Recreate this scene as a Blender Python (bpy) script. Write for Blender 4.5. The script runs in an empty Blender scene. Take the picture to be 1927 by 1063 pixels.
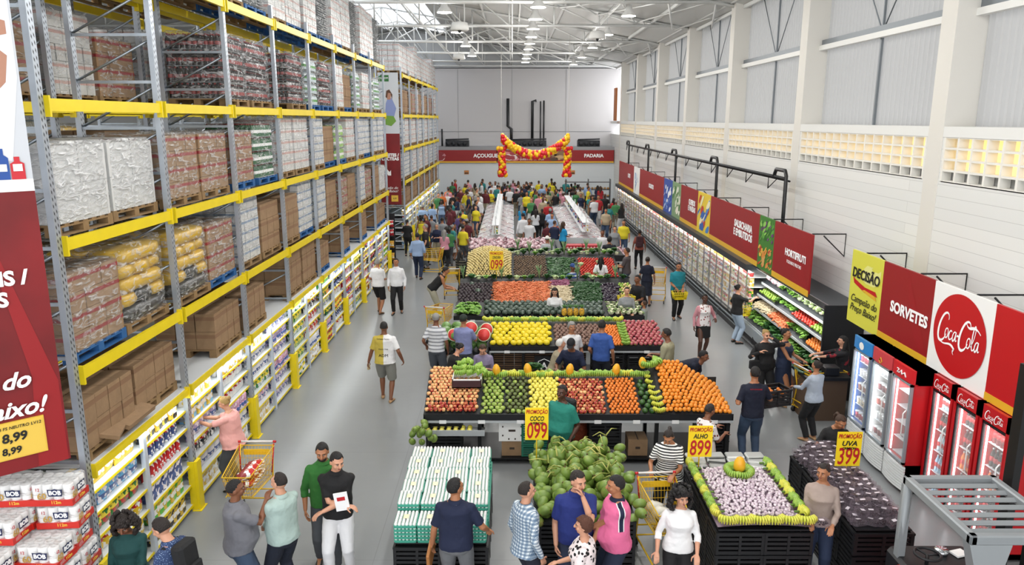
import bpy, math, random
import numpy as np
from mathutils import Vector, Matrix
R = math.radians
SC = bpy.context.scene
COL = SC.collection

# ---------------------------------------------------------------- camera, world, lights, exposure
CAM_H, PITCH, FPX = 5.9, R(12.3), 1408.0
cd = bpy.data.cameras.new('camera'); cam = bpy.data.objects.new('camera', cd); COL.objects.link(cam)
cam.location = (0, 0, CAM_H); cam.rotation_euler = (math.pi/2 - PITCH, 0, 0)
cd.sensor_width = 36; cd.lens = 36 * FPX / 1927; cd.clip_end = 300; cd.clip_start = .05
SC.camera = cam
W = bpy.data.worlds.new('sky'); SC.world = W; W.use_nodes = True
W.node_tree.nodes['Background'].inputs[0].default_value = (.97, .98, 1, 1)
W.node_tree.nodes['Background'].inputs[1].default_value = 3.2
SC.view_settings.view_transform = 'Standard'; SC.view_settings.look = 'None'
SC.view_settings.exposure = 0.0; SC.view_settings.gamma = 1
SC.view_settings.use_curve_mapping = False
SC.cycles.use_denoising = True
SC.cycles.max_bounces = 6; SC.cycles.diffuse_bounces = 3; SC.cycles.glossy_bounces = 3
SC.cycles.transmission_bounces = 4; SC.cycles.transparent_max_bounces = 12
SC.cycles.caustics_reflective = False; SC.cycles.caustics_refractive = False
SC.cycles.sample_clamp_indirect = 4

def area_light(name, loc, size, power, col=(1, 1, 1), rot=(0, 0, 0), shape='DISK', sy=None):
    l = bpy.data.lights.new(name, 'AREA'); l.energy = power; l.color = col; l.shape = shape; l.size = size
    if sy: l.size_y = sy
    o = bpy.data.objects.new(name, l); o.location = loc; o.rotation_euler = rot; COL.objects.link(o)
    return o

LAMPS = [(.85, 25.6 + 3*i) for i in range(-7, 9)] + [(4.1, 27.7 + 6*i) for i in range(-4, 5)] \
      + [(-2.3, 26.8 + 6*i) for i in range(-4, 4)]
for (x, y) in LAMPS:
    area_light('high_bay_light', (x, y, 9.42), .42, 52, (1, .98, .95))
    l = bpy.data.lights.new('lamp_spill', 'POINT'); l.energy = 68; l.shadow_soft_size = .2; l.color = (1, .98, .95)      # spill of the open shade to the roof and walls
    o = bpy.data.objects.new('lamp_spill', l); o.location = (x, y, 9.2); COL.objects.link(o)
for y in (4, 12, 20, 28, 36, 44):        # lamps over the aisle behind the racking
    area_light('high_bay_light', (-8.6, y, 9.42), .42, 120, (1, .98, .95))

# ---------------------------------------------------------------- helpers
def lin(h):
    h = h.lstrip('#'); v = [int(h[i:i+2], 16)/255 for i in (0, 2, 4)]
    return tuple(c/12.92 if c <= .04045 else ((c+.055)/1.055)**2.4 for c in v) + (1,)

def at(px, py, z=0.0):
    """point of height z seen at a spot of the picture (1927x1063)"""
    u = (px-963.5)/FPX; v = (py-531.5)/FPX; c, s = math.cos(PITCH), math.sin(PITCH)
    t = (z-CAM_H)/-(s+v*c)
    return u*t, (c-v*s)*t

def tag(o, label=None, cat=None, group=None, kind=None):
    if label: o['label'] = label
    if cat: o['category'] = cat
    if group: o['group'] = group
    if kind: o['kind'] = kind
    return o

def empty(name, loc=(0, 0, 0), rz=0, label=None, cat=None, group=None):
    o = bpy.data.objects.new(name, None); COL.objects.link(o); o.location = loc; o.rotation_euler = (0, 0, rz)
    o.empty_display_size = .1
    return tag(o, label, cat, group)

KIDS = {}
def par(o, p):
    if p is not None:
        o.parent = p; KIDS.setdefault(p.name, []).append(o)
    return o

def copy_tree(o, loc=None, rz=None, label=None, cat=None, group=None, color=None, parent=None, scale=None):
    c = o.copy(); COL.objects.link(c)
    if parent is not None: par(c, parent)
    if loc is not None: c.location = loc
    if rz is not None: c.rotation_euler = (0, 0, rz) if not isinstance(rz, tuple) else rz
    if scale is not None: c.scale = scale if isinstance(scale, tuple) else (scale,)*3
    if color is not None: c.color = color
    tag(c, label, cat, group)
    for ch in KIDS.get(o.name, []): copy_tree(ch, parent=c, color=color if ch.get('tint') else None)
    return c

class MB:
    """collects shapes; build() links them as one mesh object"""
    def __init__(s): s.v = []; s.f = []; s.m = []; s.sm = []; s.cur = 0; s.T = None
    def add(s, vs, fs, smooth=False):
        b = len(s.v)
        if s.T is not None: vs = [tuple(s.T @ Vector(p)) for p in vs]
        s.v.extend(vs); s.f.extend([tuple(i+b for i in f) for f in fs])
        s.m.extend([s.cur]*len(fs)); s.sm.extend([smooth]*len(fs))
    def box(s, x0, x1, y0, y1, z0, z1):
        s.add([(x0,y0,z0),(x1,y0,z0),(x1,y1,z0),(x0,y1,z0),(x0,y0,z1),(x1,y0,z1),(x1,y1,z1),(x0,y1,z1)],
              [(0,3,2,1),(4,5,6,7),(0,1,5,4),(1,2,6,5),(2,3,7,6),(3,0,4,7)])
    def cbox(s, c, d, rz=0, rx=0, ry=0):
        M = Matrix.Translation(c) @ Matrix.Rotation(rz, 4, 'Z') @ Matrix.Rotation(ry, 4, 'Y') @ Matrix.Rotation(rx, 4, 'X')
        a, b, e = d[0]/2, d[1]/2, d[2]/2
        s.add([tuple(M @ Vector(p)) for p in [(-a,-b,-e),(a,-b,-e),(a,b,-e),(-a,b,-e),(-a,-b,e),(a,-b,e),(a,b,e),(-a,b,e)]],
              [(0,3,2,1),(4,5,6,7),(0,1,5,4),(1,2,6,5),(2,3,7,6),(3,0,4,7)])
    def rbox(s, x0, x1, y0, y1, z0, z1, r):
        """box with chamfered vertical and top edges"""
        def ring(i, z): return [(x0+r+i*0,y0+i,z),(x1-r,y0+i,z),(x1-i,y0+r,z),(x1-i,y1-r,z),(x1-r,y1-i,z),(x0+r,y1-i,z),(x0+i,y1-r,z),(x0+i,y0+r,z)]
        rs = [ring(r*.7, z0), ring(0, z0+r*.7), ring(0, z1-r*.7), ring(r*.7, z1)]
        s.loft(rs, True)
    def loft(s, rings, caps=True, smooth=False, close=True):
        n = len(rings[0]); vs = [p for r in rings for p in r]; fs = []
        for i in range(len(rings)-1):
            for j in range(n if close else n-1):
                k = (j+1) % n
                fs.append((i*n+j, i*n+k, (i+1)*n+k, (i+1)*n+j))
        if caps:
            fs.append(tuple(range(n-1, -1, -1))); fs.append(tuple((len(rings)-1)*n+j for j in range(n)))
        s.add(vs, fs, smooth)
    def tube(s, pts, r, n=6, caps=True, round_ends=False, smooth=True):
        pts = [Vector(p) for p in pts]
        rr = list(r) if isinstance(r, (list, tuple)) else [r]*len(pts)
        if round_ends:
            d0 = (pts[0]-pts[1]).normalized(); d1 = (pts[-1]-pts[-2]).normalized()
            a, b = rr[0], rr[-1]
            pts = [pts[0]+d0*a*.95, pts[0]+d0*a*.7, *pts, pts[-1]+d1*b*.7, pts[-1]+d1*b*.95]
            rr = [a*.3, a*.75, *rr, b*.75, b*.3]
        rings = []; up = None
        for i, p in enumerate(pts):
            t = (pts[min(i+1, len(pts)-1)]-pts[max(i-1, 0)])
            t = t.normalized() if t.length > 1e-9 else Vector((0, 0, 1))
            if up is None:
                up = Vector((0, 0, 1)) if abs(t.z) < .9 else Vector((0, 1, 0))
            u = (up - t*up.dot(t))
            u = u.normalized() if u.length > 1e-6 else t.orthogonal().normalized()
            w = t.cross(u); up = u
            rings.append([tuple(p + (u*math.cos(2*math.pi*k/n) + w*math.sin(2*math.pi*k/n))*rr[i]) for k in range(n)])
        s.loft(rings, caps, smooth)
    def cyl(s, c, r, z0, z1, n=16, r1=None, smooth=True):
        r1 = r if r1 is None else r1
        s.loft([[(c[0]+r*math.cos(2*math.pi*k/n), c[1]+r*math.sin(2*math.pi*k/n), z0) for k in range(n)],
                [(c[0]+r1*math.cos(2*math.pi*k/n), c[1]+r1*math.sin(2*math.pi*k/n), z1) for k in range(n)]], True, smooth)
    def lathe(s, prof, c=(0, 0, 0), n=12, smooth=True):
        s.loft([[(c[0]+r*math.cos(2*math.pi*k/n), c[1]+r*math.sin(2*math.pi*k/n), c[2]+z) for k in range(n)] for r, z in prof], True, smooth)
    def ball(s, c, r, n=10, m=7, f=None, M=None):
        r = r if isinstance(r, (tuple, list)) else (r, r, r)
        vs = []; fs = []
        for i in range(m+1):
            th = math.pi*i/m
            for k in range(n):
                ph = 2*math.pi*k/n
                d = Vector((math.sin(th)*math.cos(ph), math.sin(th)*math.sin(ph), math.cos(th)))
                g = f(d) if f else 1
                p = Vector((d.x*r[0]*g, d.y*r[1]*g, d.z*r[2]*g))
                if M is not None: p = M @ p
                vs.append((c[0]+p.x, c[1]+p.y, c[2]+p.z))
        for i in range(m):
            for k in range(n):
                a = i*n+k; b = i*n+(k+1) % n
                if i == 0: fs.append((a, a+n, b+n))
                elif i == m-1: fs.append((a, a+n, b))
                else: fs.append((a, a+n, b+n, b))
        s.add(vs, fs, True)
    def mesh(s, name, mats):
        me = bpy.data.meshes.new(name); me.from_pydata(s.v, [], s.f)
        mats = mats if isinstance(mats, (list, tuple)) else [mats]
        for m in mats: me.materials.append(m)
        me.polygons.foreach_set('material_index', s.m); me.polygons.foreach_set('use_smooth', s.sm)
        me.validate(); me.update()
        return me
    def build(s, name, mats, parent=None, loc=None, rz=None, label=None, cat=None, group=None, kind=None, color=None):
        o = bpy.data.objects.new(name, s.mesh(name, mats)); COL.objects.link(o); par(o, parent)
        if loc is not None: o.location = loc
        if rz is not None: o.rotation_euler = (0, 0, rz)
        if color is not None: o.color = color
        return tag(o, label, cat, group, kind)

# ---------------------------------------------------------------- materials
MATS = {}
def nt(m): return m.node_tree.nodes, m.node_tree.links
def M(name, hexc='#ffffff', rough=.6, metal=0, spec=.5, alpha=1, emit=None, es=1, bump=0, bscale=30, var=0, vscale=4, trans=0, objc=False):
    if name in MATS: return MATS[name]
    m = bpy.data.materials.new(name); m.use_nodes = True; N, L = nt(m); b = N['Principled BSDF']
    c = lin(hexc) if isinstance(hexc, str) else tuple(hexc)
    b.inputs['Base Color'].default_value = c; b.inputs['Roughness'].default_value = rough
    b.inputs['Metallic'].default_value = metal; b.inputs['Specular IOR Level'].default_value = spec
    b.inputs['Alpha'].default_value = alpha; b.inputs['Transmission Weight'].default_value = trans
    src = None
    if objc:
        oi = N.new('ShaderNodeObjectInfo'); src = oi.outputs['Color']; L.new(src, b.inputs['Base Color'])
    if emit:
        b.inputs['Emission Color'].default_value = lin(emit); b.inputs['Emission Strength'].default_value = es
    if var or bump:
        tc = N.new('ShaderNodeTexCoord')
    if var:
        no = N.new('ShaderNodeTexNoise'); no.inputs['Scale'].default_value = vscale; no.inputs['Detail'].default_value = 4
        L.new(tc.outputs['Object'], no.inputs['Vector'])
        mr = N.new('ShaderNodeMapRange'); mr.inputs[1].default_value = .3; mr.inputs[2].default_value = .7
        mr.inputs[3].default_value = 1-var; mr.inputs[4].default_value = 1+var*.5; L.new(no.outputs['Fac'], mr.inputs[0])
        mx = N.new('ShaderNodeMix'); mx.data_type = 'RGBA'; mx.blend_type = 'MULTIPLY'; mx.inputs[0].default_value = 1
        if src: L.new(src, mx.inputs[6])
        else: mx.inputs[6].default_value = c
        L.new(mr.outputs[0], mx.inputs[7]); L.new(mx.outputs[2], b.inputs['Base Color'])
    if bump:
        nb = N.new('ShaderNodeTexNoise'); nb.inputs['Scale'].default_value = bscale; nb.inputs['Detail'].default_value = 3
        L.new(tc.outputs['Object'], nb.inputs['Vector'])
        bp = N.new('ShaderNodeBump'); bp.inputs['Strength'].default_value = bump; bp.inputs['Distance'].default_value = .02
        L.new(nb.outputs['Fac'], bp.inputs['Height']); L.new(bp.outputs[0], b.inputs['Normal'])
    MATS[name] = m
    return m

def ramp_mat(name, coord, scale, stops, rough=.6, kind='noise', axis='Z', dim=None, interp='LINEAR', detail=3, objc_mix=None):
    """material whose colour runs through a ramp over noise / bands / voronoi in the thing's own coordinates"""
    if name in MATS: return MATS[name]
    m = bpy.data.materials.new(name); m.use_nodes = True; N, L = nt(m); b = N['Principled BSDF']; b.inputs['Roughness'].default_value = rough
    tc = N.new('ShaderNodeTexCoord'); src = tc.outputs[coord]
    mp = N.new('ShaderNodeMapping'); L.new(src, mp.inputs[0])
    if dim: mp.inputs['Scale'].default_value = dim
    if kind == 'noise':
        t = N.new('ShaderNodeTexNoise'); t.inputs['Scale'].default_value = scale; t.inputs['Detail'].default_value = detail; out = t.outputs['Fac']; L.new(mp.outputs[0], t.inputs['Vector'])
    elif kind == 'voronoi':
        t = N.new('ShaderNodeTexVoronoi'); t.inputs['Scale'].default_value = scale; out = t.outputs['Distance']; L.new(mp.outputs[0], t.inputs['Vector'])
    elif kind == 'cells':
        t = N.new('ShaderNodeTexVoronoi'); t.inputs['Scale'].default_value = scale; L.new(mp.outputs[0], t.inputs['Vector'])
        sx = N.new('ShaderNodeSeparateXYZ'); L.new(t.outputs['Color'], sx.inputs[0]); out = sx.outputs[0]
    else:
        t = N.new('ShaderNodeTexWave'); t.inputs['Scale'].default_value = scale; t.bands_direction = axis; t.inputs['Distortion'].default_value = 0 if kind == 'bands' else 1.2
        out = t.outputs['Fac']; L.new(mp.outputs[0], t.inputs['Vector'])
    r = N.new('ShaderNodeValToRGB'); r.color_ramp.interpolation = interp; L.new(out, r.inputs[0])
    e = r.color_ramp.elements
    while len(e) < len(stops): e.new(.5)
    for i, (p, c) in enumerate(stops): e[i].position = p; e[i].color = lin(c)
    col = r.outputs[0]
    if objc_mix:
        oi = N.new('ShaderNodeObjectInfo'); mx = N.new('ShaderNodeMix'); mx.data_type = 'RGBA'; mx.blend_type = objc_mix; mx.inputs[0].default_value = 1
        L.new(col, mx.inputs[6]); L.new(oi.outputs['Color'], mx.inputs[7]); col = mx.outputs[2]
    L.new(col, b.inputs['Base Color'])
    MATS[name] = m
    return m

def font(name, s, size, mat, parent, loc, rot=(R(90), 0, 0), shear=0, off=0, align='CENTER', ext=.002, sx=1, label=None, fit=None):
    """lettering as a mesh; fit = widest it may be"""
    c = bpy.data.curves.new(name, 'FONT'); c.body = s; c.size = size; c.shear = shear; c.offset = off; c.align_x = align; c.align_y = 'CENTER'
    c.extrude = ext; c.resolution_u = 3; c.space_line = .9
    t = bpy.data.objects.new('t', c); me = bpy.data.meshes.new_from_object(t); bpy.data.objects.remove(t); bpy.data.curves.remove(c)
    me.materials.clear(); me.materials.append(mat); me.name = name
    w = max((v.co.x for v in me.vertices), default=1)-min((v.co.x for v in me.vertices), default=0)
    if fit and w > 0: sx = fit/w
    o = bpy.data.objects.new(name, me); COL.objects.link(o); par(o, parent); o.location = loc; o.rotation_euler = rot; o.scale = (sx, 1, 1)
    if label: o['label'] = label
    return o
OC = M('tinted_cloth', rough=.85, objc=True, bump=.25, bscale=25)
OCP = M('tinted_plastic', rough=.4, objc=True)
BLACK = M('black_plastic', '#15161a', .5)
BSTEEL = M('black_steel', '#1a1b1d', .45, .3)
GALV = M('galvanised_steel', '#a9b2bb', .38, .75, var=.12, vscale=6)
WHITEP = M('white_paint', '#e6e6e3', .6)
YEL = M('yellow_paint', '#e8cf12', .42, var=.06, vscale=3)
RED = M('banner_red', '#921519', .45)
WHITE = M('white_plastic', '#eef0f0', .4)
CHROME = M('chrome', '#c8ccd0', .2, 1)
CARD = M('cardboard', '#94785a', .85, var=.12, vscale=9, bump=.1)
# ================================================================ the hall
XW, XL, YB, YF = 7.4, -22.6, 57.0, -6.0
def mat_floor():
    m = bpy.data.materials.new('polished_concrete'); m.use_nodes = True; N, L = nt(m); b = N['Principled BSDF']
    tc = N.new('ShaderNodeTexCoord'); n1 = N.new('ShaderNodeTexNoise'); n1.inputs['Scale'].default_value = .55; n1.inputs['Detail'].default_value = 4; n1.inputs['Roughness'].default_value = .65
    L.new(tc.outputs['Object'], n1.inputs[0]); r = N.new('ShaderNodeValToRGB'); L.new(n1.outputs[0], r.inputs[0])
    r.color_ramp.elements[0].position = .2; r.color_ramp.elements[0].color = lin('#7e8183'); r.color_ramp.elements[1].position = .8; r.color_ramp.elements[1].color = lin('#888b8c')
    sx = N.new('ShaderNodeSeparateXYZ'); L.new(tc.outputs['Object'], sx.inputs[0])
    prev = r.outputs[0]
    for ax, per, off in ((0, 4.6, 1.9), (1, 3.4, 1.0)):       # saw-cut joints
        a = N.new('ShaderNodeMath'); a.operation = 'ADD'; a.inputs[1].default_value = off+100*per; L.new(sx.outputs[ax], a.inputs[0])
        d = N.new('ShaderNodeMath'); d.operation = 'MODULO'; d.inputs[1].default_value = per; L.new(a.outputs[0], d.inputs[0])
        g = N.new('ShaderNodeMath'); g.operation = 'LESS_THAN'; g.inputs[1].default_value = .012; L.new(d.outputs[0], g.inputs[0])
        mx = N.new('ShaderNodeMix'); mx.data_type = 'RGBA'; L.new(g.outputs[0], mx.inputs[0]); L.new(prev, mx.inputs[6]); mx.inputs[7].default_value = lin('#77797a'); prev = mx.outputs[2]
    n2 = N.new('ShaderNodeTexNoise'); n2.inputs['Scale'].default_value = 9; n2.inputs['Detail'].default_value = 6; L.new(tc.outputs['Object'], n2.inputs[0])
    mr = N.new('ShaderNodeMapRange'); mr.inputs[3].default_value = .98; mr.inputs[4].default_value = 1.02; L.new(n2.outputs[0], mr.inputs[0])
    mx = N.new('ShaderNodeMix'); mx.data_type = 'RGBA'; mx.blend_type = 'MULTIPLY'; mx.inputs[0].default_value = 1; L.new(prev, mx.inputs[6]); L.new(mr.outputs[0], mx.inputs[7]); L.new(mx.outputs[2], b.inputs[0])
    m2 = N.new('ShaderNodeMapRange'); m2.inputs[3].default_value = .27; m2.inputs[4].default_value = .29; L.new(n2.outputs[0], m2.inputs[0]); L.new(m2.outputs[0], b.inputs['Roughness'])
    return m
def struct(name, mb, mats): return mb.build(name, mats, kind='structure')
b = MB(); b.box(XL, XW+.6, YF, YB+.5, -.15, 0); struct('floor', b, mat_floor())

def mat_blocks():
    m = bpy.data.materials.new('painted_blockwork'); m.use_nodes = True; N, L = nt(m); b = N['Principled BSDF']; b.inputs['Roughness'].default_value = .55
    b.inputs['Base Color'].default_value = lin('#dfdfdb')
    tc = N.new('ShaderNodeTexCoord'); sx = N.new('ShaderNodeSeparateXYZ'); L.new(tc.outputs['Object'], sx.inputs[0])
    cb = N.new('ShaderNodeCombineXYZ'); L.new(sx.outputs[1], cb.inputs[0]); L.new(sx.outputs[2], cb.inputs[1])
    br = N.new('ShaderNodeTexBrick'); br.inputs['Scale'].default_value = 1; br.inputs['Brick Width'].default_value = 14; br.inputs['Row Height'].default_value = .2; br.inputs['Mortar Size'].default_value = .004
    br.inputs['Color1'].default_value = lin('#e1e1de'); br.inputs['Color2'].default_value = lin('#d9dad8'); br.inputs['Mortar'].default_value = lin('#bdbdbb'); L.new(cb.outputs[0], br.inputs[0])
    L.new(br.outputs[0], b.inputs[0])
    bp = N.new('ShaderNodeBump'); bp.inputs['Strength'].default_value = .35; bp.inputs['Distance'].default_value = .006; bp.invert = True; L.new(br.outputs[1], bp.inputs['Height']); L.new(bp.outputs[0], b.inputs['Normal'])
    return m
BLK = mat_blocks()
# right wall: blockwork with a strip of breeze blocks, columns and translucent corrugated sheets above
CY = [13.3+6.5*k for k in range(-3, 7)]
ZG0, ZG1 = 4.86, 5.6
b = MB(); b.box(XW, XW+.25, YF, YB, 0, ZG0); b.box(XW-.01, XW+.6, YF, YB, ZG1, 5.78)
for y in CY: b.box(XW, XW+.25, y-.3, y+.3, ZG0, ZG1)
struct('wall_right', b, BLK)
SILL = M('concrete_paint', '#d8d5ce', .6)
b = MB()
for y in CY: b.box(XW-.012, XW+.62, y-.23, y+.23, 0, 9.75)
struct('trim_1', b, SILL)                       # columns
VENT = M('breeze_block', '#e3e1da', .7); 
def translucent(name, hexc, t=.75):
    m = bpy.data.materials.new(name); m.use_nodes = True; N, L = nt(m); N.remove(N['Principled BSDF'])
    tr = N.new('ShaderNodeBsdfTranslucent'); tr.inputs[0].default_value = lin(hexc); df = N.new('ShaderNodeBsdfDiffuse'); df.inputs[0].default_value = lin(hexc)
    mx = N.new('ShaderNodeMixShader'); mx.inputs[0].default_value = t; L.new(df.outputs[0], mx.inputs[1]); L.new(tr.outputs[0], mx.inputs[2]); L.new(mx.outputs[0], N['Material Output'].inputs[0])
    MATS[name] = m; return m
CREAM = translucent('cream_backlight_panel', '#f4dfb0', .9)  # added translucent panel; its cream colour gives the openings a warm daylight glow
b = MB(); b2 = MB(); b3 = MB()
for a, c in zip(CY[:-1], CY[1:]):
    y0, y1 = a+.3, c-.3; n = 15; w = (y1-y0)/n; h = (ZG1-ZG0)/4
    for i in range(n+1): b.box(XW-.004, XW+.16, y0+i*w-.025, y0+i*w+.025, ZG0, ZG1)
    for j in range(5): b.box(XW, XW+.158, y0, y1, ZG0+j*h-.017, ZG0+j*h+.017)
    b2.box(XW+.26, XW+.27, y0, y1, ZG0+h, ZG1)
    b3.box(XW+.17, XW+.25, y0, y1, ZG0, ZG0+h)  # grey sill behind the bottom row of openings
struct('trim_2', b, VENT); struct('trim_3', b2, CREAM); struct('trim_4', b3, M('vent_sill', '#9a9a98', .8))
CORR = translucent('corrugated_sheet', '#a2a2a1', .34)
k = 0
for a, c in zip(CY[:-1], CY[1:]):
    k += 1; y0, y1 = a+.23, c-.23
    b = MB(); n = int((y1-y0)/.045)
    vs = []; fs = []
    for i in range(n+1):
        y = y0+(y1-y0)*i/n; x = XW+.5+.022*(1 if i % 4 in (1, 2) else -1)
        vs += [(x, y, 5.78), (x, y, 9.75)]
        if i: fs.append((2*i-2, 2*i, 2*i+1, 2*i-1))
    b.add(vs, fs)
    o = struct('window_%d' % k, b, CORR)
    f = MB(); ym = (y0+y1)/2
    f.box(XW+.3, XW+.44, y0, y1, 7.58, 7.7); f.cur = 1; f.box(XW+.36, XW+.46, y0, y1, 7.7, 7.83)
    f.box(XW+.4, XW+.45, ym-.03, ym+.03, 5.78, 7.58); f.box(XW+.42, XW+.46, y0, y0+.08, 5.78, 9.7)
    f.tube([(XW+.42, ym-1.6, 9.7), (XW+.42, ym-.1, 7.83)], .014); f.tube([(XW+.42, ym+1.6, 9.7), (XW+.42, ym+.1, 7.83)], .014); f.box(XW+.4, XW+.45, ym-.02, ym+.02, 7.83, 9.7)
    f.build('window_frame', [WHITEP, M('grey_steel', '#7d8388', .5, .4)], o)
# back wall: upper plain panel wall; mezzanine ledge; white service front below
b = MB(); b.box(XL, XW+.6, YB, YB+.3, 0, 9.6); struct('wall_back', b, M('grey_panel', '#c9c7c8', .7))
b = MB(); b.box(XL, XW, YB-2.2, YB, 3.72, 3.95); b.box(XL, XW, YB-.03, YB, 5.0, 5.03)
for x in range(-20, 8, 4): b.box(x-.012, x+.012, YB-.02, YB, 3.9, 9.5)
struct('trim_5', b, M('ledge_grey', '#96989b', .6))
b = MB(); b.box(-6.5, XW, YB-2.2, YB-2.05, 0, 2.85); struct('wall_front_of_counters', b, M('white_tile', '#d5dadd', .35))
b = MB(); b.box(XL-.25, XL, YF, YB+.3, 0, 9.6); struct('wall_left', b, M('left_wall_paint', '#c9c9c6', .7))
# roof: two slopes up to a ridge, skylight strip beside the ridge
RX, RZ, EZ = -7.6, 12.4, 9.65
ROOF = ramp_mat('roof_sheet', 'Object', 14, [(.35, '#bdbebc'), (.65, '#d6d6d4')], kind='bands', axis='Y')
def roofz(x): return EZ+(RZ-EZ)*(1-abs(x-RX)/15.0)
b = MB()
def roofbit(x0, x1, y0, y1, mb=None):
    (mb or b).add([(x0, y0, roofz(x0)), (x1, y0, roofz(x1)), (x1, y1, roofz(x1)), (x0, y1, roofz(x0)),
           (x0, y0, roofz(x0)+.06), (x1, y0, roofz(x1)+.06), (x1, y1, roofz(x1)+.06), (x0, y1, roofz(x0)+.06)],
          [(0, 1, 2, 3), (7, 6, 5, 4), (0, 4, 5, 1), (2, 6, 7, 3)])
roofbit(-4.6, XW+.8, YF, YB+.3); roofbit(XL-.3, -9.0, YF, YB+.3); roofbit(-9.0, -4.6, YF, 8) ; roofbit(-9.0, RX, 55.5, YB+.3); roofbit(RX, -4.6, 55.5, YB+.3)
struct('ceiling', b, ROOF)
b = MB(); roofbit(-9.0, RX, 8, 55.5); roofbit(RX, -4.6, 8, 55.5); struct('window_20', b, translucent('skylight_sheet', '#f2f4f6', .95))
b = MB()
vs = [(XL, YB, 9.55), (XW+.5, YB, 9.55), (RX, YB, RZ)]; b.add([(x, y, z) for x, y, z in vs]+[(x, y+.1, z) for x, y, z in vs], [(0, 1, 2), (5, 4, 3)])
struct('trim_6', b, M('gable_sheet', '#bfc1c3', .7))
# trusses every 6.5 m aligned with the columns, purlins between
TW = M('truss_white', '#dedfdd', .5, .1)
for y in CY[1:]+[CY[-1]+4.4]:
    b = MB(); zb = 9.72
    b.tube([(XL, y, zb), (XW+.1, y, zb)], .065, 4); b.tube([(XL, y, roofz(XL)-.12), (RX, y, RZ-.12)], .065, 4); b.tube([(RX, y, RZ-.12), (XW+.2, y, roofz(XW)-.1)], .065, 4)
    x = RX; s = 0
    for side in (1, -1):
        for i in range(8):
            xa = RX+side*i*1.87; xb = RX+side*(i+1)*1.87
            b.tube([(xa, y, zb), (xa, y, roofz(xa)-.12)], .036, 4)
            if i < 7: b.tube([(xa, y, roofz(xa)-.12), (xb, y, zb)], .036, 4)
    struct('trim_%d' % (40+int(y)), b, TW)
b = MB()
for i in range(17):
    x = XL+1+i*1.83; b.box(x-.04, x+.04, YF, YB, roofz(x)-.12, roofz(x)-.01)
for i in range(0, 9):                            # longitudinal braces
    x = -6+i*1.6
    for y0, y1 in zip(CY[1:-1:2], CY[2::2]): b.tube([(x, y0, 9.74), (x+1.5, y1, roofz(x+1.5)-.2)], .035, 4); b.tube([(x+1.5, y0, 9.74), (x, y1, roofz(x)-.2)], .03, 4)
for x in (-3.7, 0, 3.7): b.tube([(x, 6, 9.75), (x, YB, 9.75)], .03, 4)
b.tube([(XW-.1, YF, 9.7), (XW-.1, YB, 9.7)], .06, 6)
struct('trim_60', b, TW)
# high-bay lamps
b = MB(); b.lathe([(.03, .42), (.1, .38), (.12, .2), (.26, .02), (.27, 0)], n=16); l0 = empty('ceiling_lamp', (LAMPS[0][0], LAMPS[0][1], 9.45), 0)
b.build('lamp_shade', M('lamp_shade', '#dcdcda', .4), l0)
b = MB(); b.cyl((0, 0), .25, -.012, .0, 16); b.build('lamp_lens', M('lamp_glow', '#ffffff', emit='#fffaf0', es=14), l0)
b = MB(); b.tube([(0, 0, .4), (0, 0, 1.0)], .008, 4); b.build('hanging_rod', GALV, l0)
ORDS = 'first second third fourth fifth sixth seventh eighth ninth tenth eleventh twelfth thirteenth fourteenth fifteenth sixteenth'.split()
for i, (x, y) in enumerate(LAMPS):
    row = {.85: 'middle', 4.1: 'right-wall side', -2.3: 'racking side'}[x]
    n = int(round((y-25.6)/3))+7 if x == .85 else int(round((y-26)/6))+4
    lab = 'round white high-bay lamp glowing under roof, %s row, %s from the entrance end' % (row, ORDS[n])
    if i == 0: tag(l0, lab, 'lamp', 'high-bay lamps under the roof')
    else: copy_tree(l0, (x, y, 9.45), 0, lab, 'lamp', 'high-bay lamps under the roof')
# long dish loudspeakers / round vents near lamps
for px, lab in [((-2.0, 30), 'round white dish fixture hanging above the racking end of the hall'), ((3.6, 33), 'round white dish fixture hanging near the windows'), ((-3.0, 44), 'round white dish fixture hanging before the back wall')]:
    b = MB(); b.lathe([(.05, .3), (.3, .25), (.36, .0), (.3, -.05), (.05, -.02)], n=16); b.cur = 1; b.ball((0, 0, -.06), .07); b.cur = 0; b.tube([(0, 0, .28), (0, 0, .62)], .012, 4)
    b.build('dish_fixture', [WHITEP, BLACK], loc=(px[0], px[1], 9.25), label=lab, cat='ceiling fixture')
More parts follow.
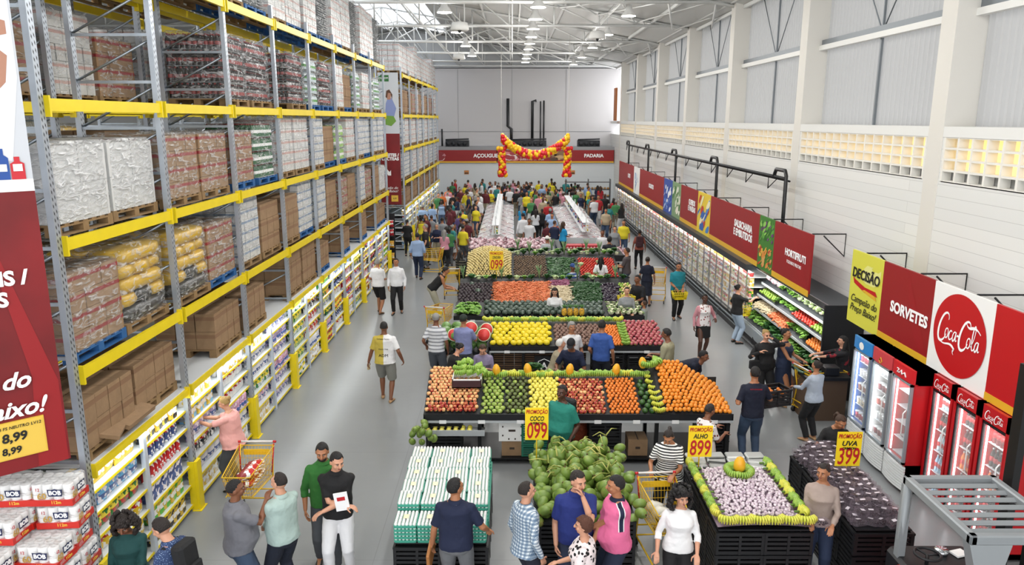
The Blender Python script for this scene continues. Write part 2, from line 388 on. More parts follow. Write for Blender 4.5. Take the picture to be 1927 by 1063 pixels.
# ================================================================ pallet racking
def perf(name, hexc):
    """galvanised upright with its rows of punched slots"""
    m = M(name+'_base', hexc, .42, .6, var=.1, vscale=5); m = m.copy(); m.name = name; N, L = nt(m); b = N['Principled BSDF']
    tc = N.new('ShaderNodeTexCoord'); mp = N.new('ShaderNodeMapping'); mp.inputs['Rotation'].default_value = (0, 0, 0); L.new(tc.outputs['Object'], mp.inputs[0])
    sx = N.new('ShaderNodeSeparateXYZ'); L.new(mp.outputs[0], sx.inputs[0])
    def mth(op, a, v=None, c=None):
        n = N.new('ShaderNodeMath'); n.operation = op; L.new(a, n.inputs[0])
        if c is not None: L.new(c, n.inputs[1])
        elif v is not None: n.inputs[1].default_value = v
        return n.outputs[0]
    sl = mth('MULTIPLY', sx.outputs[1], 1.3); zz = mth('ADD', sx.outputs[2], c=sl); zz = mth('MODULO', zz, .075); g1 = mth('LESS_THAN', zz, .034)
    ay = mth('ABSOLUTE', sx.outputs[1]); ay = mth('SUBTRACT', ay, .022); ay = mth('ABSOLUTE', ay); g2 = mth('LESS_THAN', ay, .008); g = mth('MULTIPLY', g1, c=g2)
    old = b.inputs[0].links[0].from_socket; mx = N.new('ShaderNodeMix'); mx.data_type = 'RGBA'; L.new(g, mx.inputs[0]); L.new(old, mx.inputs[6]); mx.inputs[7].default_value = lin('#23272c'); L.new(mx.outputs[2], b.inputs[0])
    return m
PERF = perf('perforated_upright', '#b4bcc6')
TZ = [1.93, 3.1, 4.57, 6.05, 7.8]; PITCHY = 2.68
def frame_mesh(depth, h):
    b = MB()
    for x in (0, -depth):
        b.box(x-.035, x+.035, -.05, .05, 0, h)
    for x in (0, -depth): b.cur = 0; b.box(x-.07, x+.07, -.09, .09, 0, .012)
    b.cur = 1; z = .2; s = 0
    while z < h-.6:
        b.cbox((-depth/2, 0, z), (depth-.06, .03, .04))
        b.tube([(-.03, 0, z+.55), (-depth+.03, 0, z+.02)], .018, 4); z += .62
    return b.mesh('rack_frame', [PERF, GALV])
def beam_mesh(l, h=.13):
    b = MB(); b.box(-.025, .025, .05, l-.05, -h/2, h/2); b.box(-.035, .04, .045, .075, -h/2-.06, h/2+.03); b.box(-.035, .04, l-.075, l-.045, -h/2-.06, h/2+.03)
    return b.mesh('rack_beam', [YEL])
FM = frame_mesh(1.1, 8.15); BM = beam_mesh(PITCHY); BM2 = beam_mesh(PITCHY, .08)
def rack(x, y0, bays, label, levels=TZ, fm=FM, guard=False):
    root = empty('pallet_rack', (x, y0, 0), 0, label, 'pallet rack')
    for i in range(bays+1):
        o = bpy.data.objects.new('upright_frame', fm); COL.objects.link(o); par(o, root); o.location = (0, i*PITCHY, 0)
    for i in range(bays):
        for j, z in enumerate(levels):
            for xx in (0, -1.1):
                o = bpy.data.objects.new('beam', BM if j else BM2); COL.objects.link(o); par(o, root); o.location = (xx+(.05 if xx == 0 else -.05), i*PITCHY, z)
    for j, z in enumerate(levels):
        if j == 0:
            b = MB(); b.box(-1.08, .03, .02, bays*PITCHY-.02, z+.035, z+.05); b.build('deck_board', M('deck_white', '#cfd3d6', .5), root)
    return root
Y1 = 7.95; Y2 = 34.1
rack(-4.9, Y1, 8, 'tall galvanised pallet rack with yellow beams lining the wide aisle')
rack(-4.9, Y2, 6, 'galvanised yellow-beamed pallet rack beyond the narrow hanging red banner')
rack(-6.35, Y1, 8, 'pallet rack with yellow beams standing back to back behind the near rack')
rack(-10.4, Y1, 8, 'pallet rack across the next aisle, seen through the near rack', levels=TZ[1:])
# yellow post protectors at the rack feet
b = MB(); b.box(.045, .095, -.075, .075, 0, .8); b.box(-.05, .05, -.085, -.07, 0, .8); b.box(-.02, .12, -.12, .12, 0, .01)
pg = None; ords = ORD = ['first', 'second', 'third', 'fourth', 'fifth', 'sixth', 'seventh', 'eighth', 'ninth', 'tenth', 'eleventh', 'twelfth', 'thirteenth', 'fourteenth', 'fifteenth', 'sixteenth']
for y0, n, where in ((Y1, 9, 'near'), (Y2, 7, 'far')):
    for i in range(n):
        lab = 'yellow steel post protector at foot of the %s upright of the %s rack' % (ords[i], where)
        if pg is None: pg = b.build('post_protector', YEL, None, (-4.9, y0+i*PITCHY, 0), 0, lab, 'post protector', 'yellow protectors at the rack feet')
        else: copy_tree(pg, (-4.9, y0+i*PITCHY, 0), 0, lab, 'post protector', 'yellow protectors at the rack feet')

# ---- pallets
WOODP = M('pallet_wood', '#8a6f4c', .85, var=.2, vscale=7); BLUEP = M('pallet_blue', '#1f5a96', .7, var=.15, vscale=7)
def pallet(mat):
    b = MB()
    for i in range(7): b.box(-.5, .5, -.6+i*.183, -.6+i*.183+.1, .115, .135)
    for x in (-.5, -.06, .38):
        b.box(x, x+.12, -.6, .6, .095, .115); b.box(x, x+.12, -.6, .6, 0, .02)
        for y in (-.6, -.06, .48): b.box(x, x+.12, y, y+.12, .02, .095)
    return b
PAL = {'wood': pallet(WOODP).build('pallet', WOODP), 'blue': pallet(BLUEP).build('pallet', BLUEP)}
# ---- stretch film
def film(name, dens=.35, tint='#f0f2f4'):
    m = bpy.data.materials.new(name); m.use_nodes = True; N, L = nt(m); N.remove(N['Principled BSDF'])
    tc = N.new('ShaderNodeTexCoord'); mp = N.new('ShaderNodeMapping'); mp.inputs['Scale'].default_value = (1, 1, 2.4); mp.inputs['Rotation'].default_value = (.35, .2, 0); L.new(tc.outputs['Object'], mp.inputs[0])
    no = N.new('ShaderNodeTexNoise'); no.inputs['Scale'].default_value = 5; no.inputs['Detail'].default_value = 6; no.inputs['Distortion'].default_value = 1.6; L.new(mp.outputs[0], no.inputs[0])
    r = N.new('ShaderNodeMapRange'); r.inputs[1].default_value = .5; r.inputs[2].default_value = .7; r.inputs[3].default_value = dens*.4; r.inputs[4].default_value = min(1, dens*3); L.new(no.outputs[0], r.inputs[0])
    bp = N.new('ShaderNodeBump'); bp.inputs['Strength'].default_value = 1; bp.inputs['Distance'].default_value = .08; L.new(no.outputs[0], bp.inputs['Height'])
    t = N.new('ShaderNodeBsdfTransparent'); g = N.new('ShaderNodeBsdfPrincipled'); g.inputs['Base Color'].default_value = lin(tint); g.inputs['Roughness'].default_value = .22; L.new(bp.outputs[0], g.inputs['Normal'])
    mx = N.new('ShaderNodeMixShader'); L.new(r.outputs[0], mx.inputs[0]); L.new(t.outputs[0], mx.inputs[1]); L.new(g.outputs[0], mx.inputs[2]); L.new(mx.outputs[0], N['Material Output'].inputs[0])
    return m
FILM = film('stretch_film', .2); FILMW = film('dense_stretch_film', .8)
def film_shell(w, d, h, seed, bulge=.02, top=True):
    rnd = random.Random(seed); b = MB(); rings = []
    nz = 9; n = 28
    for i in range(nz+1):
        z = h*i/nz; rg = []
        for k in range(n):
            a = 2*math.pi*k/n; cx, cy = math.cos(a), math.sin(a); e = .22
            x = math.copysign(abs(cx)**e, cx)*w/2; y = math.copysign(abs(cy)**e, cy)*d/2
            j = 1+rnd.uniform(-.006, bulge)
            rg.append((x*j, y*j, z+(rnd.uniform(-.02, .03) if 0 < i < nz else 0)))
        rings.append(rg)
    b.loft(rings, False, True)
    c = [(p[0]*.97, p[1]*.97, h+.012+rnd.uniform(0, .02)) for p in rings[-1]]; b.loft([rings[-1], c], False, True); b.loft([c, [(p[0]*.5, p[1]*.5, h+.03) for p in c]], True, True)
    return b
def bottles(w, d, h, colr, cap, layers, sp=.095):
    """crates of bottles stacked in layers; only the bottles one can see (the outer rows and the top)"""
    b = MB(); lh = h/layers; nx = int(w/sp); ny = int(d/sp)
    for l in range(layers):
        z = l*lh; b.cur = 2; b.box(-w/2, w/2, -d/2, d/2, z, z+.006)
        for i in range(nx):
            for j in range(ny):
                if l < layers-1 and i < nx-1 and j > 0: 
                    if i > 0: continue
                c = (-w/2+sp*(i+.5), -d/2+sp*(j+.5))
                if l < layers-1 and i == 0 and j not in (0,): continue
                r = sp*.47; b.cur = 0
                b.loft([[(c[0]+q*math.cos(2*math.pi*k/6), c[1]+q*math.sin(2*math.pi*k/6), z+zz) for k in range(6)] for q, zz in ((r, 0), (r, lh*.6), (r*.35, lh*.86))], False, True)
                b.cur = 3; 
                b.loft([[(c[0]+q*math.cos(2*math.pi*k/6), c[1]+q*math.sin(2*math.pi*k/6), z+zz) for k in range(6)] for q, zz in ((r*1.03, lh*.28), (r*1.03, lh*.5))], False, True)
                b.cur = 1; b.cyl(c, r*.4, z+lh*.86, z+lh*.96, 5)
    b.cur = 0; b.box(-w/2+sp, w/2-sp, -d/2+sp, d/2-sp, 0, h-lh*.5)
    return b
def cartons(w, d, h, nx, ny, nz, seed=1, mats=2):
    rnd = random.Random(seed); b = MB(); cw, cdp, ch = w/nx, d/ny, h/nz
    for k in range(nz):
        for i in range(nx):
            for j in range(ny):
                if 0 < i < nx-1 and 0 < j < ny-1 and k < nz-1: continue
                j1, j2 = rnd.uniform(0, .012), rnd.uniform(0, .012); b.cur = 0
                x0, y0, z0 = -w/2+i*cw+j1, -d/2+j*cdp+j2, k*ch
                b.box(x0, x0+cw-.014, y0, y0+cdp-.014, z0, z0+ch-.006)
                b.cur = 1; z1 = z0+ch*.62                       # printed band round the carton
                b.box(x0-.002, x0+cw-.012, y0-.002, y0+cdp-.012, z1, z1+ch*.2)
    return b
def sacks(w, d, h, n, seed=2):
    rnd = random.Random(seed); b = MB(); lh = h/n
    for k in range(n):
        cross = k % 2
        for s in range(3 if cross else 2):
            if cross: c = (0+rnd.uniform(-.03, .03), -d/2+d*(s+.5)/3, lh*(k+.5)); r = (w*.5, d/6+.02, lh*.62)
            else: c = (-w/4+s*w/2, rnd.uniform(-.03, .03), lh*(k+.5)); r = (w*.27, d*.5, lh*.62)
            b.cur = rnd.choice((0, 1))
            n1, m1 = 16, 8
            e = .45
            def f(dv): return 1
            vs = []; base = MB(); base.ball((0, 0, 0), 1, n1, m1)
            for p in base.v:
                q = [math.copysign(abs(t)**e, t) for t in p]
                vs.append((c[0]+q[0]*r[0]*(1+rnd.uniform(-.02, .02)), c[1]+q[1]*r[1], c[2]+q[2]*r[2]*(1-.25*(abs(q[0])**3))+rnd.uniform(-.006, .006)))
            b.add(vs, base.f, True)
    return b
DARKB = M('cola_bottle', '#1a0f0e', .12); GREENB = M('green_bottle', '#25603a', .15); CLEARB = M('clear_bottle', '#c2d0d6', .15); WHITEB = M('milk_pack', '#cdcfcf', .4); LGB = M('lime_bottle', '#8ebd5a', .2)
CREDL = M('red_label', '#8e3030', .5); CWHT = M('white_label', '#eceded', .5); CBRN = M('carton_print', '#83644a', .8); CBLU = M('blue_label', '#7f93ad', .5); CGRN = M('green_label', '#4c9a3c', .5); CPINK = M('pink_label', '#c4a09a', .5)
GREYF = M('tray_film_grey', '#8d9499', .4); SACKY = M('sack_yellow', '#caa420', .3, bump=.3, bscale=12); SACKK = M('sack_black', '#22211d', .3, bump=.3, bscale=12)
def load(goods, mats, w, d, h, filmm, seed, bare=False):
    root = empty('wrapped_load', (0, 0, -50), 0, None, 'goods on pallet')
    goods.build('goods', mats, root)
    if not bare: film_shell(w+.03, d+.03, h+.01, seed).build('shrink_wrap', filmm, root)
    return root
LO = {
 'cola': (load(bottles(1, 1.16, 1.1, 0, 0, 4), [DARKB, CREDL, GREYF, CREDL], 1, 1.16, 1.1, FILM, 1), 'dark soft-drink bottles'),
 'green': (load(bottles(1, 1.16, 1.05, 0, 0, 4), [GREENB, CREDL, GREYF, CWHT], 1, 1.16, 1.05, FILM, 2), 'green soft-drink bottles'),
 'water': (load(bottles(1, 1.16, 1.1, 0, 0, 4), [CLEARB, CWHT, GREYF, CGRN], 1, 1.16, 1.1, FILM, 3), 'clear bottles with green labels'),
 'milk': (load(cartons(1, 1.16, 1.15, 4, 5, 5, 4), [WHITEB, CPINK], 1, 1.16, 1.15, FILM, 4), 'white packs with pale red bands'),
 'milkb': (load(cartons(1, 1.16, 1.15, 5, 6, 6, 5), [WHITEB, CBLU], 1, 1.16, 1.15, FILM, 5), 'white packs with blue bands'),
 'boxr': (load(cartons(1, 1.16, .9, 2, 3, 4, 6), [CARD, CREDL], 1, 1.16, .9, FILM, 6), 'brown cartons with red bands'),
 'box': (load(cartons(1, 1.16, .95, 2, 3, 3, 7), [CARD, CBRN], 1, 1.16, 1.0, FILM, 7, True), 'large brown cartons'),
 'boxs': (load(cartons(1, 1.16, .62, 3, 4, 2, 8), [CARD, CBRN], 1, 1.16, .62, FILM, 8, True), 'small brown cartons in two layers'),
 'sack': (load(sacks(1, 1.16, .95, 5), [SACKY, SACKK], 1, 1.16, 1.0, FILM, 9), 'yellow and black sacks'),
 'plain': (load(cartons(1, 1.16, .85, 2, 2, 2, 10), [WHITEB, WHITEB], 1, 1.16, .85, FILMW, 10), 'block wrapped in thick white film'),
 'tall': (load(cartons(1, 1.16, 1.5, 5, 6, 8, 11), [WHITEB, CPINK], 1, 1.16, 1.5, FILM, 11), 'tall stack of pale-banded white packs'),
 'lime': (load(bottles(1, 1.16, 1.0, 0, 0, 3), [LGB, CWHT, GREYF, CWHT], 1, 1.16, 1.0, FILM, 12), 'lime green bottles'),
 'cups': (load(bottles(.95, 1.1, 1.5, 0, 0, 26, .12), [WHITEB, WHITEB, GREYF, WHITEB], 1, 1.16, 1.5, FILM, 13), 'columns of stacked white tubs'),
}
used_pal = set()
def put(kind, x, y, z, lab, wood='wood', rz=0, ps=1):
    """pallet and the load on it, two things"""
    pal = PAL[wood]
    pl = '%s pallet on %s' % ('blue wooden' if wood == 'blue' else 'brown wooden', lab)
    pl = ' '.join(pl.split()[:16])
    if wood not in used_pal:
        used_pal.add(wood); pal.location = (x, y, z); pal.rotation_euler.z = rz; tag(pal, pl, 'pallet', 'pallets on the racks')
    else: copy_tree(pal, (x, y, z), rz, pl, 'pallet', 'pallets on the racks')
    root = LO[kind][0]
    gl = LO[kind][1]+','
    L = gl+' '+lab
    if kind not in used_pal:
        used_pal.add(kind); root.location = (x, y, z+.136); root.rotation_euler.z = rz; tag(root, L, 'goods', 'goods on the pallet racks')
    else: copy_tree(root, (x, y, z+.136), rz, L, 'goods', 'goods on the pallet racks')
RL = {7.8: ('cups sack milk tall tall cups milk tall tall cups milk tall cups tall tall cups', .07),
      6.05: ('- - - - cola cola - cola water cola milk box water milk green water', .07),
      4.57: ('plain plain boxr boxr boxr green milk milk milkb box lime milk milkb milkb milkb milkb', .07),
      3.1: ('boxr sack sack boxr milkb box box milkb milkb box boxr box milkb boxr box plain', .07),
      1.93: ('boxs boxs - boxs boxs - box box boxs - boxs - box - box boxs', .05)}
rr = random.Random(5)
for z, (s, dz) in RL.items():
    for i, kd in enumerate(s.split()):
        if kd == '-': continue
        bay = i//2; y = Y1+bay*PITCHY+.7+(i % 2)*1.28
        side = 'nearer' if i % 2 == 0 else 'farther'
        tn = {1.93: 'lowest tier', 3.1: 'second tier', 4.57: 'third tier', 6.05: 'fourth tier', 7.8: 'top tier'}[z]
        put(kd, -5.46+rr.uniform(-.03, .03), y+rr.uniform(-.03, .03), z+dz, '%s of near rack, %s bay, %s half' % (tn, ORD[bay], side), 'blue' if rr.random() < .3 else 'wood')
for z in TZ:
    for i in range(12):
        bay = i//2; y = Y2+bay*PITCHY+.7+(i % 2)*1.28
        kd = rr.choice({7.8: ['tall', 'milk'], 6.05: ['milk', 'box', 'boxr'], 4.57: ['milkb', 'milk'], 3.1: ['milk', 'milkb'], 1.93: ['boxs', 'box']}[z]) if not (z == 6.05 and i < 2) else 'box'
        tn = {1.93: 'lowest tier', 3.1: 'second tier', 4.57: 'third tier', 6.05: 'fourth tier', 7.8: 'top tier'}[z]
        put(kd, -5.46, y, z+(.05 if z < 2 else .07), '%s of far rack, %s bay, %s half' % (tn, ORD[bay], 'nearer' if i % 2 == 0 else 'farther'))
for z in TZ[1:]:
    for i in range(6):
        bay = i//2; y = Y1+bay*PITCHY+.7+(i % 2)*1.28
        kd = rr.choice(['boxr', 'box', 'plain', 'boxr', 'milk'])
        if z == 6.05: kd = 'boxr' if i % 2 else 'milk'
        tn = {3.1: 'second tier', 4.57: 'third tier', 6.05: 'fourth tier', 7.8: 'top tier'}[z]
        put(kd, -6.92, y, z+.07, '%s of back rack, %s bay, %s half' % (tn, ORD[bay], 'nearer' if i % 2 == 0 else 'farther'))
for z in TZ[2:4]:
    for i in range(8):
        bay = i//2; y = Y1+bay*PITCHY+.7+(i % 2)*1.28
        tn = {4.57: 'third tier', 6.05: 'fourth tier'}[z]
        put(rr.choice(['milk', 'sack', 'milkb', 'boxr']), -10.97, y, z+.07, '%s across next aisle, %s bay, %s half' % (tn, ORD[bay], 'nearer' if i % 2 == 0 else 'farther'))

# ---------------------------------------------------------------- shop shelves under the racking
LV = [.1, .42, .74, 1.04, 1.34, 1.62]
def shop_shelf(y0, n, label):
    root = empty('shop_shelf', (-4.92, y0, 0), 0, label, 'shelf')
    for i in range(n*2+1):
        if i % 2:
            b = MB(); b.box(-.03, .03, -.04, .04, 0, 1.9); b.build('post', M('shelf_post', '#c7d0dc', .4, .3), root, (0, i*PITCHY/2, 0))
    for j, z in enumerate(LV):
        b = MB(); b.box(-1.0, 0, .0, n*PITCHY, z-.03, z); b.cur = 1; b.box(.0, .012, 0, n*PITCHY, z-.03, z+.002)
        b.build('shelf_board', [M('shelf_white', '#dfe6ea', .4), YEL], root)
    b = MB(); b.box(-1.06, -1.0, 0, n*PITCHY, .05, 1.9); b.build('back_panel', M('shelf_back', '#cfd8dd', .5), root)
    return root
shop_shelf(Y1, 8, 'shop shelves with yellow price rails filling the lowest part of the near rack')
shop_shelf(Y2, 6, 'brightly lit shop shelves with yellow rails under the far rack')
# tube lights under the first beam
b = MB(); b.tube([(0, -.6, 0), (0, .6, 0)], .02, 8); tl = b.build('tube_light', M('tube_glow', '#ffffff', emit='#f4fbff', es=9))
k = 0
for y0, n in ((Y1, 8), (Y2, 6)):
    for i in range(n*2):
        y = y0+(i+.5)*PITCHY/2; lab = 'white fluorescent tube above the shop shelves, %s from the near end of the %s rack' % (ORD[i], 'near' if y0 == Y1 else 'far')
        if k == 0: tl.location = (-4.99, y, 1.84); tag(tl, lab, 'tube light', 'shelf tube lights')
        else: copy_tree(tl, (-4.99, y, 1.84), 0, lab, 'tube light', 'shelf tube lights')
        if i % 2 == 0: area_light('shelf_tube_light', (-4.86, y+.67, 1.85), .06, 11, (.93, .98, 1), (0, R(-24), 0), 'RECTANGLE', 2.4)
        k += 1
def label_mat(name, base, band, z0=.3, z1=.62, blob='#ffffff'):
    """packet print: a coloured band and a blotchy motif on the tinted packet"""
    m = M(name, base, .35, objc=True).copy(); m.name = name+'_print'; N, L = nt(m); b = N['Principled BSDF']
    tc = N.new('ShaderNodeTexCoord'); sx = N.new('ShaderNodeSeparateXYZ'); L.new(tc.outputs['Generated'], sx.inputs[0])
    a = N.new('ShaderNodeMath'); a.operation = 'GREATER_THAN'; a.inputs[1].default_value = z0; L.new(sx.outputs[2], a.inputs[0])
    c = N.new('ShaderNodeMath'); c.operation = 'LESS_THAN'; c.inputs[1].default_value = z1; L.new(sx.outputs[2], c.inputs[0])
    g = N.new('ShaderNodeMath'); g.operation = 'MULTIPLY'; L.new(a.outputs[0], g.inputs[0]); L.new(c.outputs[0], g.inputs[1])
    v = N.new('ShaderNodeTexNoise'); v.inputs['Scale'].default_value = 13; v.inputs['Detail'].default_value = 1; L.new(tc.outputs['Object'], v.inputs[0])
    v2 = N.new('ShaderNodeMath'); v2.operation = 'GREATER_THAN'; v2.inputs[1].default_value = .56; L.new(v.outputs[0], v2.inputs[0])
    src = b.inputs[0].links[0].from_socket
    m1 = N.new('ShaderNodeMix'); m1.data_type = 'RGBA'; L.new(g.outputs[0], m1.inputs[0]); L.new(src, m1.inputs[6]); m1.inputs[7].default_value = lin(band)
    m2 = N.new('ShaderNodeMix'); m2.data_type = 'RGBA'; L.new(v2.outputs[0], m2.inputs[0]); L.new(m1.outputs[2], m2.inputs[6]); m2.inputs[7].default_value = lin(blob)
    L.new(m2.outputs[2], b.inputs[0]); return m
PR = [label_mat('pr1', '#ffffff', '#f2f2f2', blob='#d8b53c'), label_mat('pr2', '#ffffff', '#c32227', .55, .85, '#f4f4f4'), label_mat('pr3', '#ffffff', '#50669f', .2, .45, '#f0eaf0'), label_mat('pr4', '#ffffff', '#f6e04a', .4, .7, '#2f7f3c')]
def pack_mesh(kind, mat):
    b = MB()
    if kind == 'packet':       # pillow pack with crimped ends
        rs = []
        for z, w, t in ((0, .11, .008), (.02, .108, .02), (.07, .1, .045), (.15, .098, .05), (.23, .1, .04), (.27, .108, .014), (.29, .11, .006)):
            rs.append([(t*math.copysign(abs(math.cos(a))**.6, math.cos(a)), w*math.copysign(abs(math.sin(a))**.5, math.sin(a)), z) for a in [2*math.pi*k/12 for k in range(12)]])
        b.loft(rs, True, True)
    elif kind == 'carton': b.rbox(-.06, .06, -.09, .09, 0, .26, .006); b.box(-.045, .045, -.03, .03, .26, .264)
    elif kind == 'bottle': b.lathe([(.036, 0), (.04, .01), (.04, .15), (.032, .19), (.014, .22), (.014, .25), (.016, .25), (.016, .275)], n=10)
    elif kind == 'multipack':
        for i in range(3):
            for j in range(2): b.lathe([(.045, 0), (.052, .01), (.052, .12), (.045, .13)], (j*.1-.05, i*.104-.104, 0), 10)
        for i in range(3):
            for j in range(2): b.lathe([(.045, .13), (.052, .14), (.052, .25), (.045, .26)], (j*.1-.05, i*.104-.104, 0), 10)
    return b.mesh(kind, [mat])
PK = {k: [pack_mesh(k, PR[i]) for i in range(4)] for k in ('packet', 'carton', 'bottle', 'multipack')}
PNAME = {'packet': ('food_packet', 'packet'), 'carton': ('small_carton', 'carton'), 'bottle': ('plastic_bottle', 'bottle'), 'multipack': ('paper_roll_pack', 'pack')}
cnts = {}
def hexn(h):
    """plain name of a colour"""
    names = {'#e3bf1e': 'yellow', '#c5252b': 'red', '#e9e9ec': 'white', '#6fb0dd': 'light blue', '#3d4f86': 'dark blue', '#4fae3a': 'green', '#d9a7c0': 'pale pink', '#b5a3c9': 'lilac', '#22242c': 'black', '#cfd87a': 'lime yellow', '#e88b30': 'orange', '#dcd5c6': 'cream'}
    return names[h]
def shelf_row(kind, var, colh, y0, y1, z, x=-5.02, where='', dy=None):
    step = {'packet': .235, 'carton': .2, 'bottle': .1, 'multipack': .34}[kind] if dy is None else dy
    nm, cat = PNAME[kind]; n = int((y1-y0-.06)/step)
    nmk = '%s_%s' % (hexn(colh).replace(' ', '_'), nm)
    for i in range(n):
        if cnts.get(nmk, 0) >= 280: return
        cnts[nmk] = cnts.get(nmk, 0)+1
        o = bpy.data.objects.new(nmk, PK[kind][var]); COL.objects.link(o)
        o.location = (x+rr.uniform(-.02, .02), y0+step*(i+.5)+.03, z); o.rotation_euler.z = rr.uniform(-.12, .12); o.color = lin(colh); q_ = {'packet': .92, 'carton': 1.0, 'bottle': .95, 'multipack': 1.0}[kind]; o.scale = (q_, 1.08 if kind != 'multipack' else 1, q_)
        tag(o, '%s %s on %s' % (hexn(colh), nm.replace('_', ' '), where), cat, '%s %ss on %s' % (hexn(colh), nm.replace('_', ' '), where))
# bay by bay fillings of the near rack (half bays), from floor shelf up
H5 = ['floor shelf', 'second shelf', 'middle shelf', 'fourth shelf', 'fifth shelf', 'uppermost shelf']
FILL = {0: [('packet', 0, '#e3bf1e'), ('packet', 0, '#e3bf1e'), ('packet', 1, '#e3bf1e'), ('packet', 3, '#c5252b'), ('packet', 2, '#6fb0dd')],
        1: [('carton', 0, '#22242c'), ('carton', 0, '#4fae3a'), ('carton', 2, '#3d4f86'), ('bottle', 1, '#c5252b'), ('bottle', 1, '#3d4f86')],
        2: [('carton', 0, '#dcd5c6'), ('packet', 2, '#e9e9ec'), ('packet', 1, '#22242c'), ('packet', 2, '#b5a3c9'), ('carton', 0, '#6fb0dd')],
        3: [('multipack', 0, '#e9e9ec'), ('packet', 2, '#e9e9ec'), ('multipack', 2, '#d9a7c0'), ('packet', 1, '#e9e9ec'), ('packet', 1, '#e9e9ec')],
        4: [('carton', 0, '#dcd5c6'), ('packet', 2, '#d9a7c0'), ('packet', 3, '#e9e9ec'), ('packet', 2, '#e9e9ec'), ('packet', 2, '#e9e9ec')],
        5: [('packet', 2, '#b5a3c9')]*2+[('multipack', 2, '#d9a7c0'), ('packet', 2, '#b5a3c9'), ('multipack', 2, '#b5a3c9')],
        6: [('multipack', 3, '#e9e9ec'), ('packet', 3, '#cfd87a'), ('packet', 3, '#cfd87a'), ('packet', 3, '#e9e9ec'), ('packet', 3, '#cfd87a')],
        7: [('multipack', 0, '#e9e9ec'), ('multipack', 2, '#e9e9ec'), ('packet', 1, '#c5252b'), ('packet', 1, '#c5252b'), ('packet', 1, '#22242c')]}
pal8 = ['#e9e9ec', '#c5252b', '#6fb0dd', '#3d4f86', '#4fae3a', '#d9a7c0', '#22242c', '#e88b30', '#cfd87a', '#b5a3c9', '#dcd5c6']
for hb in range(16):
    y0 = Y1+hb*PITCHY/2+.05; y1 = y0+PITCHY/2-.1
    for j in range(6):
        if hb in FILL: kd, v, ch = FILL[hb][j % 5]
        else: kd, v, ch = rr.choice(['packet', 'packet', 'carton', 'bottle', 'multipack']), rr.randrange(4), rr.choice(pal8)
        shelf_row(kd, v, ch, y0, y1, LV[j]+.003, where='the %s, %s bay of near rack, %s half' % (H5[j], ORD[hb//2], ('near', 'far')[hb % 2]))
        if hb < 6 and kd != 'multipack': shelf_row(kd, v, ch, y0, y1, LV[j]+.003, x=-5.2, where='the %s, %s bay of near rack, %s half' % (H5[j], ORD[hb//2], ('near', 'far')[hb % 2]))
for hb in range(12):
    y0 = Y2+hb*PITCHY/2+.05; y1 = y0+PITCHY/2-.1
    for j in range(6):
        shelf_row(rr.choice(['multipack', 'carton', 'packet']), rr.randrange(4), rr.choice(['#e9e9ec', '#dcd5c6', '#6fb0dd', '#d9a7c0']), y0, y1, LV[j]+.003, where='the %s, %s bay of far rack, %s half' % (H5[j], ORD[hb//2], ('near', 'far')[hb % 2]))
# ================================================================ signs, fridges, refrigerated cases
SIGNW = M('sign_white', '#f2f2f0', .45); SIGNY = M('sign_yellow', '#e7c93b', .5); GOLD = M('sign_gold', '#dfae2c', .45)
LETW = M('letter_white', '#ffffff', .5, emit=None); LETK = M('letter_black', '#141414', .5); LETR = M('letter_red', '#b3121c', .5)
REDC = M('coke_red', '#bd121a', .4)
def bracket(y0, x0, z, where, inst=[0]):
    b = MB(); b.tube([(x0+.04, y0, z), (XW-.01, y0, z), (XW-.01, y0, z-.5), (x0+.3, y0, z-.04)], .016, 4)
    b.build('sign_bracket', BSTEEL, label='black triangular steel bracket holding %s' % where, cat='bracket', group=None)
# long category fascia over the refrigerated cases: text faces -X
XB = 6.6
def fascia(y0, y1, z0, z1, mat, txt=None, size=.3, ty=None, gold=True, label='', name='category_sign', sub=None, tz=None):
    """flat sign board standing in a plane along the aisle; its front looks towards the aisle"""
    root = empty(name, (XB, (y0+y1)/2, z0), 0, label, 'sign'); h = z1-z0; L = y1-y0
    b = MB(); b.box(0, .04, -L/2, L/2, 0, h); b.build('board', mat, root)
    if gold:
        b = MB(); b.box(-.006, 0, -L/2, L/2, 0, .14); b.build('gold_strip', GOLD, root)
        b = MB(); n = 12                                     # darker sweep printed on the red
        b.add([(-.003, -L/2+.02, .14)]+[(-.003, -L/2+.02+(L*.45)*math.sin(i/n*1.5), .14+(h-.16)*(1-math.cos(i/n*1.5))) for i in range(n+1)], [tuple(range(n+2))])
        b.build('printed_sweep', M('sweep_red', '#96141b', .45), root)
    if txt:
        font('lettering', txt, size, LETW, root, (-.012, -((y0+y1)/2)+(ty if ty else (y0+y1)/2), (tz if tz else h*.55)), (R(90), 0, R(-90)), off=size*.035)
    return root
def blobs(root, y0, y1, z0, z1, cols, n, seed, x=-.006, rmin=.05, rmax=.12):
    rnd = random.Random(seed)
    for ci, c in enumerate(cols):
        b = MB()
        for _ in range(n):
            y, z, r = rnd.uniform(y0+.1, y1-.1), rnd.uniform(z0+.1, z1-.1), rnd.uniform(rmin, rmax)
            q = rnd.uniform(.5, 1); a0 = rnd.uniform(0, 3)
            pts = []
            for k in range(10):
                a = 2*math.pi*k/10; yy = y+r*math.cos(a+a0); zz = z+r*q*math.sin(a)
                pts.append((x-ci*.0006-_*.00005, min(max(yy, y0), y1), min(max(zz, z0), z1)))
            b.add(pts, [tuple(range(9, -1, -1))])
        b.build('printed_picture', M('print_'+c[1:], c, .5), root)
ZB0, ZB1 = 2.02, 3.42
fascia(16.25, 18.64, ZB0, ZB1, RED, 'HORTIFRUTI', .23, 17.15, label='red sign reading HORTIFRUTI above the open vegetable case')
font('lettering', 'FOLHAS E FRUTAS', .11, LETW, bpy.data.objects['category_sign'], (-.012, -.25, .56), (R(90), 0, R(-90)))
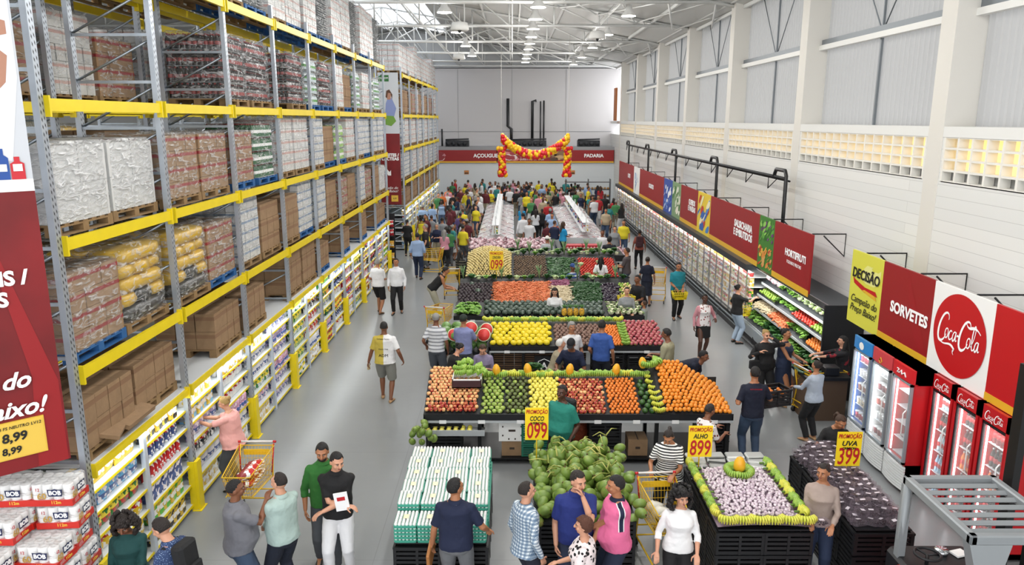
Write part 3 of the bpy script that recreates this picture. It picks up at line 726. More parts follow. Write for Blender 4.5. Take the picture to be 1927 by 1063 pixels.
r_ = fascia(18.64, 19.81, ZB0, ZB1, M('veg_green', '#3d7a2c', .5), gold=False, label='sign panel printed with green leaves over fruit, beside the vegetable sign')
blobs(r_, -.58, .58, .72, 1.38, ['#5aa03c', '#2c6a2a', '#6b3a70', '#8cc25a'], 11, 1); blobs(r_, -.58, .58, .02, .7, ['#e0b24a', '#b8402c', '#d88a3a', '#cf9f5c'], 11, 2)
fascia(19.81, 24.83, ZB0, ZB1, RED, 'SALSICHARIA\nE EMBUTIDOS', .28, 21.2, label='wide red sign reading SALSICHARIA E EMBUTIDOS over the cold cases')
r_ = fascia(24.83, 26.56, ZB0, ZB1, SIGNY, gold=False, label='yellow and blue picture panel with round badges, between two red signs')
blobs(r_, -.8, .8, .1, 1.3, ['#3f7fc4', '#f0e9c4', '#c73a2c', '#2f62b0'], 7, 3, rmin=.12, rmax=.28)
fascia(26.56, 29.29, ZB0, ZB1, RED, 'QUEIJOS\nE MASSAS', .26, 27.4, label='red sign reading QUEIJOS E MASSAS over the cold cases')
r_ = fascia(29.29, 30.88, ZB0, ZB1, M('pic_green', '#7f9d74', .5), gold=False, label='pale green picture panel with herbs and cheese')
blobs(r_, -.75, .75, .1, 1.3, ['#d9dfcb', '#4f7f44', '#f3efdc'], 9, 4, rmin=.1, rmax=.2)
r_ = fascia(30.88, 32.64, ZB0, ZB1, M('pic_blue', '#2f4fa2', .5), gold=False, label='blue picture panel with white splashes over the cold cases')
blobs(r_, -.8, .8, .1, 1.3, ['#e9eef6', '#5f86cf', '#f4f4f4'], 7, 5, rmin=.1, rmax=.2)
fascia(32.64, 38.91, ZB0, ZB1, RED, 'IOGURTES', .26, 35.6, label='red sign reading IOGURTES over the cold cases')
r_ = fascia(38.91, 40.82, ZB0, ZB1, SIGNW, gold=False, label='white and blue picture panel far along the cold cases')
blobs(r_, -.8, .8, .1, 1.3, ['#7f9fc8', '#c9d6e6'], 7, 6, rmin=.1, rmax=.2)
fascia(40.82, 46.5, ZB0, ZB1, RED, 'LEITES', .3, 42.4, label='red sign reading LEITES at the far end of the cold cases')
for i, y in enumerate((16.4, 18.9, 21.5, 24.2, 27, 30, 33.2, 36.5, 40, 44)):
    bracket(y, XB, 3.42, 'the cold-case signs, %s from the entrance end' % ORD[i])
# ice-cream / drinks fascia nearer the camera
r1 = fascia(13.02, 14.27, 2.05, 3.45, M('lime_sign', '#d6d34a', .45), gold=False, label='yellow-green sign panel reading DECISÃO and Campeão do Preço Baixo')
font('lettering', 'DECISÃO', .26, LETK, r1, (-.012, 0, .98), (R(90), 0, R(-90)), shear=.1, off=.006)
b = MB(); b.add([(-.008, .5, .9), (-.008, .44, .78), (-.008, 0, .68), (-.008, -.5, .7), (-.008, -.42, .78), (-.008, 0, .78), (-.008, .42, .86)], [(6, 5, 4, 3, 2, 1, 0)]); b.build('swoosh', REDC, r1)
b = MB(); b.add([(-.009, .1, .7), (-.009, -.48, .62), (-.009, -.42, .7), (-.009, .0, .73)], [(3, 2, 1, 0)]); b.build('swoosh', GOLD, r1)
font('lettering', 'Campeão do\nPreço Baixo!', .2, LETK, r1, (-.012, 0, .4), (R(90), 0, R(-90)), shear=.35)
blobs(r1, -.55, .45, .85, 1.2, ['#e2e08a'], 4, 9, x=-.003, rmin=.2, rmax=.3)
fascia(11.38, 13.02, 2.05, 3.45, RED, 'SORVETES', .26, 12.05, label='red sign reading SORVETES above the ice-cream freezers', tz=.68)
r2 = fascia(9.88, 11.38, 2.05, 3.45, SIGNW, gold=False, label='white square sign with big red disc and white script lettering', name='drinks_sign')
b = MB(); b.add([(-.008, .655*math.cos(2*math.pi*k/64), .72+.62*math.sin(2*math.pi*k/64)) for k in range(64)], [tuple(range(63, -1, -1))]); b.build('red_disc', REDC, r2)
fascia(8.0, 9.88, 2.05, 3.45, REDC, label='red sign with gold strip at the near end, above the drinks fridges')
for i, y in enumerate((13.8, 11.9, 10.4, 9.0)): bracket(y, XB, 3.45, 'the ice-cream and drinks signs, %s from far end' % ORD[i])
# script wordmark: pen strokes of changing width (u to the right, v up), built on the disc
def script(root, name, sx, sy, cu, cv, mat, depth=-.012, zrot=True, thick=1.0, strokes=None):
    b = MB()
    def bez(p, n=9):
        out = []
        for i in range(n+1):
            t = i/n; out.append(tuple((1-t)**3*p[0][k]+3*(1-t)**2*t*p[1][k]+3*(1-t)*t*t*p[2][k]+t**3*p[3][k] for k in range(2)))
        return out
    for st in strokes:
        pts = []
        for sg in st[0]: pts += bez(sg)[(1 if pts else 0):]
        w0, w1, w2 = st[1]; n = len(pts); lft = []; rgt = []
        for i, (u, v) in enumerate(pts):
            a = pts[max(i-1, 0)]; c = pts[min(i+1, n-1)]; du, dv = c[0]-a[0], c[1]-a[1]; l = math.hypot(du, dv) or 1
            t = i/(n-1); w = (w0*(1-2*t)+w1*2*t if t < .5 else w1*(2-2*t)+w2*(2*t-1))*thick
            lft.append((u-dv/l*w, v+du/l*w)); rgt.append((u+dv/l*w, v-du/l*w))
        P = lambda u, v: (depth, -(cu+(u)*sx), cv+v*sy)
        vs = [P(*q) for q in lft]+[P(*q) for q in rgt]
        b.add(vs, [(i, i+1, n+i+1, n+i) for i in range(n-1)]+[(n+i, n+i+1, i+1, i) for i in range(0)])
        depth -= .0003
    return b.build(name, mat, root)
def cC(u, v, s):   # big C with a curled head
    q = lambda a, c: (u+a*s, v+c*s)
    return ([[q(.95, .72), q(1.05, 1.05), q(.62, 1.1), q(.35, .75)], [q(.35, .75), q(.02, .35), q(-.05, -.25), q(.32, -.28)], [q(.32, -.28), q(.55, -.28), q(.75, -.1), q(.85, .1)]], (.02, .085, .02))
def lo(u, v):      # o
    q = lambda a, c: (u+a, v+c)
    return ([[q(.2, .42), q(-.02, .42), q(-.05, 0), q(.12, 0)], [q(.12, 0), q(.34, 0), q(.38, .42), q(.2, .42)]], (.03, .035, .03))
def lc(u, v):
    q = lambda a, c: (u+a, v+c)
    return ([[q(.3, .34), q(.2, .48), q(-.02, .3), q(.02, .1)], [q(.02, .1), q(.05, -.06), q(.22, -.02), q(.36, .14)]], (.025, .05, .018))
def la(u, v):
    q = lambda a, c: (u+a, v+c)
    return [([[q(.3, .4), q(.05, .48), q(-.05, .02), q(.1, .0)], [q(.1, 0), q(.22, .02), q(.28, .2), q(.32, .4)]], (.025, .045, .025)), ([[q(.34, .42), q(.28, .1), q(.3, -.06), q(.46, .1)]], (.04, .045, .015))]
def ll(u, v):
    q = lambda a, c: (u+a, v+c)
    return ([[q(.02, .1), q(.3, .35), q(.42, 1.0), q(.28, 1.0)], [q(.28, 1.0), q(.1, .98), q(.02, .0), q(.2, .0)], [q(.2, 0), q(.26, 0), q(.32, .06), q(.36, .12)]], (.018, .045, .018))
COCA = [cC(0, .05, 1), lo(.72, -.02), lc(1.1, -.02), *la(1.44, -.02), ([[(1.86, .22), (1.9, .3), (2.0, .3), (2.04, .24)]], (.03, .045, .03)),
        cC(2.02, .05, 1), lo(2.78, -.02), ll(3.12, -.02), *la(3.46, -.02),
        ([[(.3, -.22), (.9, -.45), (1.2, .0), (1.75, -.35)], [(1.75, -.35), (1.62, -.42), (1.6, -.48), (1.75, -.58)]], (.02, .06, .01)),
        ([[(2.6, .95), (2.95, .55), (3.2, 1.15), (3.9, .72)]], (.015, .07, .02))]
script(r2, 'script_lettering', .27, .36, -.53, .62, LETW, strokes=COCA)

# --------- upright freezers and drinks fridges
GLASS = M('door_glass', '#ffffff', .03, alpha=.16, spec=.6)
def fridge_led(y, z0, z1):
    pass
def fridge(y0, y1, body, head, label, kind, zt=2.08, curved=True, name='display_freezer', logo=None, fill=None, x0=None, brand=None):
    x0 = x0 or (6.22 if curved else 6.5); w = y1-y0; D = .84 if curved else .68; root = empty(name, (x0, (y0+y1)/2, 0), 0, label, 'refrigerator')
    h = w/2; H0 = .5 if curved else .12; H1 = zt-.24
    b = MB(); b.box(.06, D, -h, -h+.03, .04, zt); b.box(.06, D, h-.03, h, .04, zt); b.box(D-.03, D, -h, h, .04, zt); b.box(.06, D, -h, h, .04, H0); b.box(.06, D, -h, h, zt-.04, zt); b.box(.1, D, -h, h, H1, zt)
    b.build('cabinet', body, root)
    if curved:
        b = MB(); n = 8
        for k in range(9):
            z = .07+k*.045; r0 = [(.0+.06*(1-math.cos((i/n-.5)*2.2)), -h+w*i/n) for i in range(n+1)]
            b.loft([[(x, y, z) for x, y in r0]+[(.1, h, z), (.1, -h, z)], [(x, y, z+.036) for x, y in r0]+[(.1, h, z+.036), (.1, -h, z+.036)]], True)
        b.build('louvre_base', WHITE, root)
        b = MB(); r0 = [(-.0+.05*(1-math.cos((i/n-.5)*2.2)), -h+w*i/n) for i in range(n+1)]
        b.loft([[(x, y, H1+.02) for x, y in r0]+[(.12, h, H1+.02), (.12, -h, H1+.02)], [(x, y, zt) for x, y in r0]+[(.12, h, zt), (.12, -h, zt)]], True); b.build('head_panel', head, root)
    else:
        b = MB(); b.box(.0, .08, -h, h, H1+.02, zt); b.box(0, .08, -h, h, .04, H0); b.box(0, .06, -h, -h+.05, .04, zt); b.box(0, .06, h-.05, h, .04, zt); b.build('front_frame', head, root)
    dr = MB(); fw = .035
    for a, c, d, e in ((-h+.03, h-.03, H0, H0+fw), (-h+.03, h-.03, H1-fw, H1), (-h+.03, -h+.03+fw, H0, H1), (h-.03-fw, h-.03, H0, H1)): dr.box(.015, .06, a, c, d, e)
    dr.cur = 1; dr.box(.03, .04, -h+.06, h-.06, H0+fw, H1-fw)
    d = dr.build('door', [M('door_frame_grey', '#aab4ba', .4, .4) if curved else BLACK, GLASS], root)
    hb = MB(); hb.tube([(.01, -h+.09, .95), (-.03, -h+.09, 1.0), (-.03, -h+.09, 1.35), (.01, -h+.09, 1.4)], .01, 6); hb.build('handle', WHITE, d)
    b = MB(); b.box(D-.06, D-.03, -h+.03, h-.03, H0, H1); b.build('inner_lining', M('lining_white', '#e8f0f2', .4), root)
    b = MB(); b.box(.09, .1, h-.085, h-.055, H0+.05, H1-.05); b.build('led_strip', M('led', '#ffffff', emit='#f2fbff', es=9 if curved else 6), root)
    sh = MB(); zs = [H0+.02+(H1-H0)*k/5 for k in range(5)]
    for z in zs: sh.box(.14, D-.06, -h+.04, h-.04, z-.008, z)
    sh.build('shelf', M('wire_white', '#d3dadd', .4), root)
    area_light('fridge_light', (x0+.14, (y0+y1)/2, H1-.03), .08, 5, (.93, 1, 1), (0, R(-20), 0), 'RECTANGLE', w-.1)
    return root, zs, h
BLUE = M('freezer_blue', '#2b66b8', .4, var=.1, vscale=6); LBL = M('head_blue', '#2f83c9', .4); HRED = M('head_red', '#c9444a', .4); HRED2 = M('head_bright_red', '#cf1f27', .4); CREAMP = M('freezer_side', '#d9d4d2', .5)
ICE = {}
def item(kind):
    if kind in ICE: return ICE[kind]
    b = MB()
    if kind == 'tub': b.cyl((0, 0), .055, 0, .11, 10, .065); b.cur = 1; b.cyl((0, 0), .068, .11, .125, 10); me = b.mesh('ice_cream_tub', [OCP, WHITE])
    elif kind == 'soda': b.lathe([(.036, 0), (.038, .02), (.034, .1), (.038, .15), (.03, .19), (.013, .23), (.012, .25)], n=8); b.cur = 1; b.cyl((0, 0), .0385, .08, .15, 8); b.cur = 2; b.cyl((0, 0), .015, .25, .268, 6); me = b.mesh('soda_bottle', [OCP, M('soda_label', '#c41d22', .5), M('soda_cap', '#d8d8d8', .5)])
    ICE[kind] = me; return me
def fill_fridge(x0, yc, h, zs, kind, cols, where, nm, n=6):
    for j, z in enumerate(zs):
        if cols[j % len(cols)] is None: continue
        colh, cn = cols[j % len(cols)]
        for i in range(n):
            for q in range(2):
                o = bpy.data.objects.new(nm, item(kind)); COL.objects.link(o); o.location = (x0+.2+q*.14, yc-h+.09+(2*h-.18)*i/(n-1), z+.001); o.color = lin(colh)
                tag(o, '%s %s on the %s shelf of the %s' % (cn, nm.replace('_', ' '), ['lowest', 'second', 'middle', 'fourth', 'highest'][j], where), nm.replace('_', ' '), '%s %ss in the %s' % (cn, nm.replace('_', ' '), where))
r, zs, h = fridge(12.42, 13.1, BLUE, LBL, 'blue upright ice-cream freezer with glass door, farthest in the row', 0)
blobsb = MB(); blobsb.add([(-.004, .09*math.cos(a*.7), 1.96+.07*math.sin(a*.7)) for a in range(9)], [tuple(range(8, -1, -1))]); blobsb.build('badge', SIGNW, r)
fill_fridge(6.22, 12.76, h, zs, 'tub', [('#c23a52', 'pink'), ('#e6d6b5', 'cream'), ('#8a4a2c', 'brown'), ('#e8e8e8', 'white')], 'blue freezer', 'ice_cream_tub', 5)
r, zs, h = fridge(11.72, 12.38, CREAMP, HRED, 'white upright freezer with dull red head panel, second in the row', 0)
b = MB(); b.tube([(-.005, .05, 1.92), (-.005, .0, 1.98), (-.005, -.05, 1.92), (-.005, 0, 1.88), (-.005, .05, 1.92)], .008, 4); b.build('badge', GOLD, r)
fill_fridge(6.22, 12.05, h, zs, 'tub', [('#7d1f2c', 'dark red'), ('#d8d8dc', 'white'), ('#b03d2c', 'red')], 'second freezer', 'ice_cream_tub', 5)
r, zs, h = fridge(11.04, 11.68, REDC, HRED2, 'white and red freezer with empty lit interior, bright red head', 0)
b = MB(); b.tube([(-.006, .13, 1.99), (-.006, .07, 1.99), (-.006, .13, 1.93), (-.006, .05, 1.94), (-.006, .0, 1.99), (-.006, -.02, 1.93), (-.006, -.1, 1.98), (-.006, -.14, 1.92)], .012, 5); b.build('badge', LETW, r)
r, zs, h = fridge(10.42, 11.0, REDC, REDC, 'red drinks fridge with water bottles, beside the empty white freezer', 1, curved=False, name='drinks_fridge', x0=6.5)
script(r, 'script_lettering', .1, .1, -.2, 1.92, LETW, strokes=COCA, depth=-.006)
SOD = {0: [('#9fc4da', 'clear water'), ('#9fc4da', 'clear water'), ('#bcd6e0', 'pale water'), ('#1d0f0e', 'dark cola'), ('#bcd6e0', 'pale water')],
       1: [('#1d0f0e', 'dark cola'), ('#1d0f0e', 'dark cola'), ('#e0761c', 'orange'), ('#5a1418', 'deep red'), ('#1d0f0e', 'dark cola')],
       2: [('#1d0f0e', 'dark cola'), ('#2c2c30', 'black'), ('#e0761c', 'orange'), ('#1d0f0e', 'dark cola'), ('#7a1418', 'red')]}
fill_fridge(6.5, 10.71, h, zs, 'soda', SOD[0], 'first drinks fridge', 'soda_bottle')
r, zs, h = fridge(9.8, 10.38, REDC, REDC, 'red drinks fridge with orange bottles, middle of the three', 1, curved=False, name='drinks_fridge', x0=6.5)
script(r, 'script_lettering', .1, .1, -.2, 1.92, LETW, strokes=COCA, depth=-.006); fill_fridge(6.5, 10.09, h, zs, 'soda', SOD[1], 'middle drinks fridge', 'soda_bottle')
r, zs, h = fridge(9.15, 9.76, REDC, REDC, 'red drinks fridge at the near end, close to the lift truck', 1, curved=False, name='drinks_fridge', x0=6.5)
script(r, 'script_lettering', .1, .1, -.2, 1.92, LETW, strokes=COCA, depth=-.006); fill_fridge(6.5, 9.455, h, zs, 'soda', SOD[2], 'near drinks fridge', 'soda_bottle')

# --------- long glass-door refrigerated case and open vegetable case
CX0, CX1, CYA, CYM, CYB = 6.34, 7.33, 15.2, 20.1, 46.6
root = empty('glass_door_case', (CX0, CYM, 0), 0, 'long refrigerated case with glass doors running along the block wall', 'refrigerated case')
L = CYB-CYM
b = MB(); b.box(.04, CX1-CX0, 0, L, 0, .3); b.build('plinth', BSTEEL, root)
b = MB(); b.tube([(.0, 0, .32), (0, L, .32)], .03, 6); b.tube([(.0, 0, .2), (0, L, .2)], .018, 6)
for i in range(14): b.tube([(.05, i*L/13, .26), (-.08, i*L/13, .3), (-.08, i*L/13, .06)], .012, 4)
b.build('bumper_rail', M('bumper_grey', '#6c7276', .5, .5), root)
b = MB(); b.box(.9, CX1-CX0, 0, L, .3, 2.0); b.build('back_panel', M('case_inner', '#d6dbdc', .4), root)
b = MB(); b.box(.06, CX1-CX0, 0, L, 1.86, 2.02); b.build('canopy', M('canopy_dark', '#3a4046', .4, .4), root)
nd = 34; dw = L/nd
for i in range(nd):
    b = MB(); y0, y1 = i*dw+.012, (i+1)*dw-.012
    for a, c, d, e in ((y0, y1, .34, .37), (y0, y1, 1.82, 1.85), (y0, y0+.025, .34, 1.85), (y1-.025, y1, .34, 1.85)): b.box(.1, .135, a, c, d, e)
    b.cur = 1; b.box(.115, .122, y0+.02, y1-.02, .36, 1.83)
    o = b.build('glass_door', [CHROME, M('case_glass', '#ffffff', .04, alpha=.13, spec=.5)], root)
    if i % 2 == 0:
        h_ = MB(); h_.tube([(.09, y1-.04, .8), (.06, y1-.04, .83), (.06, y1-.04, 1.3), (.09, y1-.04, 1.33)], .009, 5); h_.build('handle', CHROME, o)
for z in (.42, .76, 1.08, 1.38, 1.66):
    b = MB(); b.box(.2, .9, 0, L, z-.015, z); b.cur = 1; b.box(.19, .2, 0, L, z-.03, z+.02); b.build('shelf', [M('case_shelf', '#dfe3e4', .4), M('price_rail', '#f1efe6', .5)], root)
b = MB(); b.box(.15, .17, 0, L, 1.8, 1.83); b.build('led_strip', M('led2', '#ffffff', emit='#fffdf4', es=7), root)
for i in range(7): area_light('case_light', (CX0+.2, CYM+L*(i+.5)/7, 1.79), .08, 24, (1, .99, .95), (0, R(-25), 0), 'RECTANGLE', L/7-.2)
# goods in the glass-door case
rr = random.Random(11); cnt = {}
CP = [('#d9c9a0', 'cream'), ('#c43a3a', 'red'), ('#e8e2d4', 'white'), ('#e2b13c', 'yellow'), ('#9a5c33', 'brown'), ('#c9d7e6', 'pale blue'), ('#d98f8f', 'pink')]
ORD2 = ORD+['seventeenth', 'eighteenth', 'nineteenth', 'twentieth', 'twenty-first', 'twenty-second', 'twenty-third', 'twenty-fourth', 'twenty-fifth', 'twenty-sixth', 'twenty-seventh', 'twenty-eighth', 'twenty-ninth', 'thirtieth', 'thirty-first', 'thirty-second', 'thirty-third', 'thirty-fourth']
for i in range(nd):
    for j, z in enumerate((.42, .76, 1.08, 1.38, 1.66)):
        ch, cn = rr.choice(CP[:5] if i < 12 else CP); 
        if i == 0 or i == 1: ch, cn = rr.choice(CP[:2]+CP[-1:])
        kd = rr.choice(['carton', 'packet']) if j < 4 else 'tub'; n = 3 if i > 8 else 4
        nm = '%s_chilled_%s' % (cn.replace(' ', '_'), {'carton': 'box', 'packet': 'packet', 'tub': 'tub'}[kd])
        for k in range(n):
            me = item('tub') if kd == 'tub' else PK[kd][rr.randrange(4)]
            o = bpy.data.objects.new(nm, me); COL.objects.link(o); o.location = (CX0+.27, CYM+i*dw+.12+k*(dw-.2)/(n-1), z+.002); o.color = lin(ch)
            if kd == 'carton': o.scale = (1, .9, 1)
            tag(o, '%s behind the %s glass door of the long cold case, %s shelf' % (nm.replace('_', ' '), ORD2[i], ['lowest', 'second', 'middle', 'fourth', 'highest'][j]), 'chilled food', '%ss behind the %s glass door, %s shelf' % (nm.replace('_', ' '), ORD2[i], ORD[j]))
# open vegetable case
vc = empty('vegetable_case', (CX0, CYA, 0), 0, 'open refrigerated case with sloping vegetable shelves and black end panel', 'refrigerated case'); L2 = CYM-CYA-.03
b = MB(); b.box(0.2, 1.05, -.05, 0, 0, 2.1); b.build('end_panel', BLACK, vc)
b = MB(); b.box(.04, CX1-CX0, 0, L2, 0, .35); b.cur = 1; b.box(-.0, .05, 0, L2, .25, .5); b.build('plinth', [BSTEEL, M('steel_front', '#a9b0b4', .35, .6)], vc)
b = MB(); b.tube([(-.03, 0, .12), (-.03, L2, .12)], .03, 6); b.build('bumper_rail', CHROME, vc)
b = MB(); b.box(.94, 1.0, 0, L2, .35, 2.0); b.cur = 1; b.box(.3, 1.0, 0, L2, 1.94, 2.1); b.cur = 2; b.box(.26, .3, 0, L2, 1.98, 2.1); b.build('canopy', [M('case_back_dark', '#20252a', .4), M('canopy_dark', '#3a4046', .4, .4), CHROME], vc)
VS = [(.08, .5, .42), (.3, .86, .34), (.42, 1.2, .32), (.52, 1.52, .32)]
for x, z, d in VS:
    b = MB(); b.add([(x, 0, z), (x, L2, z), (x+d, L2, z+.14), (x+d, 0, z+.14), (x, 0, z-.03), (x, L2, z-.03), (x+d, L2, z+.11), (x+d, 0, z+.11)], [(0, 3, 2, 1), (4, 5, 6, 7), (0, 1, 5, 4), (2, 3, 7, 6)]); b.cur = 1; b.box(x-.012, x, 0, L2, z-.03, z+.03); b.build('sloping_shelf', [M('dark_shelf', '#2b3034', .5), M('rail_pale', '#c8cdd0', .5)], vc)
b = MB(); b.box(.34, .36, 0, L2, 1.915, 1.935); b.build('led_strip', MATS['led2'], vc)
area_light('case_light', (CX0+.3, CYA+L2/2, 1.9), .08, 45, (1, .99, .96), (0, R(-15), 0), 'RECTANGLE', L2-.2)
# black pipe truss behind the signs, on bent posts
root = empty('pipe_truss', (6.95, 19.1, 0), 0, 'black pipe truss on bent posts running above the cold cases', 'pipe truss')
b = MB(); b.tube([(0, 0, 4.42), (0, 27, 4.42)], .045, 6); b.tube([(.1, .0, 4.36), (.1, 27, 4.36)], .025, 6); b.build('main_pipe', M('pipe_black', '#1c1d20', .4), root)
b = MB()
for i in range(14): b.tube([(0, i*2+.6, 4.4), (.1, i*2+1.6, 4.05), (.1, i*2+1.6, 4.4)], .016, 4)
b.build('brace', MATS['pipe_black'], root)['kind'] = 'stuff'
for i, y in enumerate((0, 6.5, 13, 19.5, 26)):
    b = MB(); b.tube([(0, y, 2.02), (0, y, 4.5), (0, y+.1, 4.62), (0, y+.75, 4.62), (0, y+.85, 4.5), (0, y+.85, 4.42)], .05, 8); b.build('post', MATS['pipe_black'], root)
# ---- fascia signs on the back counters
YS = YB-2.3
def backsign(x0, x1, txt, size, tx, label, mat=RED, pic=None):
    root = empty('counter_sign', ((x0+x1)/2, YS, 2.83), 0, label, 'sign'); L = x1-x0
    b = MB(); b.box(-L/2, L/2, 0, .05, 0, .9); b.build('board', mat, root); b = MB(); b.box(-L/2, L/2, -.01, 0, 0, .11); b.build('gold_strip', GOLD, root)
    if txt: font('lettering', txt, size, LETW, root, (tx-(x0+x1)/2, -.02, .5), off=.012)
    if pic:
        rnd = random.Random(int(abs(x0)*10))
        for c in pic:
            b = MB()
            for k in range(9):
                x, z, r = rnd.uniform(pic_x0+.2, pic_x1-.2)-(x0+x1)/2, rnd.uniform(.25, .75), rnd.uniform(.12, .25); b.add([(x+r*1.4*math.cos(a*.785), -.012-k*.0004-pic.index(c)*.004, z+r*.6*math.sin(a*.785)) for a in range(8)], [tuple(range(8))])
            b.build('printed_picture', M('print_'+c[1:], c, .5), root)
pic_x0, pic_x1 = -5.6, -4.8; backsign(-5.6, -1.1, 'AÇOUGUE', .36, -1.9, 'red butcher sign reading AÇOUGUE over the back counter', pic=['#c9838a', '#e8d6d2', '#8f2c33'])
pic_x0, pic_x1 = -.7, .4; backsign(-1.05, 3.9, 'FATIADOS', .34, 1.4, 'red sign reading FATIADOS over the middle of the back counter', pic=['#d9868a', '#eedfd8', '#a63a42'])
font('lettering', 'QUEIJOS E EMBUTIDOS', .17, LETW, bpy.data.objects['counter_sign.001'], (0, -.02, .24))
pic_x0, pic_x1 = 2.6, 3.8; o_ = bpy.data.objects['counter_sign.001']
rnd = random.Random(3)
for c in ('#5a4030', '#8a6a4a', '#caa77a'):
    b = MB()
    for k in range(9):
        x, z, r = rnd.uniform(1.3, 2.3), rnd.uniform(.25, .75), rnd.uniform(.12, .25); b.add([(x+r*1.4*math.cos(a*.785), -.012-k*.0004, z+r*.6*math.sin(a*.785)) for a in range(8)], [tuple(range(8))])
    b.build('printed_picture', M('print_'+c[1:], c, .5), o_)
backsign(3.95, XW-.05, 'PADARIA', .34, 5.9, 'red bakery sign reading PADARIA over the back counter')
for x, lab in ((-3.3, 'small orange notice on the back wall below the butcher sign'), (-.9, 'small orange notice on the back wall beside the balloon column'), (4.4, 'small orange notice on the back wall under the bakery sign')):
    b = MB(); b.box(-.17, .17, -.02, 0, 0, .28); b.cur = 1; b.box(-.14, .14, -.03, -.02, .05, .12); b.build('wall_notice', [M('notice_orange', '#c98246', .6), LETK], None, (x, YB-2.21, 2.0), label=lab, cat='notice')
# black ductwork and condensers above the counters
def pipe(nm, pts, r, lab, cat='pipe', mat=None):
    b = MB(); b.tube(pts, r, 8); b.build(nm, mat or MATS['pipe_black'], label=lab, cat=cat)
pipe('exhaust_pipe', [(-.05, YB-.35, 3.95), (-.05, YB-.35, 5.2), (-.3, YB-.35, 5.4), (-.3, YB-.35, 7.4)], .11, 'black exhaust pipe rising up the back wall, thickest one')
pipe('exhaust_pipe', [(1.5, YB-.35, 3.95), (1.5, YB-.35, 7.2), (1.8, YB-.35, 7.25)], .1, 'black exhaust pipe with bent white cap on the back wall')
pipe('exhaust_pipe', [(2.1, YB-.35, 3.95), (2.1, YB-.35, 7.2)], .05, 'thin black pipe, first of the close pair on the back wall'); pipe('exhaust_pipe', [(2.35, YB-.35, 3.95), (2.35, YB-.35, 7.25)], .06, 'thin black pipe, second of the close pair on the back wall')
pipe('exhaust_pipe', [(-5.2, YB-.35, 3.95), (-5.2, YB-.35, 5.2)], .06, 'short black pipe at the racking end of the back wall')
for x, w, lab in ((-4.0, 1.7, 'dark condenser unit on the ledge above the butcher sign'), (1.2, 2.6, 'dark long condenser unit on the ledge above the sliced-meat sign'), (5.6, 1.6, 'dark condenser unit on the ledge above the bakery sign')):
    b = MB(); b.box(-w/2, w/2, -.4, .4, 0, .45)
    for k in range(int(w/.4)): b.tube([(-w/2+.2+k*.4, -.42, .22), (-w/2+.2+k*.4, -.5, .22)], .16, 10)
    b.tube([(-w/2, -.3, .5), (w/2, -.3, .55)], .05, 6); b.build('condenser_unit', M('unit_dark', '#2a2c30', .5, .2), None, (x, YB-1.2, 3.95), label=lab, cat='condenser')
# orange wooden panel by the far window
b = MB(); b.box(XW-.32, XW-.22, 52.5, 53.5, 5.8, 8.0); b.build('wooden_panel', M('ply_orange', '#a4602c', .6), label='orange-brown plywood sheet leaning by the far corner column', cat='panel')

# ---- big hanging posters at the rack ends
def poster(x0, y0, x1, y1, z0, z1, label, tx, near=True):
    dx, dy = x1-x0, y1-y0; L = math.hypot(dx, dy); root = empty('hanging_banner', (x0, y0, z0), math.atan2(dy, dx), label, 'banner')
    h = z1-z0; zr = 5.2-z0 if near else 2.9
    b = MB(); b.box(0, L, 0, .03, 0, zr); b.build('red_panel', M('poster_red', '#7c1217', .5, var=.3, vscale=1.2), root)
    b = MB(); b.box(0, L, 0, .03, zr, h); b.build('white_panel', M('poster_white', '#c8ccd2', .5), root)
    return root, L, zr, h
P1, L1, ZR, HH = poster(-6.15, 6.32, -4.80, 7.55, 2.3, 7.4, 'large red and white hanging banner at the near rack end with price ticket', None)
u1 = L1                           # text placed against the right edge as in the photo
TX = lambda s, sz, u, z, mat=LETW, sh=0, off=.0, al='RIGHT', sx=1: font('lettering', s, sz, mat, P1, (u, -.028, z), shear=sh, off=off, align=al, sx=sx)
TX('PAPÉIS /', .2, L1-.17, 2.04, off=.008); TX('HIGIENES', .2, L1-.36, 1.83, off=.008)
TX('Campeão do', .24, L1-.28, .98, sh=.35, off=.006); TX('Preço Baixo!', .24, L1-.18, .68, sh=.35, off=.006)
b = MB(); b.box(L1-.86, L1-.2, -.02, 0, .16, .56); b.build('price_ticket', M('ticket', '#e3bb45', .6), P1)
b = MB(); b.box(L1-.845, L1-.215, -.023, -.02, .175, .545); b.cur = 0; b.build('ticket_face', M('ticket_face', '#e8c24f', .6), P1)
TX('PAPEL HIG BOB FS NEUTRO LV12', .045, L1-.23, .5, LETK, .15); TX('8,99', .13, L1-.48, .39, LETK, .1, .004, 'CENTER'); TX('R$', .04, L1-.68, .4, LETK, al='CENTER'); TX('8,99', .1, L1-.52, .25, LETK, .1, .003, 'CENTER')
b = MB(); b.add([(L1-.55, -.004, ZR-.02), (L1-.02, -.004, .9), (L1-.02, -.004, .0), (L1-.3, -.004, 0.0), (L1-.25, -.004, 1.0)], [(0, 4, 3, 2, 1)]); b.build('printed_sweep', M('sweep_dark', '#94161b', .5), P1)
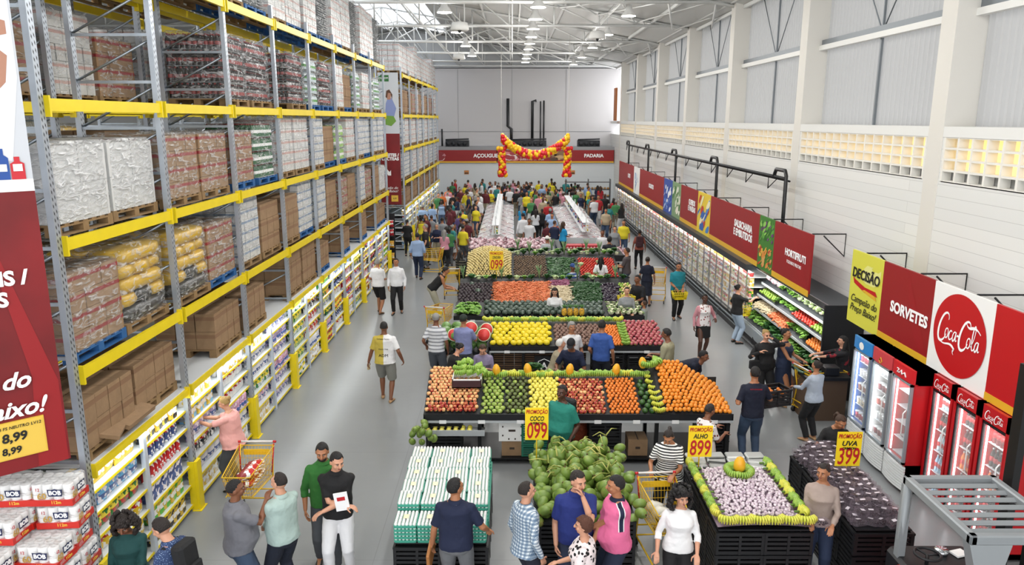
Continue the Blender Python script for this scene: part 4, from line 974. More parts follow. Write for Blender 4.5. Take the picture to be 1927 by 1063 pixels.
# printed figure: white T-shirt and folded bare arms, with a shelf of cleaning bottles below
def flat(root, pts, mat, d, nm='printed_picture'):
    b = MB(); b.add([(u, -d, z) for u, z in pts], [tuple(range(len(pts)))]); b.build(nm, mat, root)
SK = M('print_skin', '#b0806a', .5); TS = M('print_shirt', '#dfe1e6', .5)
flat(P1, [(L1-.02, ZR+1.1), (L1-.02, HH-.05), (0, HH-.05), (0, ZR+.3), (L1-.15, ZR+.3)], TS, .003)
flat(P1, [(0, ZR+1.05), (L1-.3, ZR+.85), (L1-.12, ZR+1.05), (L1-.08, ZR+1.3), (L1-.25, ZR+1.45), (0, ZR+1.4)], SK, .005); flat(P1, [(0, ZR+1.5), (L1-.35, ZR+1.42), (L1-.06, ZR+1.5), (L1-.06, ZR+1.62), (L1-.4, ZR+1.7), (0, ZR+1.7)], SK, .006)
flat(P1, [(0, ZR), (L1, ZR), (L1, ZR+.12), (0, ZR+.12)], SIGNW, .006)
for i, (c, w, hh) in enumerate([('#c62a35', .13, .3), ('#b48ad0', .11, .34), ('#e0c93a', .13, .26), ('#27509c', .12, .3), ('#c62a35', .12, .22)]):
    u = L1-.7+i*.13; flat(P1, [(u, ZR+.12), (u+w, ZR+.12), (u+w, ZR+.12+hh*.7), (u+w*.7, ZR+.12+hh*.8), (u+w*.7, ZR+.12+hh), (u+w*.3, ZR+.12+hh), (u+w*.3, ZR+.12+hh*.8), (u, ZR+.12+hh*.7)], M('print_'+c[1:], c, .5), .008+i*.001); flat(P1, [(u+.02, ZR+.2), (u+w-.02, ZR+.2), (u+w-.02, ZR+.27), (u+.02, ZR+.27)], SIGNW, .014+i*.001)
P2, L2_, ZR2, HH2 = poster(-5.42, 31.2, -4.6, 31.2, 2.43, 7.74, 'narrow hanging banner between the two racks, woman in salad picture over red', None, False)
font('lettering', 'LEITES /\nBEB. LÁCTEAS', .17, LETW, P2, (L2_-.06, -.01, 1.95), align='RIGHT', off=.008)
font('lettering', 'Campeão do\nPreço Baixo!', .15, LETW, P2, (L2_-.14, -.01, .62), shear=.35, align='RIGHT')
b = MB(); b.add([(.1, -.01, 1.5), (.3, -.01, 1.2), (.22, -.01, 1.2), (.42, -.01, 1.2), (.42, -.01, 1.42), (.36, -.01, 1.34), (.18, -.01, 1.56)], [(0, 1, 4, 5, 6), (1, 3, 4)]); b.build('arrow', LETW, P2)
b = MB(); b.box(.4, .68, -.012, 0, .12, .38); b.build('price_ticket', MATS['ticket'], P2); font('lettering', '4,99', .09, LETK, P2, (.54, -.016, .25))
flat(P2, [(.02, HH2-.35), (.45, HH2-.35), (.45, HH2-.1), (.02, HH2-.1)], M('print_green', '#2c6b34', .5), .004); font('lettering', 'SOL BOM', .1, LETW, P2, (.22, -.008, HH2-.22))
flat(P2, [(.25, 3.6), (.6, 3.5), (.72, 3.9), (.55, 4.3), (.4, 4.35), (.3, 4.1)], M('print_dress', '#8592c0', .5), .004); flat(P2, [(.36, 4.25), (.5, 4.25), (.52, 4.45), (.43, 4.55), (.35, 4.45)], SK, .005); flat(P2, [(.3, 4.35), (.36, 4.3), (.4, 4.52), (.5, 4.5), (.56, 4.25), (.58, 4.45), (.46, 4.65), (.34, 4.6)], M('print_hair', '#5a3a28', .5), .006)
flat(P2, [(.1, 3.3), (.5, 3.2), (.7, 3.4), (.6, 3.6), (.3, 3.62)], M('print_salad', '#6f9a3c', .5), .006)
for nm, root, L_, top in (('banner_cord', P1, L1, HH), ('banner_cord', P2, L2_, HH2)):
    b = MB(); b.tube([(.1, .015, top), (.1, .015, top+(2.0 if root is P1 else 1.9))], .006, 4); b.tube([(L_-.1, .015, top), (L_-.1, .015, top+(2.0 if root is P1 else 1.9))], .006, 4); b.build('hanging_cord', BSTEEL, root)
# ================================================================ fruit and vegetable islands
rr = random.Random(21)
def fm(name, stops, scale=6, rough=.4, kind='noise', **k): return ramp_mat(name, 'Object', scale, stops, rough, kind, **k)
F_ = {}
def proto(name, mb, mats, size):
    F_[name] = (mb.mesh(name, mats), size)
STEM = M('stem_brown', '#5c4326', .8); STEMG = M('stem_green', '#5f7f34', .7)
def apple_mesh(nm, mats, r=.037):
    b = MB(); b.lathe([(r*.35, r*.12), (r*.8, r*.32), (r, r*.95), (r*.92, r*1.45), (r*.6, r*1.78), (r*.25, r*1.72), (.001, r*1.55)], n=10); b.cur = 1; b.tube([(0, 0, r*1.55), (r*.15, 0, r*2)], .003, 4); proto(nm, b, mats, r)
apple_mesh('apple', [fm('apple_skin', [(.35, '#8e1d22'), (.5, '#b23a33'), (.62, '#e3c06a')], 14), STEM])
apple_mesh('pale_apple', [fm('pale_apple_skin', [(.35, '#cf5a4c'), (.5, '#e8b27a'), (.65, '#e6d58c')], 14), STEM])
def round_fruit(nm, mat, r, sy=1, sz=1, n=10, m=7, stem=True):
    b = MB(); b.ball((0, 0, r*sz), (r, r*sy, r*sz), n, m)
    if stem: b.cur = 1; b.cyl((0, 0), r*.1, r*sz*1.97, r*sz*2.03, 5)
    proto(nm, b, [mat, STEMG], r)
round_fruit('orange', fm('orange_skin', [(.3, '#e07b1c'), (.7, '#f0a43a')], 10, .4), .04)
round_fruit('tangerine', fm('tangerine_skin', [(.3, '#dd7020'), (.7, '#ee9440')], 10, .4), .033)
round_fruit('melon', fm('melon_skin', [(.3, '#e3c816'), (.7, '#f2e03a')], 12, .4), .078, .82, .8)
round_fruit('yellow_fruit', fm('yfruit_skin', [(.3, '#dccd3a'), (.7, '#efe67a')], 12, .4), .043)
round_fruit('green_mango', fm('gmango', [(.35, '#6f9a3c'), (.55, '#a9b75a'), (.68, '#dfe3d6')], 9), .048, .85, .8)
round_fruit('dark_mango', fm('dmango', [(.35, '#3f2a2c'), (.5, '#5c6a35'), (.68, '#7f8a45')], 8), .048, .85, .8)
round_fruit('red_mango', fm('rmango', [(.35, '#9a2a3a'), (.52, '#b9646a'), (.6, '#9aa04a'), (.7, '#6f8f3c')], 7), .055, .85, .8)
round_fruit('avocado', fm('avo', [(.3, '#24401f'), (.7, '#3f6a2c')], 9, .35), .06, .85, .85)
round_fruit('brown_fruit', fm('sapoti', [(.3, '#6d4c40'), (.7, '#9a7f72')], 9, .6), .05, .9, .85)
round_fruit('squash', fm('squash_skin', [(.3, '#1f2f26'), (.55, '#4b5c50'), (.7, '#8d9a90')], 14, .35), .085, 1, .75)
round_fruit('beetroot', fm('beet', [(.3, '#1f1a20'), (.7, '#4d3f45')], 9, .5), .05)
round_fruit('onion', fm('onion', [(.3, '#c9b069'), (.7, '#e6d8a0')], 9, .4), .04, 1, .9)
round_fruit('potato', fm('potato', [(.3, '#5f4a3a'), (.7, '#8a7460')], 9, .8), .042, .75, .75)
round_fruit('tomato', fm('tomato', [(.3, '#b8231e'), (.7, '#d2452f')], 9, .25), .04, 1, .85)
round_fruit('lime_fruit', fm('limef', [(.3, '#6d8f2c'), (.7, '#9ab84a')], 9, .35), .04)
b = MB(); b.ball((0, 0, .11), (.17, .12, .115), 14, 10); proto('watermelon', b, [fm('wmelon', [(.38, '#274f22'), (.5, '#5b8f43'), (.62, '#8fb868')], 22, .3, 'wave', axis='Y')], .15)
def long_veg(nm, mat, L, r, bend=.0, n=6, taper=.4):
    b = MB(); pts = [((i/5-.5)*L, bend*math.sin(math.pi*i/5), r) for i in range(6)]; b.tube(pts, [r*(1-taper*i/5) for i in range(6)], n, round_ends=True); proto(nm, b, [mat], r)
long_veg('carrot', fm('carrot', [(.3, '#cf6a3c'), (.7, '#e39062')], 7, .5), .2, .018, taper=.7)
long_veg('cucumber', fm('cucumber', [(.3, '#1d3b20'), (.7, '#3f6b38')], 7, .35), .24, .026, .015)
long_veg('eggplant', fm('eggplant', [(.3, '#1c1420'), (.7, '#3a2c3e')], 7, .25), .2, .036, .01, taper=-.3)
long_veg('cassava', fm('cassava', [(.3, '#b9a98a'), (.7, '#ded3b5')], 7, .7), .22, .028, .01)
long_veg('chili_root', fm('purple_root', [(.3, '#7a3a58'), (.7, '#a86a86')], 7, .5), .2, .024, .01)
def banana_bunch(nm, mat, n=9, L=.17, tip=None):
    b = MB(); rnd = random.Random(len(nm))
    for row in range(2):
        for i in range(n):
            a = (i/(n-1)-.5)*1.9; r0 = .03+row*.02; pts = []
            for k in range(5):
                t = k/4; d = r0+L*math.sin(t*1.35)*.75; z = .02+row*.03+.075*math.sin(t*math.pi*.95)
                pts.append((math.sin(a)*d, -math.cos(a)*d+.06, z+rnd.uniform(-.002, .002)))
            b.tube(pts, [.009, .017, .02, .018, .006], 6)
    b.cur = 1; b.tube([(0, .1, .05), (0, .03, .06)], .018, 6)
    proto(nm, b, [mat, STEMG], .09)
banana_bunch('banana_bunch', fm('banana_green', [(.3, '#6d9a34'), (.7, '#a9c454')], 7, .4)); banana_bunch('yellow_banana_bunch', fm('banana_yellow', [(.3, '#b5c23c'), (.7, '#e0d354')], 7, .4))
def leafy(nm, mat, r, h, n=16, core=None, curl=.5):
    b = MB(); rnd = random.Random(5)
    for i in range(n):
        a = rnd.uniform(0, 6.28); q = rnd.uniform(.35, 1); w = r*.45
        ca, sa = math.cos(a), math.sin(a); rings = []
        for k in range(4):
            t = k/3; d = r*q*t; z = h*(.2+.8*math.sin(t*2.0)*(1.1-q*curl)); ww = w*math.sin(.4+t*2.4)
            rings.append([(ca*d-sa*ww, sa*d+ca*ww, z), (ca*d, sa*d, z-.012), (ca*d+sa*ww, sa*d-ca*ww, z+rnd.uniform(-.01, .01))])
        b.loft(rings, False, True, close=False)
    if core: b.cur = 1; b.ball((0, 0, h*.45), (r*.55, r*.55, h*.45), 10, 6)
    proto(nm, b, [mat]+([core] if core else []), r*.8)
leafy('lettuce', fm('lettuce', [(.3, '#4f8a34'), (.7, '#9cc65a')], 9, .5), .13, .14); leafy('cabbage', fm('cabbage', [(.3, '#7fa05a'), (.7, '#c3d39a')], 6, .5), .13, .15, 14, M('cabbage_core', '#c5d4a5', .5)); leafy('leafy_greens', fm('greens', [(.3, '#1f4a22'), (.7, '#4a7f38')], 9, .55), .15, .17, 22)
leafy('cauliflower', fm('cauli_leaf', [(.3, '#5f8a44'), (.7, '#9ab56a')], 6, .5), .12, .12, 9, M('cauli_white', '#e6e1c6', .7, bump=.8, bscale=60))
b = MB()
for i in range(9):
    a = i*2.4; b.tube([(0, 0, .02), (.02*math.cos(a), .02*math.sin(a), .22), (.09*math.cos(a), .09*math.sin(a), .42)], [.014, .016, .004], 5)
proto('leek_bundle', b, [fm('leek', [(.3, '#3d6d3c'), (.7, '#a6c08a')], 5, .5)], .06)
b = MB(); b.lathe([(.03, 0), (.06, .03), (.068, .1), (.055, .17), (.03, .19)], n=10)
b.cur = 1
for i in range(14):
    a = i*2.4; q = .02+.05*(i/14); b.tube([(0, 0, .18), (q*.5*math.cos(a), q*.5*math.sin(a), .24), (q*1.6*math.cos(a), q*1.6*math.sin(a), .31-q)], [.012, .01, .002], 4)
proto('pineapple', b, [fm('pineapple', [(.2, '#7a5a1c'), (.5, '#c99a2c')], 28, .6, 'voronoi'), M('pine_leaf', '#4a7a3f', .6)], .07)
b = MB(); b.lathe([(.01, 0), (.05, .01), (.075, .07), (.07, .14), (.04, .2), (.01, .22)], n=10); proto('papaya', b, [fm('papaya', [(.3, '#e09a1c'), (.7, '#f0c23a')], 6, .4)], .07)
CNT = {}; CAP = 290; SURPLUS = {}
def add(nm, loc, rot, lab, cat, grp, sc=1.0):
    me, r = F_[nm]
    if CNT.get(nm, 0) >= CAP: SURPLUS.setdefault(nm, []).append((loc, rot, sc)); return
    CNT[nm] = CNT.get(nm, 0)+1
    o = bpy.data.objects.new(nm, me); COL.objects.link(o); o.location = loc; o.rotation_euler = rot; o.scale = (sc,)*3; tag(o, lab, cat, grp)
def heap(nm, x0, x1, y0, y1, zf, where, tilt=.3, pitch=2.0, layer2=0, spin=True, scv=.08, jit=.12, alt=None):
    r = F_[nm][1]; p = r*pitch; j = 0; y = y0+r
    human_ = nm.replace('_', ' ')
    while y < y1:
        x = x0+r+(p/2 if j % 2 else 0)
        while x < x1-r*.5:
            n2 = nm if not alt or rr.random() > alt[1] else alt[0]
            rot = (rr.uniform(-tilt, tilt), rr.uniform(-tilt, tilt), rr.uniform(0, 6.28) if spin else rr.uniform(-.25, .25))
            h2 = n2.replace('_', ' ')
            add(n2, (x+rr.uniform(-jit, jit)*r, y+rr.uniform(-jit, jit)*r, zf(x, y)-r*.25), rot, '%s in the sloping display on %s' % (h2, where), h2.split()[-1], '%ss on %s' % (h2, where), rr.uniform(1-scv, 1+scv))
            x += p
        y += p*.98; j += 1
def slope(y0, z0, y1, z1): return lambda x, y: z0+(z1-z0)*min(1.2, max(0, (y-y0)/(y1-y0)))
TKT = M('ticket_white', '#eceded', .5); RAIL = M('price_rail_steel', '#c3c8cb', .35, .3)
def stand(x0, x1, y0, y1, z0, zf, label, posts, ntick=4, zlip=.93):
    root = empty('display_table', (x0, y0, 0), 0, label, 'display table'); w = x1-x0; d = y1-y0
    b = MB(); b.box(0, w, 0, .02, z0-.1, zlip+.03); b.cur = 1; b.box(0, w, -.02, 0, z0-.12, z0-.085); b.build('front_lip', [BLACK, RAIL], root)
    b = MB(); nx, ny = max(2, int(w/.15)), 8
    vs = [(w*i/nx, d*j/ny, zf(x0+w*i/nx, y0+d*j/ny)-.03) for j in range(ny+1) for i in range(nx+1)]
    b.add(vs, [(j*(nx+1)+i, j*(nx+1)+i+1, (j+1)*(nx+1)+i+1, (j+1)*(nx+1)+i) for j in range(ny) for i in range(nx)]); b.box(0, w, d-.02, d, z0-.1, zf((x0+x1)/2, y1)-.04); b.box(0, .02, 0, d, z0-.1, z0); b.box(w-.02, w, 0, d, z0-.1, z0)
    b.build('sloping_tray', M('tray_black', '#16181a', .6), root)
    for px in posts:
        b = MB(); b.box(px-x0-.03, px-x0+.03, .02, .1, 0, z0-.1); b.box(px-x0-.03, px-x0+.03, d-.1, d-.02, 0, z0-.1); b.box(px-x0-.025, px-x0+.025, 0, d, z0-.14, z0-.1); b.build('leg', BSTEEL, root)
    b = MB(); b.box(0, w, .05, d-.05, .1, .13); b.build('lower_shelf', BSTEEL, root)
    for i in range(ntick):
        b = MB(); x = w*(i+.5)/ntick; b.box(x-.06, x+.06, -.03, -.02, z0-.13, z0-.07); b.build('price_ticket', TKT, root)
    return root
# ---- island one
W1 = 'the fruit island just behind the coconuts'
z1 = slope(12.08, .93, 13.2, 1.24)
def zbig(x, y):
    t = (y-12.05)/1.15; top = 1.5 if x < 3.05 else 1.5-(x-3.05)*.62
    return .95+(top-.95)*min(1, max(0, t))**.9 if x > 2.55 else z1(x, y)
def zl(x, y): return .98+.42*min(1, max(0, (y-12.08)/1.1)) if x < -.55 else z1(x, y)
def zt1(x, y): return zl(x, y) if x < -.55 else (zbig(x, y) if x > 2.55 else z1(x, y))
stand(-1.52, 3.8, 12.05, 13.25, .93, zt1, 'black display table of island one, loaded with apples, mangoes and oranges', (-1.46, -.56, .9, 2.5, 3.72), 8)
heap('apple', -1.5, -.57, 12.08, 12.32, zl, W1, alt=('pale_apple', .25)); heap('pale_apple', -1.5, -.57, 12.32, 13.2, zl, W1, alt=('apple', .06))
heap('green_mango', -.55, -.13, 12.1, 13.1, z1, W1); heap('dark_mango', -.13, .3, 12.1, 13.1, z1, W1, alt=('green_mango', .12)); heap('yellow_fruit', .3, .84, 12.1, 13.1, z1, W1, jit=.06)
heap('apple', .84, 1.66, 12.1, 13.1, z1, W1, pitch=2.1, jit=.05, alt=('pale_apple', .2)); heap('tangerine', 1.68, 2.22, 12.1, 13.1, z1, W1, pitch=2.25, jit=.05); heap('avocado', 2.23, 2.48, 12.1, 13.1, z1, W1, jit=.05)
heap('orange', 2.62, 3.8, 12.08, 13.2, zbig, W1, pitch=1.95, jit=.1)
for i in range(7): add('yellow_banana_bunch', (2.54, 12.15+i*.16, z1(0, 12.15+i*.16)+.02), (.3, 0, rr.uniform(-.3, .3)), 'yellow-green banana bunch in the strip between avocados and oranges', 'banana bunch', 'banana strip between avocados and oranges', .8)
for i in range(21):
    x = -.5+i*.145; add('banana_bunch' if rr.random() < .7 else 'yellow_banana_bunch', (x, 13.18+rr.uniform(-.04, .04), 1.24), (rr.uniform(-.1, .3), 0, rr.uniform(-.6, .6)), 'banana bunch along the back ridge of island one', 'banana bunch', 'banana bunches along the back ridge of island one', 1.0)
for x, y, z in ((-.6, 13.05, 1.28), (-.28, 13.1, 1.3), (.3, 13.12, 1.31), (1.05, 13.1, 1.31), (1.9, 13.1, 1.31), (2.42, 13.15, 1.42)): add('papaya', (x, y, z), (.1, rr.uniform(-.2, .2), 0), 'golden papaya standing upright among the bananas on island one', 'papaya', 'papayas standing among bananas on island one', 1.0)
for i in range(10): add('banana_bunch', (-.95+(i % 4)*.13, 12.75+(i//4)*.12, 1.42+(i//4)*.05), (.2, 0, rr.uniform(-2, 2)), 'banana bunch heaped in the box above the pale apples', 'banana bunch', 'banana bunches in the box above the apples', .95)
b = MB(); b.box(-.26, .26, -.2, .2, 0, .02); b.box(-.26, .26, -.2, -.18, 0, .16); b.box(-.26, .26, .18, .2, 0, .16); b.box(-.26, -.24, -.2, .2, 0, .16); b.box(.24, .26, -.2, .2, 0, .16); b.cur = 1; b.box(-.25, .25, -.206, -.2, .02, .14)
b.build('fruit_box', [SIGNW, M('box_dark', '#3a1a20', .6)], None, (-.8, 12.72, 1.26), label='white and dark fruit box tilted on the pale apples, full of bananas', cat='box')
for i in range(5): add('leafy_greens', (.3+i*.05, 13.25, 1.34+.03*(i % 2)), (0, 0, i), 'feathery green herb bunch among the bananas behind island one', 'herbs', 'herb bunches behind island one', .75)
for i in range(3): add('banana_bunch', (2.5+i*.06, 13.1, 1.45+i*.03), (.2, 0, i), 'banana bunch heaped beside the orange mound', 'banana bunch', 'banana bunches beside the orange mound')
# under the table: crates, boxes, sacks
def crate(nm, w, d, h, mat, base=0):
    b = MB(); n = 5
    for i in range(n):
        z = .01+h*i/n; t = h/n*.62
        b.box(-w/2, w/2, -d/2, -d/2+.015, z, z+t); b.box(-w/2, w/2, d/2-.015, d/2, z, z+t); b.box(-w/2, -w/2+.015, -d/2, d/2, z, z+t); b.box(w/2-.015, w/2, -d/2, d/2, z, z+t)
    for x in (-w/2, w/2-.03, -.015):
        b.box(x, x+.03, -d/2-.006, -d/2+.01, 0, h); b.box(x, x+.03, d/2-.01, d/2+.006, 0, h)
    for y in (-d/2, d/2-.03): b.box(-w/2-.006, -w/2+.01, y, y+.03, 0, h); b.box(w/2-.01, w/2+.006, y, y+.03, 0, h)
    b.box(-w/2-.008, w/2+.008, -d/2-.008, -d/2+.02, h-.025, h); b.box(-w/2-.008, w/2+.008, d/2-.02, d/2+.008, h-.025, h); b.box(-w/2-.008, -w/2+.02, -d/2, d/2, h-.025, h); b.box(w/2-.02, w/2+.008, -d/2, d/2, h-.025, h)
    b.box(-w/2, w/2, -d/2, d/2, 0, .012)
    o = b.build(nm, mat, None, (0, 0, -60)); return o
CRB = crate('black_crate', .55, .36, .3, M('crate_black', '#101114', .45)); CRG = crate('green_crate', .5, .36, .2, M('crate_green', '#1d6b55', .5))
first = {}
def place(o, loc, rz, lab, cat, grp):
    if o.name not in first: first[o.name] = 1; o.location = loc; o.rotation_euler.z = rz; tag(o, lab, cat, grp); return o
    return copy_tree(o, loc, rz, lab, cat, grp)
for i, x in enumerate((-1.15, -1.15, 1.62, 1.62, 1.62, 3.5, 3.5)):
    z = {0: .14, 1: .45, 2: .14, 3: .45, 4: .0, 5: .14, 6: .45}[i]
    if i == 4: continue
    place(CRB, (x, 12.32, z), 0, 'black slatted crate under island one, %s' % ['below the pale apples, lower', 'below the pale apples, upper', 'below the tangerines, lower', 'below the tangerines, upper', '', 'below the orange mound, lower', 'below the orange mound, upper'][i], 'crate', 'crates under island one')
for k in range(3): place(CRG, (.42, 12.32, .14+k*.205), 0, 'green plastic crate under island one, %s of the stack of three' % ['lowest', 'middle', 'top'][k], 'crate', 'green crates under island one')
def cbox(x0, y0, z0, w, d, h, mat, lab, nm='cardboard_box', holes=False, top=None):
    b = MB(); b.box(-w/2, w/2, -d/2, d/2, 0, h)
    if holes:
        b.cur = 1
        for u, v in ((-.35, .3), (.35, .3), (-.35, .75), (.35, .75), (-.12, .12), (.12, .12)): b.box(u*w-.012, u*w+.012, -d/2-.003, -d/2, v*h-.014, v*h+.014)
        b.box(-.06, .06, -d/2-.003, -d/2, h*.5, h*.6)
    else:
        b.cur = 1; b.box(-w*.12, w*.12, -d/2-.003, -d/2, h*.42, h*.56); b.box(-.01, .01, -d/2, d/2, h, h+.002)
    return b.build(nm, [mat, top or M('print_dark', '#3a3028', .7)], None, (x0, y0, z0), label=lab, cat='box')
cbox(0, 12.35, .14, .36, .36, .28, CARD, 'brown cardboard box under island one, below the white box'); cbox(0, 12.33, .42, .46, .36, .36, SIGNW, 'white vented fruit box under island one, on a brown box', 'fruit_box', True)
cbox(2.2, 12.35, .14, .34, .36, .3, CARD, 'brown cardboard box with loose fruit under island one, below the tangerines')
b = MB(); b.ball((0, 0, .28), (.28, .22, .28), 12, 8); b.build('mesh_sack', M('sack_orange', '#9a4428', .6, bump=.9, bscale=40), None, (1.15, 12.6, .13), label='orange mesh sack of fruit under island one behind the man in teal', cat='sack')
b = MB(); b.box(-.55, .55, -.16, .16, 0, .02); b.box(-.55, .55, -.18, -.16, 0, .1); wc = b.build('wire_tray', RAIL, None, (-1.02, 12.14, .6), label='pale wire tray of yellow squashes under the pale apples', cat='tray')
for i in range(14): add('yellow_fruit', (-1.45+(i % 7)*.12, 12.05+(i//7)*.12, .62), (0, 0, i), 'pale yellow squash lying in the wire tray under the pale apples', 'squash', 'squashes in the wire tray', 1.1)
# ---- island two
W2 = 'the melon island, second from the coconuts'
z2 = slope(16.0, .95, 17.2, 1.2)
stand(-.5, 3.4, 16.0, 17.25, .93, z2, 'black display table of island two, with yellow melons and mangoes', (-.44, .25, 1.5, 2.3, 3.34), 5)
heap('melon', -.5, .93, 16.02, 17.05, z2, W2, pitch=1.9, jit=.03, spin=False); heap('brown_fruit', .95, 2.08, 16.02, 17.0, z2, W2); heap('tangerine', 2.08, 2.5, 16.02, 17.0, z2, W2, pitch=2.1)
heap('red_mango', 2.62, 3.4, 16.02, 17.15, z2, W2, pitch=1.95)
for i in range(8): add('banana_bunch', (2.55, 16.1+i*.13, z2(0, 16.1+i*.13)), (.3, 0, rr.uniform(-.3, .3)), 'green banana bunch in the strip before the red mangoes', 'banana bunch', 'banana strip before the red mangoes', .75)
for i in range(22): add('banana_bunch' if i % 3 else 'yellow_banana_bunch', (-.55+i*.145, 17.2, 1.2), (.2, 0, rr.uniform(-.5, .5)), 'green banana bunch along the back ridge of island two', 'banana bunch', 'banana bunches along the back ridge of island two', 1.05)
for i in range(4): add('pineapple', (1.25+i*.14, 17.35, 1.3), (0, 0, i), 'pineapple standing behind the brown fruit on island two', 'pineapple', 'pineapples behind island two')
b = MB()
for i in range(9):
    for k in range(7): b.cbox((-.95+i*.235, 0, .05+k*.115), (.225, .4, .1), 0)
b.build('mango_cartons', ramp_mat('carton_stack', 'Object', 6, [(.4, '#2c2420'), (.6, '#8a6a50')], .8, 'bands', axis='Z'), None, (.65, 16.55, .0), label='low block of brown fruit trays stored beneath the melon island', cat='trays')['kind'] = 'stuff'
b = MB(); b.box(-.22, .22, -.02, 0, 0, .42); b.cur = 1; b.tube([(-.13, -.022, .3), (0, -.022, .36), (.13, -.022, .3), (.13, -.022, .16), (0, -.022, .08), (-.13, -.022, .16), (-.13, -.022, .3)], .009, 4)
sg = b.build('crest_board', [BLACK, LETW], None, (.72, 16.02, .3), label='black board with white shield and letter A under the melons', cat='sign'); font('lettering', 'A', .2, LETW, sg, (0, -.025, .2), off=.004)
for i in range(4):
    for k in range(2): place(CRB, (2.0+i*.33+.12*(i > 1), 16.3, .14+k*.31), R(90), 'black crate under the melon island, %s from the crest board, %s' % (ORD[i], ('lower', 'upper')[k]), 'crate', 'crates under the melon island')
# watermelons beside island two
def wtable(x0, x1, y0, y1, z, lab):
    root = empty('low_platform', (x0, y0, 0), 0, lab, 'platform'); b = MB(); b.box(0, x1-x0, 0, y1-y0, z-.06, z); b.build('top', BLACK, root)
    for a in (.04, x1-x0-.1):
        for c in (.04, y1-y0-.1): b = MB(); b.box(a, a+.06, c, c+.06, 0, z-.06); b.build('leg', BSTEEL, root)
wtable(-1.75, -.55, 16.2, 18.2, .75, 'black platform holding whole and cut watermelons beside the melons')
for i in range(26):
    c = (-1.55+(i % 4)*.28+rr.uniform(-.03, .03), 16.4+((i//4) % 4)*.42, .76+(i//16)*.2+(.0 if i < 16 else .0)); add('watermelon', c, (0, 0, rr.uniform(0, 3)), 'striped green watermelon heaped on the platform beside the melons', 'watermelon', 'watermelons on the platform')
b = MB(); n = 14; b.lathe([(.005, 0), (.1, .02), (.155, .08), (.16, .12)], n=16); b.cur = 1; b.lathe([(.0, .121), (.158, .121), (.158, .1205)], n=16); b.cur = 2; b.lathe([(.0, .123), (.14, .123), (.14, .1205)], n=16)
F_['cut_watermelon'] = (b.mesh('cut_watermelon', [MATS['wmelon'], M('rind', '#e4e8c9', .5), M('flesh', '#d23a36', .4, var=.15, vscale=30)]), .15)
for (x, y, z, rx, ry, lab) in ((-.95, 16.5, 1.2, .9, .2, 'cut watermelon half with red flesh, by the man in the lavender shirt'), (-.62, 16.35, 1.1, 1.1, -.3, 'cut watermelon half showing red flesh, nearest the yellow melons'), (-.55, 16.5, 1.2, 1.2, -.8, 'cut watermelon half tilted beside another half at the melon corner'), (-1.35, 16.45, 1.05, .9, .5, 'cut watermelon half low on the platform corner near the grey cap')):
    add('cut_watermelon', (x, y, z), (rx, ry, 0), lab, 'watermelon', None)
# ---- island three: squash ledge and root vegetables
W3 = 'the vegetable island with carrots'
z3a = slope(18.6, .98, 19.4, 1.12); z3 = slope(19.8, .95, 21.2, 1.38)
stand(-1.5, 3.4, 18.55, 19.5, .95, z3a, 'low black ledge of island three, covered with dark squashes', (-1.44, .9, 3.34), 5, .95)
heap('squash', -.75, 2.4, 18.6, 19.35, z3a, W3, pitch=1.85); heap('lettuce', -1.5, -.8, 18.6, 19.3, z3a, W3, pitch=1.6); heap('cauliflower', 2.45, 3.4, 18.6, 19.3, z3a, W3, pitch=1.6)
stand(-1.5, 3.4, 19.8, 21.3, .95, z3, 'black display table of island three, with carrots and cucumbers', (-1.44, .9, 3.34), 5)
heap('beetroot', -1.5, -.55, 19.82, 20.9, z3, W3, alt=('squash', .03)); heap('carrot', -.5, 1.05, 19.82, 21.0, z3, W3, pitch=3.4, tilt=.15); heap('carrot', -.5, 1.05, 19.85, 21.0, lambda x, y: z3(x, y)+.035, W3, pitch=3.6, tilt=.2)
heap('cassava', 1.1, 1.65, 19.82, 20.8, z3, W3, pitch=2.2); heap('chili_root', 1.1, 1.65, 20.8, 21.1, z3, W3, pitch=2.2); heap('cucumber', 1.7, 2.5, 19.82, 21.0, z3, W3, pitch=2.2); heap('eggplant', 2.55, 2.95, 19.82, 20.9, z3, W3, pitch=1.9); heap('lime_fruit', 3.0, 3.4, 19.82, 20.9, z3, W3, alt=('onion', .5))
for i in range(22): add(['leek_bundle', 'leafy_greens', 'cabbage', 'lettuce', 'leafy_greens'][i % 5], (-1.4+i*.22, 21.25+rr.uniform(-.08, .08), 1.36), (rr.uniform(-.15, .15), rr.uniform(-.15, .15), i), '%s along the back ridge of the carrot island' % ['leek bundle', 'dark leafy greens', 'pale cabbage', 'lettuce head', 'dark leafy greens'][i % 5], 'vegetable', 'greens along the ridge of the carrot island: '+['leeks', 'greens', 'cabbages', 'lettuces', 'greens'][i % 5], 1.0)
